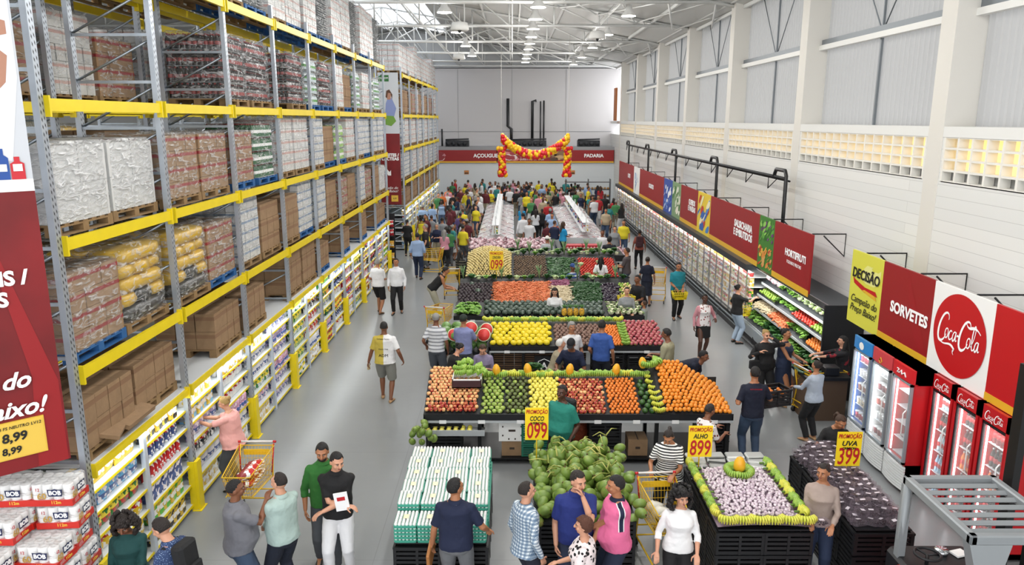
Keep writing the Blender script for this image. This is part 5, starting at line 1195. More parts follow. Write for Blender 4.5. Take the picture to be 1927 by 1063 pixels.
# ---- island four: onions, potatoes, tomatoes
W4 = 'the onion and tomato island'
def zo(x, y):
    t = max(0, min(1, (y-23.5)/1.9)); k = max(0, 1-((x+.75)/.85)**2) if x < .05 else 0
    return .95+.42*t+.32*k*math.sin(min(1, t*1.1)*math.pi*.6)
stand(-1.5, 3.5, 23.45, 25.4, .95, zo, 'black display table of island four, with the onion mound and tomatoes', (-1.44, .9, 3.44), 5)
heap('onion', -1.5, .02, 23.5, 25.3, zo, W4, pitch=2.15); heap('potato', .05, 1.15, 23.5, 25.2, zo, W4, pitch=2.3); heap('cucumber', 1.2, 2.1, 23.5, 25.0, zo, W4, pitch=2.6); heap('tomato', 2.2, 3.45, 23.5, 25.0, zo, W4, pitch=2.4, alt=('cabbage', .01))
for i in range(40): add(['leafy_greens', 'cauliflower', 'cabbage', 'leafy_greens', 'leek_bundle', 'lettuce'][i % 6], (-.2+(i % 20)*.2, 25.5+(i//20)*.45+rr.uniform(-.1, .1), 1.32), (0, 0, i), '%s behind the potatoes and tomatoes on island four' % ['dark leafy greens', 'cauliflower', 'pale cabbage', 'dark leafy greens', 'leek bundle', 'lettuce head'][i % 6], 'vegetable', 'vegetables behind island four: '+['greens', 'cauliflowers', 'cabbages', 'greens', 'leeks', 'lettuces'][i % 6], 1.15)
stand(-.3, 3.9, 25.35, 26.6, 1.2, lambda x, y: 1.32, 'black table of leafy vegetables behind the onion island', (-.24, 1.8, 3.84), 0, 1.3)
# ---- bagged goods tables further back
b = MB(); b.ball((0, 0, .09), (.15, .11, .09), 10, 6, f=lambda d: 1+.12*math.sin(7*d.x+5*d.z)); b.tube([(.1, 0, .12), (.17, 0, .17)], [.02, .035], 6)
F_['produce_bag'] = (b.mesh('produce_bag', [ramp_mat('bag_print', 'Object', 11, [(.35, '#7a4350'), (.5, '#c9a9b0'), (.65, '#e6dfe2')], .35)]), .13)
stand(-1.7, 1.6, 28.4, 29.9, .95, slope(28.4, .95, 29.9, 1.15), 'table heaped with pinkish bagged goods beyond the vegetables', (-1.6, 0, 1.5), 0); heap('produce_bag', -1.7, 1.6, 28.4, 29.8, slope(28.4, 1.0, 29.9, 1.2), 'the long table beyond the vegetables', tilt=.5)
stand(1.9, 4.4, 27.3, 28.5, .85, slope(27.3, .85, 28.5, 1.0), 'table of bagged goods and red crates near the cold-case aisle', (2.0, 4.3), 0); heap('produce_bag', 3.3, 4.4, 27.3, 28.3, slope(27.3, .9, 28.5, 1.05), 'the table with the red crates', tilt=.5)
b = MB(); b.box(-.3, .3, -.2, .2, 0, .35); b.cur = 1
for i in range(5): b.ball((-.24+i*.12, -.2, .26), (.05, .03, .04), 6, 4); b.ball((-.24+i*.12, -.2, .1), (.05, .03, .04), 6, 4)
rc = b.build('red_crate', [M('crate_red', '#b3252f', .5), M('crate_goods', '#d8a8aa', .5)], None, (0, 0, -60))
for i in range(2): place(rc, (2.3+i*.63, 27.5, 1.0), 0, 'red display crate with pale goods, %s of two on the bag table' % ('nearer the greens' if i == 0 else 'nearer the cold cases'), 'crate', 'red crates')
# ---- foreground bins made of black crates
def bin_(x0, x1, y0, y1, nz, where, ch=.3):
    nx = max(1, round((x1-x0)/.6)); ny = max(1, round((y1-y0)/.42)); cw, cdp = (x1-x0)/nx, (y1-y0)/ny
    for k in range(nz):
        for i in range(nx):
            for j in range(ny):
                if 0 < i < nx-1 and j > 0: continue
                o = place(CRB, (x0+cw*(i+.5), y0+cdp*(j+.5), k*ch), 0, 'black slatted crate of the stand under %s: %s layer, %s row, %s column' % (where, ('bottom', 'middle', 'top', 'fourth')[k], ORD[j], ORD[i]), 'crate', 'black crates under '+where)
                o.scale = (cw*.985/.55, cdp*.985/.36, 1)
    b = MB(); b.box(x0+.03, x1-.03, y0+.03, y1-.03, nz*ch+.001, nz*ch+.02); b.build('liner_board', BLACK, None, label='dark liner board lying over the crates under '+where, cat='board')
bin_(-1.5, -.3, 8.5, 10.5, 2, 'the eggs', .33); bin_(.34, 1.6, 8.75, 10.9, 3, 'the coconuts', .27); bin_(2.52, 3.72, 8.35, 10.15, 3, 'the garlic', .31); bin_(4.2, 4.94, 8.3, 10.48, 3, 'the grapes', .32)
# eggs: packs of trays, top tray eggs as parts
EGG = MB(); EGG.lathe([(.003, 0), (.015, .004), (.0215, .02), (.019, .038), (.01, .051), (.002, .054)], n=8); EGGM = EGG.mesh('egg', [M('egg_white', '#ececea', .45)])
def egg_pack(nl):
    root = empty('egg_pack', (0, 0, -60)); NX, NY, sp = 6, 7, .047
    b = MB(); b.cur = 0
    for l in range(nl):
        z = l*.05; w, d = NX*sp/2+.006, NY*sp/2+.006
        ring = []
        m = 28
        for k in range(m):
            a = 2*math.pi*k/m; cx, cy = math.cos(a), math.sin(a); e = .15
            x = math.copysign(abs(cx)**e, cx)*w; y = math.copysign(abs(cy)**e, cy)*d; ring.append((x, y, z+.012*(k % 2)))
        b.loft([[(x*.97, y*.97, z) for x, y, _ in ring], [(x, y, zz+.022) for x, y, zz in ring]], True, False)
    b.build('egg_tray', M('tray_teal', '#3f9a84', .6), root)
    top = (nl-1)*.05+.02
    for i in range(NX):
        for j in range(NY):
            o = bpy.data.objects.new('egg', EGGM); COL.objects.link(o); par(o, root); o.location = ((i-2.5)*sp, (j-3)*sp, top)
    b = MB()
    for l in range(nl-1):
        for i in range(NX): b.add([tuple(v) for v in [(x*.9+(i-2.5)*sp, y*.9-3*sp, z*.8+l*.05+.012) for x, y, z in EGG.v]], EGG.f, True)
        for j in range(1, NY): b.add([(x*.9+2.5*sp, y*.9+(j-3)*sp, z*.8+l*.05+.012) for x, y, z in EGG.v], EGG.f, True)
    b.build('eggs_between_trays', M('egg_white', '#ececea', .45), root, kind='stuff')
    b = MB(); b.box(-.035, .035, -.05, .05, top+.054, top+.055); b.build('pack_label', M('egg_label', '#e6dcb8', .5), root)
    return root
EPs = egg_pack(5)
for i in range(4):
    for j in range(6):
        z = .685+(.0 if j == 0 else .05*min(j, 2)); lab = 'teal tray pack of white eggs, %s row from the camera, %s column from the racks' % (ORD[j], ORD[i])
        xx, yy = -1.345+i*.295, 8.68+j*.345
        if i == 0 and j == 0: EPs.location = (xx, yy, z); tag(EPs, lab, 'egg pack', 'egg packs on the black crates')
        else: copy_tree(EPs, (xx+rr.uniform(-.01, .01), yy+rr.uniform(-.01, .01), .685 + (.1 if j > 0 else 0)), rr.uniform(-.03, .03), lab, 'egg pack', 'egg packs on the black crates')
        if j > 0:
            pass
b = MB(); b.box(-1.5, -.3, 8.86, 10.6, .682, .784); b.build('raised_board', M('tray_teal', '#3f9a84', .6), None, label='teal block of egg trays raising the rear egg packs', cat='tray stack')
# coconuts
b = MB(); b.ball((0, 0, .075), (.075, .075, .1), 12, 8, f=lambda d: 1+.05*math.cos(3*math.atan2(d.y, d.x))*(1-abs(d.z))); b.cur = 1; b.cyl((0, 0), .014, .165, .18, 6)
proto('green_coconut', b, [fm('coco', [(.32, '#4f6b28'), (.52, '#7a9440'), (.7, '#a89a5c')], 4, .4), STEM], .08)
rc_ = random.Random(4); n = 0
for lay in range(3):
    x0, x1, y0, y1 = .4+lay*.1, 1.58-lay*.1, 8.8+lay*.12, 10.85-lay*.12; y = y0
    while y < y1:
        x = x0+(.09 if int(y*10) % 2 else 0)
        while x < x1:
            add('green_coconut', (x+rc_.uniform(-.03, .03), y+rc_.uniform(-.03, .03), .8+lay*.13), (rc_.uniform(-1.4, 1.4), rc_.uniform(-1.4, 1.4), rc_.uniform(0, 6)), 'green coconut in the big heap on black crates behind the talking men', 'coconut', 'green coconuts in the big heap', rc_.uniform(.88, 1.1)); x += .158
        y += .15
for i in range(14):
    y = 8.85+i*.15
    for x in (.36, 1.6): add('green_coconut', (x+rc_.uniform(-.03, .03), y, .86+rc_.uniform(0, .08)), (rc_.uniform(-1, 1), 1.2, i), 'green coconut overhanging the edge of the big heap', 'coconut', 'green coconuts along the edge of the heap', .95)
for i in range(12):
    a = i*2.399; q = .07*math.sqrt(i); add('green_coconut', (-1.52+q*math.cos(a), 11.8+q*.6*math.sin(a), .55+.09*(i % 4)), (rc_.uniform(-1, 1), rc_.uniform(-1, 1), i), 'green coconut hanging in the cluster at the apple corner of island one', 'coconut', 'green coconuts at the apple corner', .75)
b = MB()
for i in range(34):
    x, y = rc_.uniform(.5, 1.45), rc_.uniform(9.2, 10.7); a = rc_.uniform(0, 6.28); L_ = rc_.uniform(.12, .3)
    b.tube([(x, y, 1.2), (x+L_*.5*math.cos(a), y+L_*.5*math.sin(a), 1.25+rc_.uniform(-.03, .06)), (x+L_*math.cos(a), y+L_*math.sin(a), 1.22)], [.012, .009, .004], 5)
b.build('coconut_stalks', fm('stalk', [(.3, '#7f8f3c'), (.7, '#c2ba6a')], 3, .6), None, label='loose yellow-green stalks tangled over the coconut heap', cat='stalks', kind='stuff')
# garlic
b = MB(); b.lathe([(.004, 0), (.02, .004), (.026, .016), (.02, .03), (.008, .038), (.004, .055)], n=8); proto('garlic_bulb', b, [fm('garlic', [(.3, '#a98ba0'), (.5, '#d9cbd4'), (.7, '#efe9e6')], 30, .5)], .026)
def zg(x, y): return 1.0+.12*max(0, 1-((x-3.12)/.6)**2)*max(0, 1-((y-9.15)/.9)**2)
pts = []
y = 8.52
while y < 9.85:
    x = 2.68+(.024 if len(pts) % 2 else 0)
    while x < 3.57: pts.append((x, y)); x += .047
    y += .043
for k, (x, y) in enumerate(pts): add('garlic_bulb', (x+rr.uniform(-.01, .01), y+rr.uniform(-.01, .01), zg(x, y)+rr.uniform(-.005, .015)), (rr.uniform(-1.2, 1.2), rr.uniform(-1.2, 1.2), rr.uniform(0, 6)), 'purple-white garlic bulb in the heap on the black crate stand', 'garlic', 'garlic bulbs in the heap')
b = MB(); nx = 12
vs = [(2.54+1.16*i/nx, 8.38+1.76*j/nx, zg(2.54+1.16*i/nx, 8.38+1.76*j/nx)-.02) for j in range(nx+1) for i in range(nx+1)]
b.add(vs, [(j*(nx+1)+i, j*(nx+1)+i+1, (j+1)*(nx+1)+i+1, (j+1)*(nx+1)+i) for j in range(nx) for i in range(nx)]); b.build('garlic_skins', M('garlic_skin', '#8d7a88', .8), None, label='thin bed of loose garlic skins under the bulbs', cat='skins', kind='stuff')
for i in range(6): add('yellow_banana_bunch', (2.68+i*.19, 8.42, 1.0), (-.1, 0, rr.uniform(-.2, .2)), 'yellow-green banana bunch bordering the garlic heap', 'banana bunch', 'banana bunches bordering the garlic', .95)
for i in range(9):
    for x in (2.6, 3.64): add('banana_bunch' if rr.random() < .6 else 'yellow_banana_bunch', (x, 8.6+i*.17, 1.02), (.1, 0, R(-90) if x < 3 else R(90)), 'banana bunch bordering the long sides of the garlic heap', 'banana bunch', 'banana bunches along the sides of the garlic', .85)
for i in range(5): add('banana_bunch', (3.12+.1*math.cos(i*1.25), 9.5+.1*math.sin(i*1.25), 1.12), (.1, 0, i*1.25+1.6), 'banana bunch in the ring on top of the garlic', 'banana bunch', 'banana ring on top of the garlic', .9)
add('papaya', (3.12, 9.5, 1.16), (.1, 0, 0), 'orange papaya standing in the banana ring on the garlic', 'papaya', None, 1.1)
b = MB()
for i in range(5): b.rbox(-.13, .13, -.09, .09, i*.0, .05, .02)
me = b.mesh('wrapped_tray', [M('foam_white', '#e9ebe8', .3)])
for i in range(12):
    o = bpy.data.objects.new('wrapped_tray', me); COL.objects.link(o); o.location = (2.68+(i % 4)*.29, 9.97+(i//4)*.1, 1.0+(i//4)*.03); o.rotation_euler.z = rr.uniform(-.3, .3); tag(o, 'white film-wrapped foam tray at the far end of the garlic stand', 'tray', 'white wrapped trays behind the garlic')
# grape punnets
root = empty('grape_punnet', (0, 0, -60)); b = MB()
rg = random.Random(8)
for i in range(16): b.ball((rg.uniform(-.065, .065), rg.uniform(-.04, .04), .022+rg.uniform(0, .03)), .014, 6, 4)
b.build('grapes', M('grape', '#1c0b14', .3), root)
b = MB(); b.loft([[(x*.085, y*.06, z) for x, y in ((-1, -.8), (-.8, -1), (.8, -1), (1, -.8), (1, .8), (.8, 1), (-.8, 1), (-1, .8))] for z in (0, .05)]+[[(x*.092, y*.067, z) for x, y in ((-1, -.8), (-.8, -1), (.8, -1), (1, -.8), (1, .8), (.8, 1), (-.8, 1), (-1, .8))] for z in (.055, .075)], True); b.build('clear_box', M('clam', '#8d7f8a', .12, alpha=.2), root)
b = MB(); b.box(-.03, .03, -.02, .02, .0755, .077); b.build('sticker', M('sticker', '#d7cfd6', .4), root)
k = 0
for lay in range(3):
    for i in range(5-lay):
        for j in range(15-lay):
            x, y = 4.29+lay*.06+i*.14, 8.42+lay*.09+j*.142
            L_ = dict(label='clear punnet of dark grapes heaped on the black crate stand', cat='grape punnet', group='grape punnets on the black crates')
            rot = (rg.uniform(-.25, .25), rg.uniform(-.25, .25), rg.uniform(-.8, .8))
            if k == 0: root.location = (x, y, .99); root.rotation_euler = rot; tag(root, L_['label'], L_['cat'], L_['group'])
            else: copy_tree(root, (x+rg.uniform(-.02, .02), y+rg.uniform(-.02, .02), .985+lay*.085+rg.uniform(0, .02)), rot, L_['label'], L_['cat'], L_['group'])
            k += 1
# ---- vegetables in the open refrigerated case
VN = [['leafy_greens', 'lettuce', 'leafy_greens', 'lettuce'], ['orange', 'orange', 'eggplant', 'carrot'], ['lime_fruit', 'tomato', 'lettuce', 'lime_fruit'], ['cabbage', 'cauliflower', 'lettuce', 'cabbage']]
VN[1] = ['tangerine', 'lettuce', 'carrot', 'cassava']; VN[3] = ['cauliflower', 'cabbage', 'lettuce', 'produce_bag']
for s, (x, z, d) in enumerate(VS):
    for q in range(4):
        nm = VN[s][q]; r = F_[nm][1]; y = CYA+.05+q*1.2
        heap(nm, CX0+x+.02, CX0+x+d-.02, y, y+1.15, lambda xx, yy, x=x, z=z, d=d: z+.035+.14*(xx-CX0-x)/d+r*.15, 'the %s shelf of the open vegetable case' % ORD[s], pitch=2.0 if r < .08 else 1.7)
# ---- handwritten price signs on poles
def price(x, y, z0, w, h, l1, l2, l3, big, lab, pole=True, tilt=0):
    root = empty('price_sign', (x, y, 0), tilt, lab, 'price sign')
    b = MB(); b.box(-w/2, w/2, 0, .008, z0, z0+h); b.build('card', M('price_yellow', '#f0cf14', .5), root)
    f = lambda s, sz, z, m, fit, sh=.15, off=.0015: font('lettering', s, sz, m, root, (0, -.004, z0+z), shear=sh, off=off, fit=fit)
    f(l1, h*.17, h*.87, LETR, w*.92); f(l2, h*.2, h*.66, LETK, w*.6, .2, .002)
    if l3: f(l3, h*.09, h*.52, LETK, w*.55)
    f(big, h*.68, h*.27, LETR, w*.86, .08, h*.008)
    if pole: b = MB(); b.tube([(0, .02, z0-pole), (0, .02, z0+h*.5)], .01, 6); b.build('pole', M('pole_yellow', '#d9b51c', .5), root)
# positions: the card stands upright in the heap it prices
price(.36, 10.2, 1.32, .34, .5, 'PROMOÇÃO', 'COCO', 'VERDE', '099', 'yellow handwritten price sign reading COCO VERDE 099 at the coconuts', .5)
price(2.66, 9.85, 1.22, .34, .47, 'PROMOÇÃO', 'ALHO', None, '899', 'yellow handwritten price sign reading ALHO 899 at the garlic', .25)
price(4.6, 9.5, 1.25, .34, .5, 'PROMOÇÃO', 'UVA', 'CRIMSON', '399', 'yellow handwritten price sign reading UVA 399 at the grapes', .3)
price(-.45, 21.2, 1.65, .4, .55, 'PROMOÇÃO', 'CENOURA', None, '099', 'yellow handwritten price sign reading 099 above the carrots', .4)
# ================================================================ people
from mathutils import Quaternion
SKINS = {'light': '#c99478', 'tan': '#a8714f', 'brown': '#7d4f36', 'dark': '#4f3022'}
def skin(k): return M('skin_'+k, SKINS[k], .5, bump=.05, bscale=60)
def hairm(k): return M('hair_'+k, {'black': '#120f0f', 'dark': '#221915', 'brown': '#3f2a1c', 'reddish': '#55301f', 'grey': '#8f8d8a', 'blond': '#a98a52', 'white': '#d8d6d2'}[k], .6, bump=.8, bscale=90)
def ell_ring(c, rx, ry, n=20, M_=None, e=1.0):
    out = []
    for k in range(n):
        a = 2*math.pi*k/n; ca, sa = math.cos(a), math.sin(a)
        p = Vector((c[0]+math.copysign(abs(ca)**e, ca)*rx, c[1]+math.copysign(abs(sa)**e, sa)*ry, c[2]))
        out.append(tuple(M_ @ p) if M_ is not None else tuple(p))
    return out
def ik(a, t, l1, l2, hint):
    a, t, hint = Vector(a), Vector(t), Vector(hint); d = t-a; L = d.length
    mx = (l1+l2)*.999
    if L > mx: t = a+d.normalized()*mx; d = t-a; L = mx
    if L < abs(l1-l2)+.01: L = abs(l1-l2)+.01
    u = d.normalized(); x = (l1*l1-l2*l2+L*L)/(2*L); h = math.sqrt(max(0, l1*l1-x*x))
    p = hint-u*hint.dot(u); p = p.normalized() if p.length > 1e-5 else u.orthogonal().normalized()
    return a+u*x+p*h, t
def person(H=1.75, fem=False, build=1.0, belly=0, lean=0, twist=0, yaw=0, nod=0, tilt=0, rh=None, lh=None, reh=None, leh=None, rf=(0, 0), lf=(0, 0), crouch=0, sleeve='short', shirt_len=0, legs='trousers', hair='short', vox=.006, det=2, curl=.6, skirt_l=.3, collar=False, hairvol=1.0):
    """meshes of a figure standing at the origin and looking along +Y; x to its right... returns dict of (MB, voxel) per part.
    rh/lh: hand targets (x, y, z) ; rf/lf: foot offsets (x, y); sleeve: none/short/long"""
    h = H; B = build; P = {}
    body, shirt, pants, shoes = MB(), MB(), MB(), MB(); extras = {}
    hipz = .53*h-crouch
    T = Matrix.Translation((0, 0, hipz)) @ Matrix.Rotation(-lean, 4, 'X') @ Matrix.Rotation(twist, 4, 'Z') @ Matrix.Translation((0, 0, -.53*h))
    sw = (.098 if fem else .108)*h*(.5+.5*B); hw = (.102 if fem else .094)*h*B; ww = (.074 if fem else .082)*h*B
    prof = [(.475, hw*.72, .062*h*B, -.004), (.505, hw, .070*h*B, -.006), (.54, hw*.98, .070*h*B, -.005), (.59, (ww+hw)/2, .062*h*B, 0), (.63, ww, .058*h*B, 0), (.68, ww*1.06, .061*h*B, 0), (.73, sw*.88, .066*h*B, .002), (.775, sw*.95, .064*h*B, .0), (.805, sw*.84, .05*h*B, -.004), (.828, sw*.56, .038*h, -.006), (.852, .036*h, .034*h, -.004)]
    def tor(mb, inf, z0=.0, z1=1.0, flare=0):
        rings = []
        for z, rx, ry, yo in prof:
            if z < z0 or z > z1: continue
            bl = belly*math.exp(-((z-.6)/.06)**2)*h
            if fem and abs(z-.735) < .03: bl += .022*h
            rings.append(ell_ring((0, yo*h+bl*.5, z*h), rx+inf+bl*.25, ry+inf+bl*.5, 20, T, .9))
        mb.loft(rings, True, True)
    tor(body, 0)
    # neck and head
    HN = T @ Vector((0, .0, .845*h))
    HM = Matrix.Translation(HN) @ Matrix.Rotation(-lean*.25, 4, 'X') @ Matrix.Rotation(yaw, 4, 'Z') @ Matrix.Rotation(-nod, 4, 'X') @ Matrix.Rotation(tilt, 4, 'Y') @ Matrix.Translation((0, 0, -.845*h))
    hp = lambda x, y, z: tuple(HM @ Vector((x*h, y*h, z*h)))
    body.tube([T @ Vector((0, -.008*h, .80*h)), T @ Vector((0, -.004*h, .845*h)), hp(0, .006, .9)], [.038*h, .031*h*(1.08 if not fem else .92), .032*h], 12, round_ends=True)
    hs = .96 if fem else 1.0
    def hb(mb, c, r, n=14, m=10, f=None, ang=0):
        R3 = HM.to_3x3() @ Matrix.Rotation(ang, 3, 'X'); mb.ball(hp(*c), tuple(q*h*hs for q in r), n, m, f, R3)
    hb(body, (0, -.004, .942), (.0435, .055, .056), 18, 12); hb(body, (0, .014, .915), (.037, .042, .042), 16, 10); hb(body, (0, .030, .893), (.021, .021, .017)); hb(body, (0, .036, .953), (.034, .018, .012)); 
    body.tube([hp(0, .05, .95), hp(0, .060, .934), hp(0, .064, .926)], [.006*h, .008*h, .0095*h], 8, round_ends=True)
    for s in (1, -1):
        hb(body, (s*.0435, -.004, .93), (.006, .013, .018)); hb(body, (s*.022, .038, .921), (.014, .014, .014))
    if det >= 2:
        e = MB(); [hb(e, (s*.0165, .0485, .941), (.0060, .0042, .0030), 8, 6) for s in (1, -1)]; extras['eye'] = (e, 'eyew')
        e = MB(); [hb(e, (s*.0165, .0530, .941), (.0034, .0018, .0030), 8, 6) for s in (1, -1)]; extras['iris'] = (e, 'dark')
        e = MB()
        for s in (1, -1): e.tube([hp(s*.008, .0525, .9515), hp(s*.018, .0535, .9545), hp(s*.028, .047, .951)], [.0018*h, .0024*h, .0012*h], 5)
        extras['eyebrow'] = (e, 'hair')
        e = MB(); hb(e, (0, .0555, .9095), (.0125, .0045, .0034), 10, 6); hb(e, (0, .0545, .9045), (.010, .0045, .0036), 10, 6); extras['mouth'] = (e, 'lips')
    # arms
    ua, fa = .168*h, .146*h
    hands = []
    for s, tgt, hint in ((1, rh, reh), (-1, lh, leh)):
        S = T @ Vector((s*(sw*.90), -.004*h, .788*h))
        tg = Vector(tgt) if tgt is not None else T @ Vector((s*(hw+.05*h), .035*h, .495*h))
        hn = Vector(hint) if hint is not None else (Vector((s*.35, -1, -.25)) if tgt is not None else Vector((s*.5, -1, 0)))
        E, Wp = ik(S, tg, ua, fa, hn)
        k = .92 if fem else 1.0; k *= (.6+.4*B)
        body.tube([S, S+(E-S)*.4, E, E+(Wp-E)*.3, Wp], [.030*h*k, .027*h*k, .0215*h*k, .0225*h*k, .0145*h*k], 12, round_ends=True)
        # hand: palm, four fingers and thumb
        d = (Wp-E).normalized(); side = d.cross(Vector((0, 0, 1))); side = side.normalized() if side.length > .3 else Vector((0, 1, 0)) if abs(d.z) > .8 else Vector((1, 0, 0))
        if abs(d.z) > .8: side = Vector((0, 1, 0))-d*d.y; side.normalize()
        nrm = d.cross(side).normalized()
        if abs(d.z) > .8:
            if nrm.x*s > 0: nrm = -nrm          # palms face the thighs
            side = side if side.y > 0 else -side
        elif nrm.z > 0: nrm = -nrm
        if det >= 1:
            L = .105*h*.95
            c0 = Wp+d*L*.02; c1 = Wp+d*L*.45
            wv = side*.0195*h*k**.5
            body.loft([[tuple(c+ (side*math.cos(a)*w + nrm*math.sin(a)*t)) for a in [2*math.pi*q/10 for q in range(10)]] for c, w, t in ((c0, .012*h, .009*h), (Wp+d*L*.2, .020*h, .0095*h), (Wp+d*L*.4, .0235*h, .009*h), (c1, .022*h, .007*h))], True, True)
            for q in range(4):
                o = (q-1.5)/1.5; fl = L*(.5, .56, .52, .42)[q] if True else 0
                b0 = c1-d*.004*h-side*(-o*.0165*h); pts = [b0]; cu = curl*(.5+.12*q); dd = d.copy(); 
                b0 = c1-d*.004*h+side*(-o)*.0165*h; pts = [b0]
                for seg in range(3):
                    dd = (dd*math.cos(cu)+nrm*math.sin(cu)).normalized(); pts.append(pts[-1]+dd*fl*(.42, .32, .26)[seg])
                body.tube(pts, [.0056*h, .0054*h, .005*h, .0044*h], 8, round_ends=True)
            tb = Wp+d*L*.12+side*.014*h; t1 = tb+(d*.5+side*.75+nrm*.35).normalized()*L*.28; t2 = t1+(d*.8+side*.15+nrm*.5).normalized()*L*.26
            body.tube([tb, t1, t2], [.0075*h, .0064*h, .005*h], 8, round_ends=True)
        else:
            body.tube([Wp, Wp+d*.05*h, Wp+(d+nrm*.4).normalized()*.085*h], [.013*h, .017*h, .010*h], 7, round_ends=True)
        hands.append((Wp, d, side, nrm, S, E))
        if sleeve == 'short': shirt.tube([S-(E-S)*.02, S+(E-S)*.45, S+(E-S)*.8], [.034*h*k, .034*h*k, .035*h*k], 14, round_ends=False); shirt.ball(tuple(S), .0355*h*k, 12, 8)
        elif sleeve == 'long': shirt.tube([S-(E-S)*.02, S+(E-S)*.5, E, E+(Wp-E)*.5, E+(Wp-E)*.97], [.035*h*k, .033*h*k, .028*h*k, .026*h*k, .020*h*k], 14); shirt.ball(tuple(S), .0355*h*k, 12, 8); shirt.ball(tuple(E), .030*h*k, 12, 8)
        elif sleeve == 'mid': shirt.tube([S-(E-S)*.02, S+(E-S)*.5, E, E+(Wp-E)*.4], [.035*h*k, .033*h*k, .029*h*k, .028*h*k], 14); shirt.ball(tuple(S), .0355*h*k, 12, 8); shirt.ball(tuple(E), .030*h*k, 12, 8)
    # shirt trunk
    zl = .505-shirt_len; rings = []
    for z, rx, ry, yo in prof[1:]:
        if z > .82: continue
        bl = belly*math.exp(-((z-.6)/.06)**2)*h
        if fem and abs(z-.735) < .03: bl += .022*h
        i_ = .012*h if z > .7 else .016*h
        wsl = max(rx, ww*1.1) if not fem else rx
        rings.append(ell_ring((0, yo*h+bl*.5, z*h), wsl+i_+bl*.25, ry+i_+bl*.5, 24, T, .9))
    if shirt_len > 0:
        z, rx, ry, yo = prof[1]; rings.insert(0, ell_ring((0, yo*h, zl*h), rx*1.08+.02*h, ry*1.12+.02*h, 24, T, .9))
    if sleeve == 'none': rings = rings[:-1]; rings.append(ell_ring((0, -.003*h, .80*h), sw*.7, .045*h, 24, T, .9))
    rings.append(ell_ring((0, -.006*h, .828*h), (sw*.56+.006*h) if sleeve != 'none' else sw*.62, .043*h, 24, T)); rings.append(ell_ring((0, -.004*h, .846*h), .040*h, .038*h, 24, T))
    shirt.loft(rings, True, True)
    if collar:
        c = MB(); c.loft([ell_ring((0, -.004*h, .836*h), .044*h, .042*h, 20, T), ell_ring((0, -.006*h, .856*h), .038*h, .037*h, 20, T), ell_ring((0, -.006*h, .852*h), .043*h, .043*h, 20, T), ell_ring((0, -.004*h, .832*h), .054*h, .052*h, 20, T)], False, True); extras['collar'] = (c, 'collar')
    # legs
    for s, off in ((1, rf), (-1, lf)):
        A = Vector((s*.05*h*B, 0, hipz-.03*h)); an = Vector((s*.062*h+off[0], off[1], .045*h+(off[2] if len(off) > 2 else 0)))
        K, an = ik(A, an, .245*h, .245*h, (s*.1, 1, 0)); k = (.55+.45*B)*(1.04 if fem else 1)
        body.tube([A+Vector((0, 0, .01*h)), A+(K-A)*.4, K, K+(an-K)*.3, an], [.050*h*k, .046*h*k, .030*h*k, .032*h*k, .018*h*k], 12, round_ends=True)
        fd = Vector((s*.18, 1, 0)).normalized(); fz = an.z-.045*h
        body.tube([an, an+fd*.03*h-Vector((0, 0, .02*h)), an+fd*.09*h-Vector((0, 0, .033*h))], [.020*h, .021*h, .014*h], 10, round_ends=True)
        sh = shoes; base = an-Vector((0, 0, an.z-fz))
        rg = []
        for t, w, hh in ((-.028, .010, .022), (-.018, .021, .040), (.02, .022, .046), (.06, .026, .034), (.095, .023, .022), (.115, .010, .012)):
            c = base+fd*t*h; sd = Vector((fd.y, -fd.x, 0)); rg.append([tuple(c+sd*math.cos(a)*w*h+Vector((0, 0, (.5+.5*math.sin(a))*hh*h))) for a in [2*math.pi*q/12 for q in range(12)]])
        if legs == 'sandals' or extras.get('sandal'): pass
        sh.loft(rg, True, True)
        if legs in ('trousers', 'shorts', 'leggings'):
            q = {'trousers': (.060, .056, .044, .040, .033), 'leggings': (.055, .050, .036, .037, .024), 'shorts': (.062, .060, .052, .050, .0)}[legs]
            if legs == 'shorts': pants.tube([A+Vector((0, 0, .01*h)), A+(K-A)*.5, A+(K-A)*.98], [q[0]*h*k, q[1]*h*k, q[2]*h*k], 14)
            else: pants.tube([A+Vector((0, 0, .01*h)), A+(K-A)*.4, K, K+(an-K)*.4, K+(an-K)*.97], [v*h*k for v in q], 14)
    if legs == 'skirt':
        pants.loft([ell_ring((0, 0, (hipz/h+.08)*h), ww+.01*h, .064*h*B, 20), ell_ring((0, 0, hipz), hw+.012*h, .08*h*B, 20), ell_ring((0, 0, hipz-skirt_l*.5*h), hw*1.08, .09*h*B, 20), ell_ring((0, 0, hipz-skirt_l*h), hw*1.12, .1*h*B, 20)], True, True)
    else:
        Tp = T
        pants.loft([ell_ring((0, -.005*h, z*h), rx, ry, 20, Tp, .9) for z, rx, ry in ((.465, hw*.7, .06*h*B), (.49, hw*.96+.008*h, .072*h*B), (.53, hw+.006*h, .076*h*B), (.575, (ww+hw)/2+.008*h, .068*h*B))], True, True)
    # hair
    hm = MB(); HC = (0, -.004, .944)
    def hairf(front, low, bump, vol):
        rnd = random.Random(7)
        def f(d):
            ang = math.degrees(math.acos(max(-1, min(1, d.z))))        # from the crown
            frontness = d.y/max(1e-4, math.hypot(d.x, d.y))
            lim = front if frontness > .55 else (front+(low-front)*(.55-frontness)/.75 if frontness > -.2 else low)
            v = vol*(1+(rnd.uniform(-bump, bump)))
            return v if ang < lim else .86
        return f
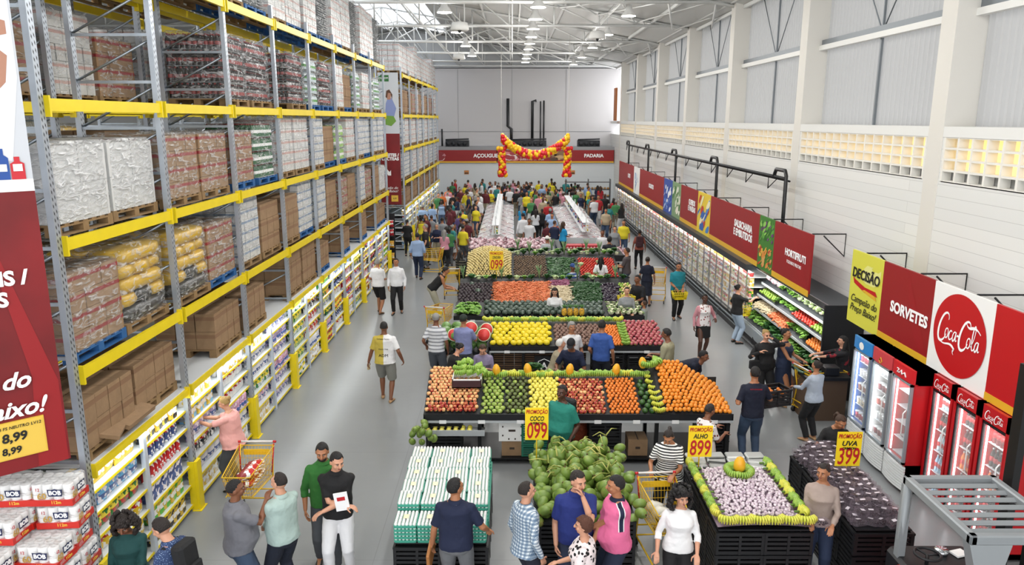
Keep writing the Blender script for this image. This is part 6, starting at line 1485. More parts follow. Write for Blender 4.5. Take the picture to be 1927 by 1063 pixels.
    spec = {'short': (52, 118, .01, 1.07), 'buzz': (46, 112, 0, 1.03), 'thin': (28, 112, .01, 1.05), 'woman': (55, 125, .02, 1.12), 'long': (55, 135, .02, 1.12), 'bun': (50, 122, .01, 1.08), 'pony': (50, 122, .01, 1.08), 'curly': (55, 140, .03, 1.2), 'bob': (58, 140, .05, 1.22), 'cap': (40, 115, 0, 1.05), 'hat': (40, 110, 0, 1.05), 'hood': (60, 150, .02, 1.2)}[hair]
    R3 = HM.to_3x3(); n_, m_ = (30, 20) if det >= 1 else (16, 10)
    hm.ball(hp(*HC), tuple(q*h*hs*hairvol for q in (.0445, .0565, .0575)), n_, m_, hairf(*spec), R3)
    if hair == 'long':
        for s in (1, -1): hm.tube([hp(s*.03, -.03, .955), hp(s*.043, -.02, .9), T @ Vector((s*.05*h, -.005*h, .82*h)), T @ Vector((s*.06*h, -.0*h, .76*h))], [.02*h, .022*h, .022*h, .008*h], 10, round_ends=True)
        hm.tube([hp(0, -.04, .955), hp(0, -.045, .89), T @ Vector((0, -.055*h, .80*h)), T @ Vector((0, -.07*h, .74*h))], [.03*h, .036*h, .04*h, .02*h], 12, round_ends=True)
    if hair == 'curly':
        rnd = random.Random(3)
        for i in range(300 if det >= 2 else 60):
            a = rnd.uniform(0, 6.28); zt = rnd.uniform(-1, 1)
            dx, dy = math.cos(a), math.sin(a)
            if dy > .35 and zt < .35: continue
            zz = .95+zt*.06 if rnd.random() < .55 else rnd.uniform(.84, .92); rr_ = (.052 if zz > .93 else .064)+.016*(1-abs(zt))
            if dy > -.1 and zz < .93 and abs(dx) < .8: continue
            if dy > .1 and zz < .97 and abs(dx) < .8: continue
            hm.ball(hp(dx*rr_*hairvol*.98, dy*rr_-.012, zz), h*rnd.uniform(.011, .019), 7, 5)
    if hair == 'pony': hm.tube([hp(0, -.05, .965), hp(0, -.078, .955), hp(0, -.085, .91), hp(0, -.075, .87)], [.012*h, .018*h, .017*h, .006*h], 9, round_ends=True)
    if hair == 'bun': hb(hm, (0, -.062, .965), (.024, .022, .024))
    if hair in ('cap', 'hat'):
        c = MB(); hbm = lambda f: c.ball(hp(0, -.003, .952), tuple(q*h for q in (.049, .060, .058)), 20, 12, f, R3)
        hbm(lambda d: 1 if d.z > -.02 else .8)
        if hair == 'cap': c.loft([[hp(x, .050+.0*k, .958-.003*k) for x in (-.035, -.02, 0, .02, .035)]+[hp(x, .05+q, .948) for x, q in ((.034, .022), (.02, .042), (0, .048), (-.02, .042), (-.034, .022))] for k in (0, 1)], True)
        else: c.loft([[hp(.082*math.cos(a), -.003+.09*math.sin(a), .957+z) for a in [2*math.pi*q/20 for q in range(20)]] for z in (0, .004)], True)
        extras['headwear'] = (c, 'cap')
    P.update(body=body, shirt=shirt, pants=pants, shoes=shoes, hair=hm)
    return P, extras, dict(T=T, HM=HM, hands=hands, h=h, hipz=hipz)
TEX = bpy.data.textures.new('folds', 'CLOUDS'); TEX.noise_scale = .11; TEX.noise_depth = 2
def figure(label, loc, face, mats, vox=.0065, cloth_vox=.011, group=None, **k):
    """loc: where it stands; face: heading in degrees, 0 = away from the entrance, 90 = towards the block wall"""
    P, ex, info = person(vox=vox, **k); root = empty('person', (loc[0], loc[1], loc[2] if len(loc) > 2 else 0), -R(face), label, 'person', group)
    def rem(o, v, sm=3, disp=0):
        m = o.modifiers.new('r', 'REMESH'); m.mode = 'VOXEL'; m.voxel_size = v; m.use_smooth_shade = True
        m = o.modifiers.new('s', 'SMOOTH'); m.factor = .5; m.iterations = sm
        if disp: m = o.modifiers.new('d', 'DISPLACE'); m.texture = TEX; m.strength = disp; m.mid_level = .5
    o = P['body'].build('body', mats['skin'], root); rem(o, vox, 3)
    o = P['shirt'].build(mats.get('top_name', 'shirt'), mats['shirt'], root); rem(o, cloth_vox, 5, .022 if cloth_vox < .015 else 0); info['shirt'] = o
    o = P['pants'].build({'skirt': 'skirt', 'shorts': 'shorts'}.get(k.get('legs', ''), 'trousers'), mats['pants'], root); rem(o, cloth_vox, 4, .014 if cloth_vox < .015 else 0)
    P['shoes'].build('shoes', mats['shoes'], root); P['hair'].build('hair', mats['hair'], root)
    mm = {'eyew': M('eye_white', '#a8a19a', .4), 'dark': M('iris', '#17100c', .2), 'hair': mats['hair'], 'lips': M('lips', '#8d4a44', .45), 'collar': mats.get('collar', mats['shirt']), 'cap': mats.get('cap', mats['hair'])}
    for nm, (mb, key) in ex.items(): mb.build(nm, mm[key], root)
    return root, info
def clo(name, hexc): return M('cloth_'+name, hexc, .85, bump=.25, bscale=18)
def pattern(name, kind, cols, scale, axis='Z', **k): return ramp_mat('cloth_'+name, 'Object', scale, cols, .85, kind, axis=axis, interp='CONSTANT', **k)
JEANS = M('denim', '#3d4f68', .85, var=.25, vscale=5); JEANSG = M('grey_denim', '#4a4d52', .85, var=.2, vscale=5); KBLK = clo('black', '#131315'); SHOEB = M('shoe_black', '#15130f', .4); SHOEW = M('shoe_white', '#d5d5d2', .5); SHOEBR = M('shoe_brown', '#5a3f28', .5); SANDAL = M('sandal_tan', '#b08a62', .6)
STRH = pattern('striped', 'bands', [(0, '#17181d'), (.42, '#ededea')], 8.5); STRG = pattern('grey_striped', 'bands', [(0, '#8d9096'), (.3, '#d8dade')], 4)
def plaid():
    m = bpy.data.materials.new('cloth_plaid'); m.use_nodes = True; N, L = nt(m); b = N['Principled BSDF']; b.inputs['Roughness'].default_value = .85
    tc = N.new('ShaderNodeTexCoord'); prev = None
    for ax, c in (('X', '#4f6f8c'), ('Z', '#3f5f80')):
        for sc, th in ((7.5, .78), (15, .9)):
            w = N.new('ShaderNodeTexWave'); w.bands_direction = ax; w.inputs['Scale'].default_value = sc; L.new(tc.outputs['Object'], w.inputs[0])
            g = N.new('ShaderNodeMath'); g.operation = 'GREATER_THAN'; g.inputs[1].default_value = th; L.new(w.outputs['Fac'], g.inputs[0])
            s_ = N.new('ShaderNodeMath'); s_.operation = 'MULTIPLY'; s_.inputs[1].default_value = .75; L.new(g.outputs[0], s_.inputs[0])
            mx = N.new('ShaderNodeMix'); mx.data_type = 'RGBA'; L.new(s_.outputs[0], mx.inputs[0]); mx.inputs[7].default_value = lin(c)
            if prev: L.new(prev, mx.inputs[6])
            else: mx.inputs[6].default_value = lin('#dde6ea')
            prev = mx.outputs[2]
    L.new(prev, b.inputs[0]); return m
PLAID = plaid()
def half(name, c1, c2):
    m = bpy.data.materials.new('cloth_'+name); m.use_nodes = True; N, L = nt(m); b = N['Principled BSDF']; b.inputs['Roughness'].default_value = .85
    tc = N.new('ShaderNodeTexCoord'); sx = N.new('ShaderNodeSeparateXYZ'); L.new(tc.outputs['Object'], sx.inputs[0]); g = N.new('ShaderNodeMath'); g.operation = 'LESS_THAN'; g.inputs[1].default_value = 0; L.new(sx.outputs[0], g.inputs[0])
    mx = N.new('ShaderNodeMix'); mx.data_type = 'RGBA'; L.new(g.outputs[0], mx.inputs[0]); mx.inputs[6].default_value = lin(c2); mx.inputs[7].default_value = lin(c1); L.new(mx.outputs[2], b.inputs[0]); return m
DOTS = pattern('polka', 'voronoi', [(0, '#141215'), (.4, '#e9dcdc')], 19); FLOW = pattern('floral', 'voronoi', [(0, '#b02d42'), (.22, '#3c5c3a'), (.32, '#e6e0e0')], 16)
def cardigan():
    m = FLOW.copy(); m.name = 'cloth_cardigan'; N, L = nt(m); b = N['Principled BSDF']; tc = N.new('ShaderNodeTexCoord'); sx = N.new('ShaderNodeSeparateXYZ'); L.new(tc.outputs['Object'], sx.inputs[0]); a = N.new('ShaderNodeMath'); a.operation = 'ABSOLUTE'; L.new(sx.outputs[0], a.inputs[0])
    g = N.new('ShaderNodeMath'); g.operation = 'GREATER_THAN'; g.inputs[1].default_value = .125; L.new(a.outputs[0], g.inputs[0]); mx = N.new('ShaderNodeMix'); mx.data_type = 'RGBA'; L.new(g.outputs[0], mx.inputs[0]); L.new(b.inputs[0].links[0].from_socket, mx.inputs[6]); mx.inputs[7].default_value = lin('#c48a92'); L.new(mx.outputs[2], b.inputs[0]); return m
CARDI = cardigan()
def pinkpolo():
    m = clo('pink', '#e06c98').copy(); m.name = 'cloth_pink_striped'; N, L = nt(m); b = N['Principled BSDF']; tc = N.new('ShaderNodeTexCoord'); sx = N.new('ShaderNodeSeparateXYZ'); L.new(tc.outputs['Object'], sx.inputs[0]); prev = None
    a = N.new('ShaderNodeMath'); a.operation = 'ABSOLUTE'; L.new(sx.outputs[1], a.inputs[0]); e = N.new('ShaderNodeMath'); e.operation = 'ABSOLUTE'; L.new(sx.outputs[0], e.inputs[0]); f = N.new('ShaderNodeMath'); f.operation = 'GREATER_THAN'; f.inputs[1].default_value = .09; L.new(e.outputs[0], f.inputs[0])
    zz = N.new('ShaderNodeMath'); zz.operation = 'GREATER_THAN'; zz.inputs[1].default_value = 1.2; L.new(sx.outputs[2], zz.inputs[0]); k = N.new('ShaderNodeMath'); k.operation = 'MULTIPLY'; L.new(f.outputs[0], k.inputs[0]); L.new(zz.outputs[0], k.inputs[1])
    for w, c in ((.036, '#e8e8e8'), (.024, '#131c38')):
        g = N.new('ShaderNodeMath'); g.operation = 'LESS_THAN'; g.inputs[1].default_value = w; L.new(a.outputs[0], g.inputs[0]); h_ = N.new('ShaderNodeMath'); h_.operation = 'MULTIPLY'; L.new(g.outputs[0], h_.inputs[0]); L.new(k.outputs[0], h_.inputs[1])
        mx = N.new('ShaderNodeMix'); mx.data_type = 'RGBA'; L.new(h_.outputs[0], mx.inputs[0]); mx.inputs[7].default_value = lin(c)
        if prev: L.new(prev, mx.inputs[6])
        else: mx.inputs[6].default_value = lin('#e06c98')
        prev = mx.outputs[2]
    L.new(prev, b.inputs[0]); return m
def mats(sk, hr, shirt, pants, shoes=SHOEB, **k): return dict(skin=skin(sk), hair=hairm(hr), shirt=shirt, pants=pants, shoes=shoes, **k)
def px(x, y, z): p = at(x, y, z); return (round(p[0], 3), round(p[1], 3))
def chest_text(info, s, size, z, x=0, y=None, m=LETK, back=True, fit=None):
    yy = (-.105 if back else .12) if y is None else y
    font('lettering', s, size, m, info['shirt'], (x, yy, z), (R(90), 0, 0 if back else R(180)), fit=fit)
def backpack(info_root, T, h, mat, z=.72, w=.28, dpt=.16, hh=.42):
    b = MB(); b.T = T; b.rbox(-w/2, w/2, -.1-dpt, -.1, z*h-hh/2, z*h+hh/2, .04); b.rbox(-w/2+.04, w/2-.04, -.1-dpt-.05, -.1-dpt, z*h-hh/2+.02, z*h-.02, .02)
    b.tube([(-.1, -.1, z*h+.12), (-.11, -.02, .83*h), (-.115, .1, .78*h), (-.13, .09, .68*h), (-.14, -.08, .62*h)], .017, 6)
    b.tube([(.1, -.1, z*h+.12), (.11, -.02, .83*h), (.115, .1, .78*h), (.13, .09, .68*h), (.14, -.08, .62*h)], .017, 6)
    o = b.build('backpack', mat, None, label=None); o.location = info_root.location; o.rotation_euler = info_root.rotation_euler; return o
# hands meet things they hold: targets are given in the figure's own frame (x right, y ahead, z up)
H = 1.75
f1, i1 = figure('woman with long curly dark hair and teal blouse, looking down beside the rack end', px(235, 962, 1.62), 172, mats('brown', 'dark', clo('teal_dark', '#12403f'), KBLK), vox=.0065, H=1.62, fem=True, sleeve='long', hair='curly', nod=.5, hairvol=1.15, rh=(.12, .3, 1.0), lh=(-.1, .32, 1.0))
f2, i2 = figure('man in dark blue speckled shirt wearing a black backpack, looking down', px(322, 975, 1.75), -75, mats('light', 'dark', pattern('blue_speck', 'voronoi', [(0, '#8ea6c6'), (.25, '#2c3f66')], 60), JEANS), H=1.75, sleeve='short', nod=.45, lean=.12, rh=(.15, .32, 1.05), lh=(-.12, .34, 1.05), collar=True)
bp = backpack(f2, i2['T'], 1.75, clo('bag_black', '#17181a')); tag(bp, 'large black backpack worn by the man in the speckled shirt', 'backpack')
f3, i3 = figure('heavy man with shaved head in grey polo and jeans, raising his hand', px(440, 903, 1.76), 62, mats('brown', 'black', clo('grey', '#6f7077'), JEANS), H=1.76, build=1.2, belly=.05, hair='buzz', collar=True, rh=(.02, .34, 1.42), reh=(.6, -.3, -1), yaw=-.1, nod=.05)
f4, i4 = figure('man in pale mint shirt with clasped hands, talking to the man in grey', px(525, 890, 1.75), -55, mats('light', 'dark', clo('mint', '#a3b8b2'), clo('navy_trs', '#171d2c')), H=1.75, build=1.08, belly=.03, sleeve='long', hair='thin', collar=True, rh=(.03, .3, .98), lh=(-.04, .29, .98), nod=.05, yaw=.2)
f5, i5 = figure('bearded young man in green sweatshirt walking beside a man in black', px(606, 830, 1.80), 166, mats('tan', 'black', clo('green', '#2c6a2a'), JEANSG), H=1.8, sleeve='mid', hair='short', nod=.3, yaw=-.1, rf=(0, -.12), lf=(0, .16), lh=(-.26, .02, .82), collar=True)
b = MB(); b.T = i5['HM']; b.ball((0, .03*1.8, .897*1.8), (.058, .05, .045), 12, 8); b.build('beard', hairm('black'), f5)
f6, i6 = figure('young man in black polo and white trousers with crossed arms holding a booklet', px(630, 848, 1.80), 176, mats('light', 'black', KBLK, clo('white_jean', '#d8d8da'), SHOEW), H=1.8, sleeve='short', hair='short', yaw=.55, nod=.3, rh=(-.16, .23, 1.16), lh=(.14, .25, 1.1), reh=(1, -.2, -.6), leh=(-1, -.2, -.6), collar=True, rf=(0, .1), lf=(0, -.1))
b = MB(); b.cbox((0, 0, 0), (.17, .02, .24)); b.cur = 1; b.cbox((0, .0105, .04), (.1, .002, .05)); b.cur = 0
bk = b.build('booklet', [M('booklet_white', '#e9e9ea', .5), LETR], None, label='white and red booklet held against the black polo', cat='booklet'); bk.location = f6.matrix_basis @ Vector((-.1, .27, 1.24)); bk.rotation_euler = (0, .15, f6.rotation_euler.z)
f7, i7 = figure('man in navy polo seen from behind, facing the egg display', px(856, 900, 1.76), 3, mats('tan', 'black', clo('navy', '#131c38'), clo('grey_trs', '#6b6d70')), H=1.76, build=1.12, hair='short', yaw=-.75, rh=(.36, .22, .98), lh=(-.3, .06, .86), collar=True, **{}); 
b = MB(); b.T = i7['T']; b.tube([(.078*math.cos(a), -.01+.075*math.sin(a), 1.46) for a in [2*math.pi*q/20 for q in range(21)]], .006, 5); b.build('collar_stripe', clo('white', '#e8e8e8'), f7)
b = MB(); b.tube([(0, -.2, 0), (0, .25, 0)], .006, 4); b.rbox(-.02, .02, -.22, .24, -.15, .12, .01); cb = b.build('clipboard', M('board_brown', '#a86f3c', .6), None, label='brown clipboard held low by the man in navy', cat='clipboard'); cb.location = f7.matrix_basis @ Vector((-.33, .12, .72)); cb.rotation_euler = (.2, 0, f7.rotation_euler.z)
f8, i8 = figure('man in blue-white checked shirt seen from the side by the coconuts', px(990, 907, 1.74), 58, mats('light', 'dark', PLAID, clo('dark_trs', '#1f2230')), H=1.74, sleeve='long', hair='thin', collar=True, yaw=-.15, nod=.05, shirt_len=.02)
f9, i9 = figure('tall man in royal blue shirt with hand at his chin, before the coconuts', px(1085, 884, 1.84), 178, mats('light', 'dark', clo('royal', '#1b2a6e'), clo('navy_jean', '#20293f')), H=1.84, build=1.08, hair='short', yaw=.5, nod=.2, lh=(-.06, .16, 1.57), curl=1.1, leh=(-.5, .2, -1), rh=(.24, .06, .9), collar=True, belly=.02)
f10, i10 = figure('man in pink polo with dark shoulder stripe, arms folded over his belly', px(1162, 895, 1.80), -98, mats('tan', 'black', pinkpolo(), clo('navy_jean', '#20293f'), collar=clo('navy', '#131c38')), H=1.8, build=1.2, belly=.06, hair='short', yaw=.0, nod=.1, rh=(-.1, .3, 1.02), lh=(.12, .32, 1.06), collar=True, reh=(1, -.3, -.7), leh=(-1, -.3, -.7)); 
f11, i11 = figure('woman with short brown hair and black-dotted white blouse, seen from the side', px(1100, 973, 1.6), -80, mats('light', 'reddish', DOTS, KBLK), H=1.6, fem=True, build=1.15, hair='bob', sleeve='short', nod=.05, rh=(.1, .3, .95), lh=(-.14, .3, .95))
f12, i12 = figure('woman in black and white striped top leaning over her trolley', px(1262, 800, 1.60), 200, mats('tan', 'dark', STRH, KBLK), H=1.63, fem=True, build=1.08, hair='pony', nod=.6, lean=.15, rh=(.2, .34, 1.02), lh=(-.12, .38, 1.02), shirt_len=.02)
f13, i13 = figure('woman with black curly hair and white blouse walking with swinging hands', px(1282, 918, 1.62), 188, mats('light', 'black', clo('white', '#dfe0e4'), KBLK), H=1.62, fem=True, sleeve='mid', hair='curly', yaw=.35, nod=.15, rh=(.26, .16, .86), lh=(-.2, .22, .9), hairvol=1.12)
f14, i14 = figure('woman in beige top and jeans holding a punnet of grapes', px(1552, 872, 1.66), 205, mats('tan', 'dark', clo('beige', '#a08f86'), M('denim_navy', '#1d2a44', .85)), H=1.66, fem=True, sleeve='long', hair='pony', yaw=-.35, nod=.1, rh=(.1, .3, 1.0), lh=(-.16, .32, 1.0), collar=False)
pr_ = copy_tree(root_g if False else bpy.data.objects['grape_punnet'], None, 0, 'clear punnet of grapes held by the woman in beige', 'grape punnet'); pr_.location = f14.matrix_basis @ Vector((-.03, .36, 1.0)); pr_['group'] = 'held grape punnet'
f15, i15 = figure('woman in black T-shirt choosing grapes behind the yellow price sign', px(1575, 770, 1.6), 190, mats('tan', 'brown', KBLK, JEANS), H=1.6, fem=True, hair='pony', nod=.55, yaw=.4, lean=.15, rh=(.22, .4, 1.12), lh=(-.1, .4, 1.12))
f16, i16 = figure('heavy man in teal T-shirt with black backpack standing before the fruit island', px(1058, 725, 1.74), 218, mats('dark', 'black', clo('teal', '#1f7a6c'), KBLK), H=1.74, build=1.2, belly=.05, hair='short', yaw=.1, rh=(.2, .14, .95), lh=(-.24, .1, .92))
bp = backpack(f16, i16['T'], 1.74, clo('bag_black', '#17181a')); tag(bp, 'black backpack worn by the man in the teal T-shirt', 'backpack')
f17, i17 = figure('elderly woman in flowered dress with a pale shawl, by the orange mound', px(1332, 760, 1.58), 60, mats('brown', 'dark', FLOW, clo('pale_trs', '#a9a69c')), H=1.58, fem=True, hair='short', nod=.35, sleeve='short', rh=(.1, .3, 1.05), lh=(-.1, .3, 1.1))
f18, i18 = figure('man in navy T-shirt and jeans walking away, carrying a black crate', px(1422, 690, 1.78), 3, mats('tan', 'black', clo('navy_tee', '#10162a'), JEANS), H=1.78, hair='short', rh=(.3, .34, 1.12), lh=(-.22, .16, 1.1), yaw=.1, collar=False)
chest_text(i18, 'ALTA QUALIDADE', .03, 1.42, m=LETR, fit=.2, y=-.135)
o = copy_tree(CRB, None, 0, 'black crate of tomatoes carried by the man in navy', 'crate'); o['group'] = 'carried crate'; o.location = f18.matrix_basis @ Vector((.44, .42, .96)); o.rotation_euler = (0, 0, .3)
for i in range(9):
    p = o.location+Vector((-.18+(i % 3)*.16, -.1+(i//3)*.1, .2)); q = bpy.data.objects.new('tomato', F_['tangerine'][0]); COL.objects.link(q); q.location = p; tag(q, 'reddish round fruit inside the crate carried by the man in navy', 'fruit', 'fruit in the carried crate')
f23, i23 = figure('woman in pink cardigan, flowered top and black skirt walking towards the entrance', px(1327, 553, 1.65), 178, mats('dark', 'black', CARDI, KBLK, SANDAL), vox=.008, H=1.65, fem=True, hair='short', legs='skirt', sleeve='long', rf=(0, .1), lf=(.02, -.14), skirt_l=.2, lh=(-.24, .16, 1.05))
f24, i24 = figure('woman in black top and pale jeans reaching into the cold case', px(1390, 535, 1.62), 75, mats('light', 'black', KBLK, clo('pale_jean', '#9fb0c2'), SHOEB), vox=.008, H=1.62, fem=True, hair='bun', lh=(-.2, .2, 1.05), rh=(.12, .45, 1.25), sleeve='short')
f25, i25 = figure('man in teal T-shirt walking towards the entrance with a yellow basket', px(1277, 493, 1.74), 175, mats('tan', 'black', clo('teal2', '#177a88'), KBLK), vox=.008, H=1.74, build=1.08, hair='short', rh=(.12, .26, 1.0), lh=(-.1, .22, .98), nod=.2, rf=(0, .1), lf=(0, -.12))
f26, i26 = figure('man in half yellow, half white T-shirt and grey shorts walking away up the aisle', px(722, 605, 1.76), 2, dict(mats('brown', 'black', half('yellow_white', '#c2ad4a', '#e4e4e4'), clo('grey_shorts', '#85857e'), SANDAL)), vox=.0075, H=1.76, build=1.15, belly=.02, hair='buzz', legs='shorts', rf=(0, -.1), lf=(0, .16), lh=(-.36, .02, .86), rh=(.36, .06, .9), curl=.8, shirt_len=.01)
chest_text(i26, 'Comissão Técnica', .05, 1.42, fit=.26, y=-.145); chest_text(i26, 'Missão Vida', .04, 1.2, fit=.2, y=-.15); chest_text(i26, 'ADM', .09, 1.06, fit=.2, y=-.155)
b = MB(); b.rbox(-.03, .03, -.06, .06, -.01, .01, .008); wl = b.build('wallet', M('wallet_tan', '#b09a70', .6), None, label='small tan wallet in the hand of the man in yellow and white', cat='wallet'); wl.location = f26.matrix_basis @ Vector((-.37, .05, .74)); wl.rotation_euler = (.9, 0, .2)
f27, i27 = figure('blond woman in pale pink T-shirt taking a product from the shop shelf', px(432, 745, 1.6), -88, mats('light', 'blond', clo('pale_pink', '#e6a8a2'), JEANSG), H=1.6, fem=True, build=1.25, belly=.03, hair='bun', nod=.35, rh=(.07, .5, 1.2), lh=(-.1, .5, 1.2), lean=.08, shirt_len=.02)
f28, i28 = figure('man in white T-shirt and black shorts walking away beside the shelves', px(710, 487, 1.72), 20, mats('tan', 'grey', clo('white_tee', '#d9d9da'), KBLK, SHOEBR), vox=.009, H=1.72, build=1.1, hair='short', legs='shorts', rf=(0, -.14), lf=(0, .16), yaw=.1, rh=(.1, .3, 1.05), lh=(-.22, .2, 1.0))
f29, i29 = figure('man in white shirt and black trousers walking towards the entrance', px(745, 486, 1.74), 178, mats('tan', 'black', clo('white_shirt', '#e2e3e6'), KBLK), vox=.009, H=1.74, sleeve='long', hair='short', rf=(0, .1), lf=(0, -.14), collar=True, yaw=-.1)
f30, i30 = figure('man in light blue shirt and dark jeans walking away up the aisle', px(785, 438, 1.76), 5, mats('tan', 'black', clo('sky', '#8fa6c8'), M('denim_navy', '#1d2a44', .85)), vox=.011, H=1.76, build=1.1, sleeve='mid', hair='short', rf=(0, -.14), lf=(0, .2))
f31, i31 = figure('man in black tank top and beige shorts bending over a loaded trolley', px(812, 508, 1.5), 80, mats('tan', 'black', KBLK, clo('beige_shorts', '#a39f8c'), SHOEB), vox=.009, H=1.74, hair='short', sleeve='none', legs='shorts', lean=.75, nod=.2, rh=(.12, .62, .92), lh=(-.12, .62, .92))
f32, i32 = figure('woman in dark striped pullover with long black hair beside the onion mound', px(866, 472, 1.6), 35, mats('tan', 'black', pattern('dark_striped', 'bands', [(0, '#0f1012'), (.75, '#6e6a5c')], 3.6), KBLK), vox=.011, H=1.62, fem=True, build=1.1, hair='long', sleeve='long', rh=(.1, .3, 1.1), lh=(-.1, .3, 1.1))
f33, i33 = figure('man in grey striped T-shirt and grey cap standing beside the watermelons', px(820, 590, 1.72), 10, mats('brown', 'grey', STRG, clo('grey_trs2', '#4f545c'), cap=clo('cap_grey', '#8e8d8a')), vox=.009, H=1.72, hair='cap', lh=(-.26, .08, .95), legs='shorts')
f34, i34 = figure('man in lavender T-shirt and dark cap facing the watermelons', px(872, 592, 1.74), 15, mats('tan', 'dark', clo('lavender', '#7f86b0'), JEANSG, cap=clo('cap_dark', '#202b26')), vox=.009, H=1.74, hair='cap', rh=(.15, .4, 1.15), lh=(-.15, .35, 1.1))
f35, i35 = figure('woman in black top with tied black hair choosing fruit at the pale apples', px(850, 645, 1.6), 60, mats('light', 'black', KBLK, KBLK), vox=.008, H=1.6, fem=True, build=1.1, hair='bun', nod=.5, lean=.2, rh=(.1, .42, 1.1), lh=(-.1, .4, 1.1))
f36, i36 = figure('woman in lilac-grey blouse looking down behind island one', px(910, 640, 1.6), 185, mats('light', 'brown', clo('lilac', '#827a96'), KBLK), vox=.008, H=1.6, fem=True, hair='short', nod=.6, sleeve='mid', lean=.15, rh=(.12, .35, 1.1), lh=(-.12, .3, 1.1))
f37, i37 = figure('woman in white T-shirt with dark curly hair between melons and carrots', px(1044, 540, 1.62), 185, mats('light', 'dark', clo('white_tee', '#d9d9da'), KBLK), vox=.009, H=1.62, fem=True, hair='long', nod=.3, rh=(.1, .3, 1.0), lh=(-.15, .3, 1.0))
f38, i38 = figure('elderly white-haired woman in beige leaning towards a man in navy', px(1040, 645, 1.5), 75, mats('light', 'white', clo('beige2', '#9a9078'), KBLK), vox=.008, H=1.6, fem=True, hair='woman', lean=.35, sleeve='mid', nod=-.1, rh=(.1, .5, 1.05), lh=(-.12, .5, 1.05))
f39, i39 = figure('man in navy polo and dark cap bending over island one from behind', px(1080, 632, 1.66), 195, mats('brown', 'black', clo('navy', '#131c38'), KBLK, cap=clo('cap_black', '#16161a')), vox=.008, H=1.76, hair='cap', lean=.45, nod=.3, rh=(.25, .45, 1.1), lh=(-.2, .5, 1.1))
f40, i40 = figure('man in grey headscarf and white T-shirt beside the brown fruit', px(1076, 606, 1.68), 165, mats('tan', 'grey', clo('white_tee', '#d9d9da'), KBLK), vox=.01, H=1.68, hair='hood')
f41, i41 = figure('man in blue T-shirt seen from behind at the tangerines', px(1133, 602, 1.76), 20, mats('tan', 'black', clo('blue', '#35569c'), clo('dark_trs', '#1f2230')), vox=.009, H=1.76, hair='short', lh=(-.2, .1, .95))
f42, i42 = figure('woman in grey T-shirt with red bag strap behind the limes', px(1180, 540, 1.62), 185, mats('light', 'dark', clo('grey_tee', '#84878a'), KBLK), vox=.009, H=1.62, fem=True, build=1.1, hair='pony', rh=(.15, .3, 1.0), lh=(-.15, .35, 1.0), sleeve='mid')
f43, i43 = figure('small boy in pale grey T-shirt reaching over the mangoes', px(1212, 566, 1.25), -60, mats('tan', 'brown', clo('grey_pale', '#98a09a'), JEANS), vox=.009, H=1.25, hair='short', rh=(.1, .35, .9), lh=(-.1, .35, .9))
f44, i44 = figure('man in dark T-shirt and jeans leaning forward at the end of the islands', px(1208, 518, 1.7), -130, mats('brown', 'black', clo('charcoal', '#16181e'), JEANS), vox=.009, H=1.76, hair='short', lean=.3, rh=(.15, .45, 1.05), lh=(-.15, .45, 1.05))
f45, i45 = figure('man in olive shirt standing by the mango end of island two', px(1258, 618, 1.72), -60, mats('brown', 'black', clo('olive', '#9c987c'), clo('navy_trs', '#171d2c')), vox=.009, H=1.72, hair='short', nod=.25, sleeve='mid', rh=(.1, .3, 1.1), lh=(-.1, .3, 1.1))
f46, i46 = figure('person in navy bending low beside the orange mound', px(1275, 668, 1.2), 120, mats('brown', 'black', clo('navy_tee', '#10162a'), clo('dark_trs', '#1f2230')), vox=.009, H=1.7, hair='short', lean=1.15, rh=(.1, .55, .6), lh=(-.1, .55, .6))
f47, i47 = figure('woman in navy dress with white strap walking away past the tomatoes', px(1219, 483, 1.62), 10, mats('tan', 'dark', clo('navy_tee', '#10162a'), clo('navy_trs', '#171d2c')), vox=.011, H=1.62, fem=True, hair='bun', legs='skirt')
f48, i48 = figure('woman in black leggings with dark backpack walking away along the cold cases', px(1204, 432, 1.62), 5, mats('brown', 'black', clo('rust', '#8a4a3c'), KBLK), vox=.011, H=1.62, fem=True, hair='bun', legs='leggings', rf=(0, -.1), lf=(0, .1))
bp = backpack(f48, i48['T'], 1.62, clo('bag_maroon', '#3a1c22')); tag(bp, 'dark maroon backpack worn by the woman in leggings', 'backpack')
f49, i49 = figure('man in grey-brown T-shirt and jeans at the tomato end of island four', px(1180, 466, 1.74), -70, mats('tan', 'dark', clo('taupe', '#4c4648'), JEANS), vox=.011, H=1.74, hair='short', rh=(.1, .35, 1.1), lh=(-.1, .35, 1.1))
f50, i50 = figure('woman in white shirt with black shoulder bag in front of the tomatoes', px(1131, 482, 1.6), 10, mats('tan', 'black', clo('white', '#dfe0e4'), clo('white_jean', '#d8d8da')), vox=.011, H=1.6, fem=True, hair='long')
b = MB(); b.rbox(-.16, .16, -.2, -.1, .78, 1.0, .03); b.tube([(-.1, -.12, 1.0), (-.12, -.05, 1.34), (-.1, .1, 1.25)], .012, 5); hbg = b.build('shoulder_bag', KBLK, None, label='black shoulder bag on the woman in white by the tomatoes', cat='bag'); hbg.location = f50.location; hbg.rotation_euler = f50.rotation_euler
f51, i51 = figure('man in blue cap and blue-white striped polo between the vegetable islands', px(1078, 496, 1.66), 150, mats('brown', 'grey', pattern('blue_striped', 'bands', [(0, '#2b4a8a'), (.5, '#c9d2e2')], 3.5), JEANS, cap=clo('cap_blue', '#2b4680')), vox=.011, H=1.66, hair='cap')
f52, i52 = figure('person in dark hooded top seen from behind beyond the tomatoes', px(1147, 445, 1.72), 5, mats('tan', 'black', clo('charcoal_navy', '#171a26'), clo('white_jean', '#d8d8da')), vox=.011, H=1.72, build=1.2, sleeve='long', hair='hood')
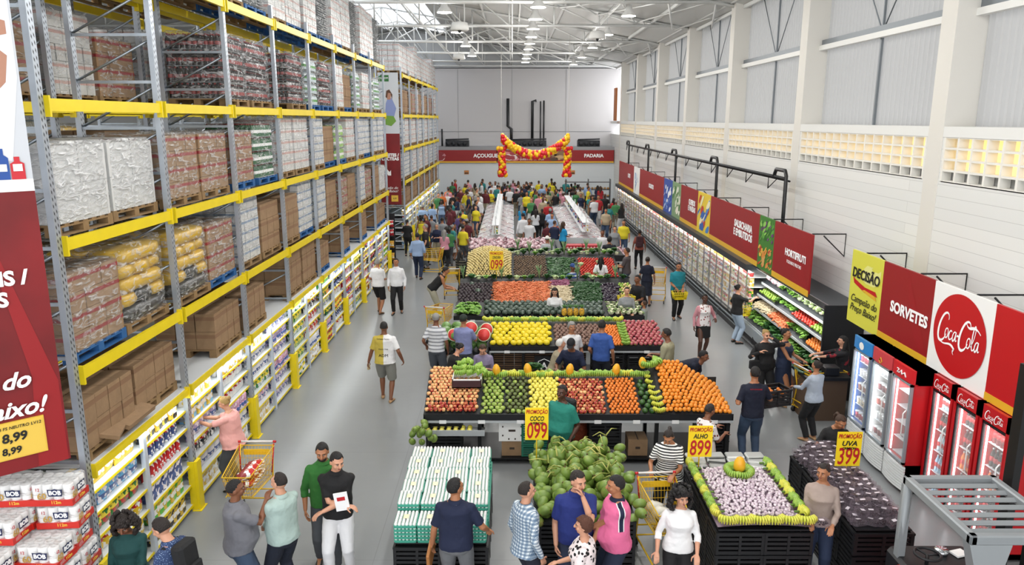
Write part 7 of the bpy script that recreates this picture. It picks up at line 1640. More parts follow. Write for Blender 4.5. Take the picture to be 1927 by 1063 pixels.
f53, i53 = figure('man in white hat and pale grey shirt at the bag table', px(1030, 444, 1.7), 5, mats('tan', 'grey', clo('pale_grey', '#b9bdc2'), KBLK, cap=clo('hat_white', '#dcdad4')), vox=.011, H=1.7, hair='hat')
f19, i19 = figure('person in pale blue long-sleeved top pushing a yellow trolley by the freezers', px(1538, 678, 1.58), 335, mats('tan', 'dark', clo('pale_blue', '#a3adba'), KBLK, SANDAL), vox=.008, H=1.58, fem=True, sleeve='long', hair='bun', rh=(.14, .36, .98), lh=(-.14, .36, .98))
f20, i20 = figure('woman in black and red top stretching across the counter beside the blue freezer', px(1592, 632, 1.6), -82, mats('light', 'black', pattern('black_red', 'noise', [(0, '#17161b'), (.62, '#8d2430')], 7), KBLK), vox=.008, H=1.6, fem=True, hair='long', rh=(.1, .6, 1.15), lh=(-.1, .6, 1.15), sleeve='mid', lean=.1)
f21, i21 = figure('woman in navy sleeveless dress pushing the yellow trolley', px(1480, 618, 1.66), 130, mats('tan', 'black', clo('navy_dress', '#1c2740'), clo('navy_dress', '#1c2740'), SANDAL), vox=.008, H=1.66, fem=True, build=1.12, hair='bun', legs='skirt', sleeve='none', rh=(.14, .38, 1.0), lh=(-.14, .36, 1.0))
f22, i22 = figure('woman in black with sunglasses on the phone near the vegetable case', px(1442, 620, 1.66), 170, mats('light', 'blond', KBLK, KBLK), vox=.008, H=1.66, fem=True, build=1.25, belly=.03, hair='bun', sleeve='long', lh=(-.07, .14, 1.5), leh=(-1, .1, -.8), rh=(.2, .2, 1.25), nod=.1)
b = MB(); b.T = i22['HM']; [b.rbox(s*.028-.02, s*.028+.02, .088, .094, 1.55, 1.575, .004) for s in (1, -1)]; b.tube([(-.05, .085, 1.57), (.05, .085, 1.57)], .003, 4); b.build('sunglasses', BLACK, f22)
b = MB(); b.rbox(-.11, .11, -.05, .05, -.09, .09, .02); b.tube([(-.1, 0, .08), (.1, .02, .6)], .008, 4); hb2 = b.build('handbag', KBLK, None, label='black handbag hanging at the side of the woman on the phone', cat='bag'); hb2.location = f22.matrix_basis @ Vector((.26, .1, .95)); hb2.rotation_euler.z = f22.rotation_euler.z
# ---- the crowd by the back counters: eight builds of figure, each copy with its own clothes
OCs = M('crowd_shirt', objc=True, rough=.85); OCt = M('crowd_trousers', '#20242e', .85)
TPL = []
kinds = [dict(H=1.74, rf=(0, .1), lf=(0, -.1)), dict(H=1.62, fem=True, hair='long', rh=(.1, .3, 1.05), lh=(-.1, .3, 1.05)), dict(H=1.7, build=1.15, belly=.03, rh=(.15, .3, 1.0)), dict(H=1.6, fem=True, hair='bun', legs='skirt'), dict(H=1.76, sleeve='long', hair='short'), dict(H=1.58, fem=True, hair='pony', build=1.1, legs='leggings', lh=(-.2, .25, 1.0)), dict(H=1.7, hair='cap', legs='shorts'), dict(H=1.66, fem=True, hair='curly', sleeve='none', legs='trousers')]
for i, k in enumerate(kinds):
    k = dict(k); k.setdefault('hair', 'short'); P, ex, info = person(det=0, **k); parts = []
    for nm, v, mat in (('body', .02, 'skin'), ('shirt', .022, 'shirt'), ('pants', .022, 'pants')):
        o = P[nm].build(nm, OCs if nm == 'shirt' else OCt, None); m = o.modifiers.new('r', 'REMESH'); m.mode = 'VOXEL'; m.voxel_size = v; m.use_smooth_shade = True; m = o.modifiers.new('s', 'SMOOTH'); m.iterations = 3; parts.append((nm, o))
    parts.append(('shoes', P['shoes'].build('shoes', SHOEB, None))); parts.append(('hair', P['hair'].build('hair', OCt, None)))
    if 'headwear' in ex: parts.append(('headwear', ex['headwear'][0].build('headwear', clo('cap_grey', '#8e8d8a'), None)))
    TPL.append((k, parts))
dg = bpy.context.evaluated_depsgraph_get(); TM = []
for k, parts in TPL:
    d = {}
    for nm, o in parts:
        me = bpy.data.meshes.new_from_object(o.evaluated_get(dg)); me.name = 'crowd_'+nm; d[nm] = me
    for nm, o in parts: bpy.data.objects.remove(o)
    TM.append((k, d))
CC = [('red', '#a8242c'), ('white', '#d6d7da'), ('black', '#17171a'), ('yellow', '#d9c92c'), ('teal', '#2f7f80'), ('navy', '#1a2340'), ('grey', '#85888c'), ('light blue', '#8fa9cc'), ('maroon', '#5a1f28'), ('green', '#3f7a4a'), ('orange', '#c96a34'), ('pink', '#c98a9a'), ('beige', '#a8997f'), ('bright blue', '#1f8fc4'), ('purple', '#5a4a7c')]
PT = [('black trousers', '#17181b'), ('jeans', '#33455f'), ('grey trousers', '#55585c'), ('beige trousers', '#8f8672'), ('white trousers', '#c9cacb')]
rc = random.Random(77); used_l = {}
def crowd(x, y, face, ci, where, t=None, s=None):
    if -1.8 < x < .4 and 31 < y < 45.7: x = -1.95 if x < -.7 else .55
    if 2.05 < x < 4.4 and 31.9 < y < 44.7: x = 1.85 if x < 3.2 else 4.6
    if -2.0 < x < 1.9 and 28.1 < y < 30.2: y = 30.4
    if 1.6 < x < 4.7 and 27 < y < 28.8: y = 29.0
    t = rc.randrange(len(TM)) if t is None else t; k, d = TM[t]; cn, ch = CC[ci]; pn, ph = rc.choice(PT); sk = rc.choice(['light', 'tan', 'tan', 'brown', 'dark'])
    if k.get('legs') == 'skirt': pn = pn.split()[0]+' skirt' if pn != 'jeans' else 'denim skirt'
    if k.get('legs') == 'shorts': pn = pn.split()[0]+' shorts' if pn != 'jeans' else 'denim shorts'
    who = 'woman' if k.get('fem') else 'man'
    sc = rc.uniform(.95, 1.05)
    root = empty('person', (x, y, 0), -R(face)); root.scale = (sc,)*3
    hc = rc.choice(['black', 'black', 'dark', 'brown', 'grey'])
    L_ = '%s in %s top, %s, %s hair, %s' % (who, cn, pn, hc, where); n = used_l.get(L_, 0); used_l[L_] = n+1
    if n: L_ = L_+', %s' % ['farther one', 'farthest one', 'last one'][min(n-1, 2)]
    tag(root, L_, 'person')
    for nm, me in d.items():
        o = bpy.data.objects.new({'pants': 'trousers', 'shirt': 'shirt'}.get(nm, nm), me); COL.objects.link(o); par(o, root)
        mt = {'body': skin(sk), 'shirt': clo('crowd_'+cn.replace(' ', '_'), ch), 'pants': clo('crowdp_'+pn.split()[0], ph), 'hair': hairm(hc)}.get(nm)
        if mt: o.material_slots[0].link = 'OBJECT'; o.material_slots[0].material = mt
    return root
CN = {c[0]: i for i, c in enumerate(CC)}
# figures one can pick out: picture spot of the head, colour of the top, heading, build
for (hx, hy, c, face, t, w) in [(868, 428, 'yellow', 30, 0, 'left of the bag table'), (836, 432, 'pink', 5, 1, 'beside a trolley in the aisle'), (852, 420, 'teal', 60, 3, 'behind the woman in pink'), (800, 400, 'maroon', 200, 0, 'near the shelves by the tube lights'), (812, 405, 'grey', 20, 3, 'next to the person in maroon'), (832, 408, 'grey', 5, 2, 'in the aisle behind the trolley'),
    (873, 415, 'white', 190, 5, 'near the first chest freezer'), (866, 397, 'purple', 5, 2, 'left of the chest freezers'), (795, 385, 'light blue', 10, 0, 'close to the far rack'), (766, 415, 'black', 10, 5, 'under the hanging banner'), (851, 375, 'teal', 100, 3, 'beyond the person in purple'), (904, 363, 'white', 60, 6, 'beside the chest freezer end'), (878, 360, 'yellow', 20, 4, 'in the middle of the crowd'), (825, 365, 'green', 190, 0, 'before the butcher counter'),
    (925, 412, 'maroon', 5, 6, 'before the first chest freezer'), (958, 405, 'white', 20, 2, 'between the chest freezers'), (984, 404, 'white', -20, 4, 'white-clad beside a cap wearer'), (996, 412, 'white', 190, 0, 'right of the white-clad pair'), (982, 385, 'bright blue', 10, 1, 'behind the white-clad pair'), (1030, 415, 'maroon', 10, 3, 'behind the white hat'), (1052, 400, 'light blue', 190, 2, 'between maroon and bright blue'), (1060, 420, 'bright blue', 60, 1, 'beside the red crates'), (1076, 412, 'navy', 40, 2, 'right of the bright blue top'),
    (1098, 416, 'red', 180, 5, 'by the second chest freezer'), (1136, 432, 'white', 200, 0, 'near the cold-case aisle'), (1157, 428, 'grey', 190, 3, 'behind the dark hooded person'), (1174, 412, 'yellow', 190, 2, 'in the cold-case aisle'), (1129, 390, 'beige', 200, 2, 'right of the chest freezers'), (1146, 385, 'teal', 190, 3, 'right of the beige top'), (1170, 382, 'black', -30, 1, 'by the cold cases'), (1000, 372, 'green', 200, 2, 'between the two freezer rows'), (1022, 370, 'beige', 170, 4, 'right of the green top'), (1037, 370, 'white', 190, 1, 'left of the second freezer row'), (1046, 362, 'black', 10, 5, 'at the second freezer row'), (992, 345, 'yellow', 10, 7, 'before the sliced-meat counter'), (1014, 338, 'yellow', 10, 0, 'at the sliced-meat counter'), (1065, 340, 'teal', 190, 2, 'near the bakery end'), (1130, 352, 'red', 10, 1, 'below the bakery sign')]:
    p = at(hx, hy, kinds[t]['H']); crowd(p[0], p[1], face, CN[c], w, t)
zones = [('among shoppers at the butcher counter', -4.3, 1.5, 47, 53.8, 34), ('in crowd below the middle counter', -.5, 4.4, 44, 53.8, 30), ('in the crowd beside the far rack', -4.2, -1.6, 36, 46.5, 22), ('queueing below the bakery sign', 4.3, 6.0, 38, 53, 10), ('between the freezer rows', .6, 2.0, 35, 44, 8), ('by the aisle trolleys near the shelves', -4.1, -2.3, 29, 35, 7)]
taken = [tuple(o.location[:2]) for o in bpy.data.objects if o.name.startswith('person')]
for w, x0, x1, y0, y1, n in zones:
    k = tries = 0
    while k < n and tries < 900:
        tries += 1; x, y = rc.uniform(x0, x1), rc.uniform(y0, y1)
        if -1.6 < x < .3 and 31 < y < 45.5: continue
        if 2.2 < x < 4.3 and 32 < y < 44.5: continue
        if any((x-a)**2+(y-b_)**2 < .3 for a, b_ in taken): continue
        taken.append((x, y)); k += 1
        crowd(x, y, rc.choice([0, 10, -20, 90, -90, 180, 30, 200]), rc.choice([0, 1, 1, 2, 2, 2, 3, 3, 4, 5, 5, 6, 7, 8, 9, 10, 11, 12]), w)
# ================================================================ trolleys, baskets, lift truck, balloons, freezers, paper rolls
YC = M('trolley_yellow', '#e3b71c', .4); REDP = M('handle_red', '#c41f26', .4)
def trolley_parts(root):
    def wire(pts, r, b): b.tube(pts, r, 5)
    b = MB()          # frame: posts, base, rims
    for s in (1, -1):
        wire([(s*.25, 0, 1.02), (s*.25, .1, .55), (s*.27, .05, .14)], .014, b); wire([(s*.27, .02, .14), (s*.2, .85, .12)], .014, b); wire([(s*.25, .1, .55), (s*.19, .85, .58)], .009, b)
    wire([(-.27, .05, .14), (.27, .05, .14)], .012, b); wire([(-.2, .85, .12), (.2, .85, .12)], .012, b); wire([(-.27, .02, .28), (.27, .02, .28)], .012, b)
    b.build('frame', YC, root)
    b = MB(); tp = [(-.27, .0, 1.0), (.27, .0, 1.0), (.2, .92, .92), (-.2, .92, .92)]; bt = [(-.23, .12, .56), (.23, .12, .56), (.17, .82, .58), (-.17, .82, .58)]
    L = lambda a, c, t: tuple(a[i]+(c[i]-a[i])*t for i in range(3))
    for q in range(4):
        a, c, d, e = tp[q], tp[(q+1) % 4], bt[q], bt[(q+1) % 4]
        wire([a, c], .009, b); wire([d, e], .006, b); n = 11 if q % 2 == 0 else 17
        for i in range(n+1): wire([L(a, c, i/n), L(d, e, i/n)], .0028, b)
        for t in (.2, .42, .64, .84): wire([L(a, d, t), L(c, e, t)], .0034, b)
    for i in range(9): wire([L(bt[0], bt[1], i/8), L(bt[3], bt[2], i/8)], .003, b)
    for i in range(7): wire([L(bt[0], bt[3], i/6), L(bt[1], bt[2], i/6)], .003, b)
    b.build('wire_basket', YC, root)
    b = MB(); wire([(-.25, -.03, 1.05), (.25, -.03, 1.05)], .016, b); b.build('handle', M('handle_white', '#e4e2df', .4), root)
    b = MB(); [b.tube([(s*.25, -.03, 1.05), (s*.29, -.02, 1.05)], .02, 8) for s in (1, -1)]; [b.tube([(s*.265, .0, 1.03), (s*.24, .1, .6)], .011, 6) for s in (1, -1)]; b.build('handle_end', REDP, root)['kind'] = 'stuff'
    b = MB(); b.cbox((0, .02, .9), (.4, .01, .09)); b.build('seat_flap', YC, root)
    for x, y in ((-.26, .06), (.26, .06), (-.2, .82), (.2, .82)):
        b = MB(); b.tube([(x-.014, y, .06), (x+.014, y, .06)], .058, 12); b.cur = 1; b.tube([(x, y, .13), (x, y-.01, .07)], .014, 5); b.build('wheel', [BLACK, CHROME], root)
T0 = empty('shopping_trolley', (-3.93, 10.72, 0), R(180), 'yellow shopping trolley with red packs, behind the man in mint', 'shopping trolley'); trolley_parts(T0)
for i in range(6): 
    o = bpy.data.objects.new('snack_pack', PK['packet'][1]); COL.objects.link(o); o.location = (-4.05, 10.5-(i % 3)*.17, .62+.12*(i//3)); o.rotation_euler = (0, R(80), .1*i); o.color = lin('#8e2d33'); tag(o, 'red and silver packet lying in the trolley behind the man in mint', 'packet', 'packets in the first trolley')
T1 = copy_tree(T0, (2.02, 9.68, 0), R(184), 'yellow trolley with pale bags pushed by the woman in stripes', 'shopping trolley')
for i in range(3):
    b = MB(); b.ball((0, 0, .07), (.13, .1, .08), 10, 6, f=lambda d: 1+.12*math.sin(9*d.x+6*d.y)); b.build('shopping_bag', M('bag_thin', '#d9d6cb', .35), None, (1.96+.05*i, 9.4-i*.2, .62+.03*i), label='thin pale plastic bag in the trolley of the woman in stripes, %s' % ORD[i], cat='bag')
T2 = copy_tree(T0, (px(1500, 790, 0)[0]+.1, px(1500, 790, 0)[1]+.2, 0), R(-75), 'yellow trolley side-on in front of the freezers', 'shopping trolley')
T3 = copy_tree(T0, (-2.05, 19.2, 0), R(-15), 'trolley full of pale garlic bags beside the beetroot end', 'shopping trolley')
for i in range(8): add('cauliflower', (-2.05+(i % 2)*.2-.1, 19.45+(i//2)*.16, .68), (0, 0, i), 'cauliflower lying in the trolley beside the beetroot', 'vegetable', 'cauliflowers in the trolley', .8)
T4 = copy_tree(T0, (-2.0, 24.4, 0), R(5), 'trolley with wrapped greens near the striped pullover', 'shopping trolley')
T5 = copy_tree(T0, (-2.7, 28.6, 0), R(80), 'trolley crossing the aisle far from the entrance', 'shopping trolley')
T6 = copy_tree(T0, (4.9, 24.6, 0), R(170), 'trolley parked by the tomatoes on the cold-case side', 'shopping trolley')
def basket(loc, rz, lab, base=[None]):
    if base[0]: return copy_tree(base[0], loc, rz, lab, 'basket')
    root = empty('shopping_basket', loc, rz, lab, 'basket'); base[0] = root; b = MB(); t = [(-.21, -.14, .22), (.21, -.14, .22), (.21, .14, .22), (-.21, .14, .22)]; q = [(-.17, -.11, 0), (.17, -.11, 0), (.17, .11, 0), (-.17, .11, 0)]
    for i in range(4):
        a, c, d, e = t[i], t[(i+1) % 4], q[i], q[(i+1) % 4]; L = lambda u, v, s: tuple(u[k]+(v[k]-u[k])*s for k in range(3))
        b.tube([a, c], .009, 5); n = 7
        for k in range(n+1): b.tube([L(a, c, k/n), L(d, e, k/n)], .007, 4)
        for s in (.33, .66): b.tube([L(a, d, s), L(c, e, s)], .006, 4)
    b.add(q, [(0, 1, 2, 3)]); b.build('basket_body', M('basket_yellow', '#e8d21e', .4), root)
    b = MB(); b.tube([(-.2, 0, .22), (-.17, 0, .36), (.17, 0, .36), (.2, 0, .22)], .008, 6); b.build('basket_handle', BLACK, root); return root
def atfig(f, v): return tuple(f.matrix_basis @ Vector(v))
basket(atfig(f25, (.02, .3, .68)), .1, 'yellow hand basket carried by the man in teal'); basket(atfig(f24, (-.2, .28, .7)), .2, 'yellow hand basket on the arm of the woman in pale jeans')
# chest freezer islands beyond the vegetables
def chest(x0, x1, y0, y1, lab, shelf=True):
    root = empty('chest_freezer', ((x0+x1)/2, y0, 0), 0, lab, 'chest freezer'); w = x1-x0; L = y1-y0
    b = MB(); b.box(-w/2, w/2, 0, L, .12, .85); b.box(-w/2+.06, w/2-.06, .06, L-.06, 0, .12); b.build('cabinet', M('freezer_grey', '#c3c6c8', .4), root)
    b = MB(); b.box(-w/2-.03, w/2+.03, -.03, 0.02, .45, .6); b.box(-w/2-.03, -w/2, 0, L, .45, .55); b.box(w/2, w/2+.03, 0, L, .45, .55); b.build('bumper', M('bumper_dark', '#26282b', .5), root)
    b = MB(); b.box(-w/2+.05, w/2-.05, .05, L-.05, .85, .86); b.build('frozen_goods', ramp_mat('frozen', 'Object', 5, [(.35, '#a8434a'), (.5, '#dfe3e8'), (.65, '#e8ddd8')], .4), root)
    for s in (1, -1):
        b = MB(); b.add([(s*w/2, 0, .87), (s*.18, 0, 1.12), (s*.18, L, 1.12), (s*w/2, L, .87)], [(0, 1, 2, 3)]); b.build('glass_lid', M('lid_glass', '#e4ecef', .05, alpha=.25), root)
    b = MB()
    for i in range(int(L/1.6)+1):
        for s in (1, -1): b.tube([(s*w/2, min(i*1.6, L), .87), (s*.18, min(i*1.6, L), 1.12)], .012, 4)
    b.build('lid_frame', CHROME, root)
    if shelf:
        b = MB(); b.box(-.18, .18, 0, L, 1.1, 1.13); b.box(-.16, .16, 0, L, 1.5, 1.52)
        for i in range(int(L/2)+1): b.box(-.02, .02, i*2, i*2+.04, 1.1, 1.9)
        b.build('centre_shelf', M('shelf_white2', '#e3e6e8', .4), root)
    return root
chest(-1.5, .1, 31.5, 45.2, 'long white chest freezer island nearer the racks, with a bottle shelf on top'); chest(2.35, 4.1, 32.3, 44.2, 'long chest freezer island nearer the cold cases, with packs on its shelf')
for i in range(40):
    for s, (cx, y0) in enumerate(((-.7, 31.6), (3.22, 32.4))):
        ch, cn = rc.choice([('#e9e9ec', 'white'), ('#c5252b', 'red'), ('#e3bf1e', 'yellow'), ('#27418f', 'blue'), ('#6fb0dd', 'pale blue')]); o = bpy.data.objects.new('shelf_carton', PK['carton'][rc.randrange(4)]); COL.objects.link(o); o.location = (cx+rc.uniform(-.04, .04), y0+i*.3, 1.131); o.color = lin(ch)
        tag(o, '%s carton on the shelf above the %s freezer island' % (cn, ('rack-side', 'cold-case-side')[s]), 'carton', '%s cartons above the %s freezer island' % (cn, ('rack-side', 'cold-case-side')[s]))
# bakery shelving at the back
root = empty('bakery_shelf', (5.1, 50.2, 0), 0, 'grey bakery shelving with bread below the bakery sign', 'shelving'); b = MB()
for z in (.3, .8, 1.3, 1.8): b.box(-1.5, 1.5, 0, .6, z-.03, z)
for x in (-1.5, 0, 1.47): b.box(x, x+.03, 0, .6, 0, 2.0)
b.build('shelf_frame', M('shelf_dark', '#5a5d60', .5), root)
for z in (.3, .8, 1.3):
    b = MB()
    for i in range(14): b.ball((-1.38+i*.21, .25, z+.08), (.09, .16, .07), 8, 5)
    b.build('bread', M('bread', '#b98a52', .7), root)['kind'] = 'stuff'
# balloon garland
bal = {}
for nm, c in (('red', '#c8161d'), ('yellow', '#e8b414')):
    b = MB(); b.ball((0, 0, 0), (.13, .13, .15), 12, 9); b.cyl((0, 0), .01, -.17, -.145, 5, .02); bal[nm] = b.mesh('balloon', [M('balloon_'+nm, c, .18)])
gy = 36.0; path = []
for i in range(61):
    t = i/60; x = -.45+3.1*t; z = 5.02-.78*math.sin(math.pi*t)**.9-(0)
    path.append((x, z))
k = 0; gb = random.Random(3)
for i, (x, z) in enumerate(path[::2]):
    for q in range(5):
        a = q*1.2566+i*.35; nm = 'red' if gb.random() < .5 else 'yellow'; o = bpy.data.objects.new('%s_balloon' % nm, bal[nm]); COL.objects.link(o); o.location = (x+gb.uniform(-.02, .02), gy+.13*math.cos(a), z+.15*math.sin(a)); o.rotation_euler = (a, gb.uniform(-.5, .5), 0); o.scale = (.8,)*3
        tag(o, '%s balloon in the sagging garland hung above the crowd' % nm, 'balloon', '%s balloons of the garland' % nm)
for cx, w in ((-.5, 'rack-side'), (2.65, 'window-side')):
    for i in range(11):
        for q in range(4):
            a = q*1.57+i*.6; nm = 'red' if gb.random() < .5 else 'yellow'; rr_ = .1+.05*(i in (0, 9, 10)); o = bpy.data.objects.new('%s_balloon' % nm, bal[nm]); COL.objects.link(o); o.location = (cx+rr_*math.cos(a)+.02*i*(.3 if cx < 0 else -.2), gy+rr_*math.sin(a), 4.55-i*.125); o.rotation_euler = (a, .4, 0); o.scale = (.8,)*3
            tag(o, '%s balloon in the short column hanging on the %s string' % (nm, w), 'balloon', '%s balloons of the %s column' % (nm, w))
for x, w in ((-.5, 'rack-side'), (2.65, 'window-side')):
    b = MB(); b.tube([(x, gy, 3.15), (x, gy, 9.7)], .008, 4); b.build('balloon_string', M('string', '#b9b6b0', .6), None, label='thin string from the roof truss holding the %s end of balloons' % w, cat='string')
# toilet paper packs at the rack end
def text_plate(parent, loc, rot):
    b = MB(); b.add([(-.075, 0, .0), (.075, 0, .0), (.085, 0, .085), (.04, 0, .08), (0, 0, .09), (-.04, 0, .08), (-.085, 0, .085)], [tuple(range(7))]); b.T = None
    o = b.build('name_plate', M('plate_navy', '#17224a', .4), parent); o.location = loc; o.rotation_euler = rot
    font('lettering', 'BOB', .07, LETW, o, (0, -.002, .042), off=.002); return o
tp = empty('paper_roll_bale', (0, 0, -60)); b = MB()
for j in range(2):
    for i in range(4):
        for q in range(3): b.lathe([(.05, .0), (.056, .01), (.056, .115), (.05, .122), (.022, .122), (.02, .1)], (-.17+i*.113, -.113+q*.113, j*.125), 12)
b.build('rolls', M('paper_white', '#e9e9e8', .6), tp)
film_shell(.46, .35, .25, 4).build('wrap', M('wrap_clear', '#ffffff', .15, alpha=.18), tp)
b = MB(); b.box(-.232, .232, -.179, .179, .0, .075); b.build('red_band', M('band_red', '#c4281f', .4), tp)
for loc, rot in (((.05, -.182, .12), (0, 0, 0)), ((.236, .02, .12), (0, 0, R(90)))):
    text_plate(tp, loc, rot)
    font('lettering', '60', .1, M('letter_gold', '#b8934a', .4), tp, (loc[0]-.15 if rot[2] == 0 else loc[0]+.002, loc[1] if rot[2] == 0 else loc[1]-.14, .12), (R(90), 0, rot[2]), off=.002)
    font('lettering', '12', .05, LETR, tp, (loc[0]-.19 if rot[2] == 0 else loc[0]+.002, loc[1] if rot[2] == 0 else loc[1]-.17, .2), (R(90), 0, rot[2]))
    font('lettering', '112m', .05, M('letter_orange', '#f0c04a', .4), tp, (loc[0] if rot[2] == 0 else loc[0]+.002, loc[1] if rot[2] == 0 else loc[1], .045), (R(90), 0, rot[2]), off=.001)
k = 0
for l in range(8):
    for j in range(3):
        for i in range(3):
            if l > 7-j*1 or (l == 7-j and i == 2 and j): continue
            x, y, z = -5.83+i*.455, 7.5-j*.34, .01+l*.262
            lab = 'plastic-wrapped bale of white paper rolls, %s layer, %s column, %s row from the rack' % (ORD[l], ORD[i], ORD[j])
            if k == 0: tp.location = (x, y, z); tp.scale = (.95,)*3; tag(tp, lab, 'paper roll bale', 'bales of paper rolls at the rack end')
            else: copy_tree(tp, (x+rc.uniform(-.03, .03), y+rc.uniform(-.02, .02), z), rc.uniform(-.09, .09), lab, 'paper roll bale', 'bales of paper rolls at the rack end')
            k += 1
# ride-on lift truck: overhead guard, body, wheel, mast
root = empty('lift_truck', (4.76, 6.9, 0), 0, 'red and black ride-on lift truck with grey slatted overhead guard', 'lift truck'); GG = M('guard_grey', '#8f9497', .45, .2)
def frame_ring(b, x0, x1, y0, y1, z, w, t):
    b.loft([[(x, y, z0) for x, y in ring] for z0 in (z-t, z) for ring in [[(x0+.12, y0), (x1-.12, y0), (x1, y0+.12), (x1, y1-.12), (x1-.12, y1), (x0+.12, y1), (x0, y1-.12), (x0, y0+.12)]]], False)
b = MB()
for (a, c, d, e) in ((-.5, -.42, -.62, .62), (.42, .5, -.62, .62), (-.5, .5, .54, .62), (-.5, .5, -.62, -.54)): b.rbox(a, c, d, e, 2.02, 2.12, .02)
for i in range(7): b.cbox((0, -.45+i*.15, 2.07), (.86, .055, .012), 0, .5)
b.build('overhead_guard', GG, root)
b = MB(); b.loft([[(-.5, -.62, 2.03), (-.1, -.62, 2.03), (-.1, -.5, 2.03), (-.5, -.5, 2.03)], [(-.42, -.66, 1.7), (-.2, -.66, 1.7), (-.2, -.5, 1.7), (-.42, -.5, 1.7)], [(-.42, -.7, .6), (-.14, -.7, .6), (-.14, -.5, .6), (-.42, -.5, .6)]]); b.loft([[(.3, -.6, 2.03), (.48, -.6, 2.03), (.48, -.5, 2.03), (.3, -.5, 2.03)], [(.34, -.66, .6), (.48, -.66, .6), (.48, -.5, .6), (.34, -.5, .6)]])
b.tube([(-.46, .56, 2.03), (-.44, .62, 1.3), (-.44, .62, .6)], .045, 6); b.box(-.48, -.4, .57, .66, .9, 2.0); b.build('guard_post', GG, root)['kind'] = 'stuff'
b = MB(); b.rbox(-.56, .5, -.55, .84, .15, .75, .06); b.rbox(-.56, -.46, -.55, .5, .75, 1.12, .04); b.rbox(.3, .5, -.55, .6, .7, 1.0, .05); b.build('chassis', M('truck_red', '#c9281c', .35), root)
b = MB(); b.rbox(-.5, .4, .2, .82, .75, 1.16, .06); b.rbox(-.3, .32, -.3, .2, .75, .95, .05); b.build('console', BLACK, root)
b = MB(); b.tube([(-.24+.13*math.cos(a), .42+.13*math.sin(a), 1.28) for a in [2*math.pi*q/20 for q in range(21)]], .016, 6); b.tube([(-.24, .42, 1.15), (-.24, .42, 1.28)], .02, 6); [b.tube([(-.24, .42, 1.27), (-.24+.13*math.cos(a), .42+.13*math.sin(a), 1.28)], .012, 5) for a in (0, 2.1, 4.2)]; b.build('steering_wheel', BLACK, root)
b = MB(); b.cyl((.03, .62), .07, 1.15, 1.22, 14); b.cur = 1; b.cbox((.22, .6, 1.18), (.16, .12, .02), .3); b.build('controls', [CHROME, SIGNW], root)
for x in (.62, .95): b = MB(); b.box(x-.04, x+.04, .45, .6, .1, 3.4); b.build('mast_rail', BSTEEL, root)
for x, y in ((-.42, -.4), (-.42, .4), (.42, -.4), (.42, .4)): b = MB(); b.tube([(x-.06, y, .16), (x+.06, y, .16)], .16, 16); b.build('wheel', BLACK, root)
# checkout-like counter beside the blue freezer with film-wrapped greens
root = empty('packing_counter', (6.3, 14.3, 0), 0, 'dark counter beside the blue freezer with wrapped greens on it', 'counter'); b = MB(); b.box(-.5, .4, -.3, .5, .86, .92); b.build('counter_top', BLACK, root); b = MB(); b.box(-.45, .35, -.25, .45, 0, .86); b.build('counter_body', M('counter_brown', '#5a4636', .6), root)
b = MB(); b.rbox(-.1, .2, -.2, .05, .92, 1.1, .02); b.build('scale', BLACK, root)
me = bpy.data.meshes['wrapped_tray']
for i in range(6): o = bpy.data.objects.new('wrapped_greens', me); COL.objects.link(o); o.location = (5.9+(i % 2)*.28, 14.35+(i//2)*.16, .93); o.rotation_euler.z = .3; o.material_slots[0].link = 'OBJECT'; o.material_slots[0].material = M('wrapped_green', '#8fb09a', .25); tag(o, 'film-wrapped pack of greens on the dark counter by the freezer', 'packet', 'wrapped greens on the dark counter')
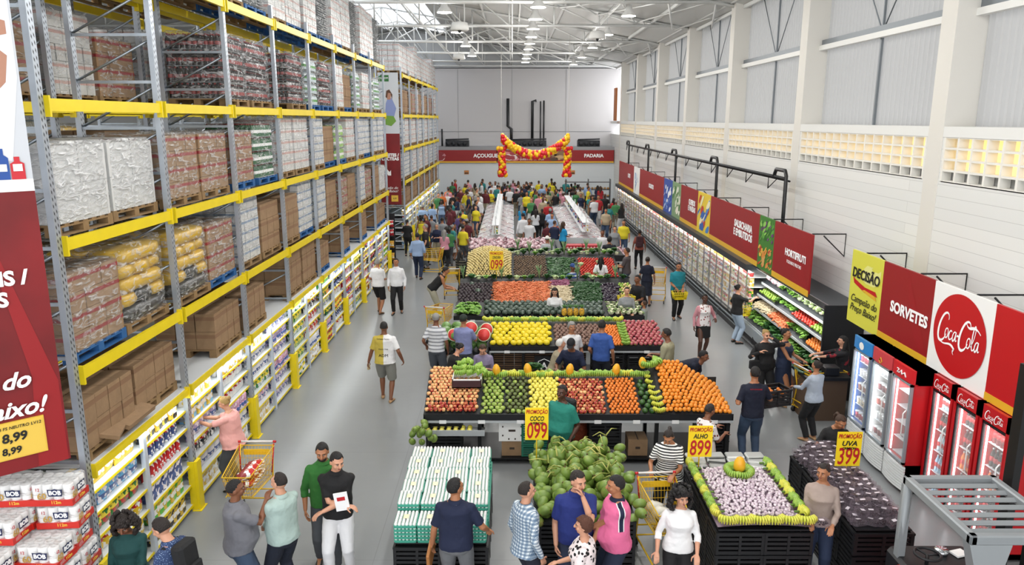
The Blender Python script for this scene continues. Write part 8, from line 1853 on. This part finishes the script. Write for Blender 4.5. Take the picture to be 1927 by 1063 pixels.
# cardboard and loose goods at the first rack tier and on the floor under the shelves
for i, (x, y, z, w, d, h_, lab) in enumerate([(-5.2, 9.15, 2.12, .5, .7, .06, 'flattened brown cardboard sheet hanging over the lowest rack beam'), (-5.3, 8.6, 2.12, .7, .55, .05, 'second flattened cardboard sheet at the near end of the lowest tier')]):
    b = MB(); b.cbox((0, 0, 0), (w, d, h_), .3*i, 0, R(14)); b.build('cardboard_sheet', CARD, None, (x+.15, y, z+.5*i*.1+.05), label=lab, cat='cardboard')

basket((3.1, 19.72, 1.0), .3, 'yellow hand basket leaning on the limes at the end of the carrot island')
# stand at the rack gap under the narrow banner: red packs over yellow-handled tools
root = empty('rack_end_stand', (-5.3, 30.2, 0), 0, 'dark stand of red packs under the narrow hanging banner', 'display stand'); b = MB()
for z in (.25, .75, 1.25, 1.6): b.box(-.45, .45, 0, .6, z-.03, z)
b.box(-.45, .45, .57, .6, 0, 2.1); b.build('stand_frame', BLACK, root)
for j, z in enumerate((1.25, 1.6, .75, .25)):
    for i in range(5):
        cn, ch = (('red', '#b5212c') if j < 2 else ('orange', '#d89a2c')); nm = '%s_pack' % cn
        o = bpy.data.objects.new(nm, PK['packet'][1 if j < 2 else 0]); COL.objects.link(o); o.location = (-5.66+i*.18, 30.32, z+.001); o.rotation_euler.z = R(90); o.color = lin(ch)
        tag(o, '%s packet on the %s shelf of the stand under the narrow banner' % (cn, ORD[(2, 3, 1, 0)[j]]), 'packet', '%s packets on the %s shelf of the rack-gap stand' % (cn, ORD[(2, 3, 1, 0)[j]]))
# ---- surplus of every kind: one object each
for nm, lst in SURPLUS.items():
    me = F_[nm][0]; V = np.array([v.co[:] for v in me.vertices]); P = [tuple(p.vertices) for p in me.polygons]; nv = len(V); b = MB()
    mi = [p.material_index for p in me.polygons]
    for loc, rot, sc in lst:
        from mathutils import Euler
        Rm = np.array(Euler(rot).to_matrix()); vv = (V*sc)@Rm.T+np.array(loc); o_ = len(b.v)
        b.v.extend(map(tuple, vv.tolist())); b.f.extend([tuple(i+o_ for i in f) for f in P]); b.m.extend(mi); b.sm.extend([True]*len(P))
    h2 = nm.replace('_', ' ')
    b.build(nm+'_heap', list(me.materials), None, label='rest of the %s heap, too many to count, deeper in the displays' % h2, cat=h2.split()[-1], kind='stuff')
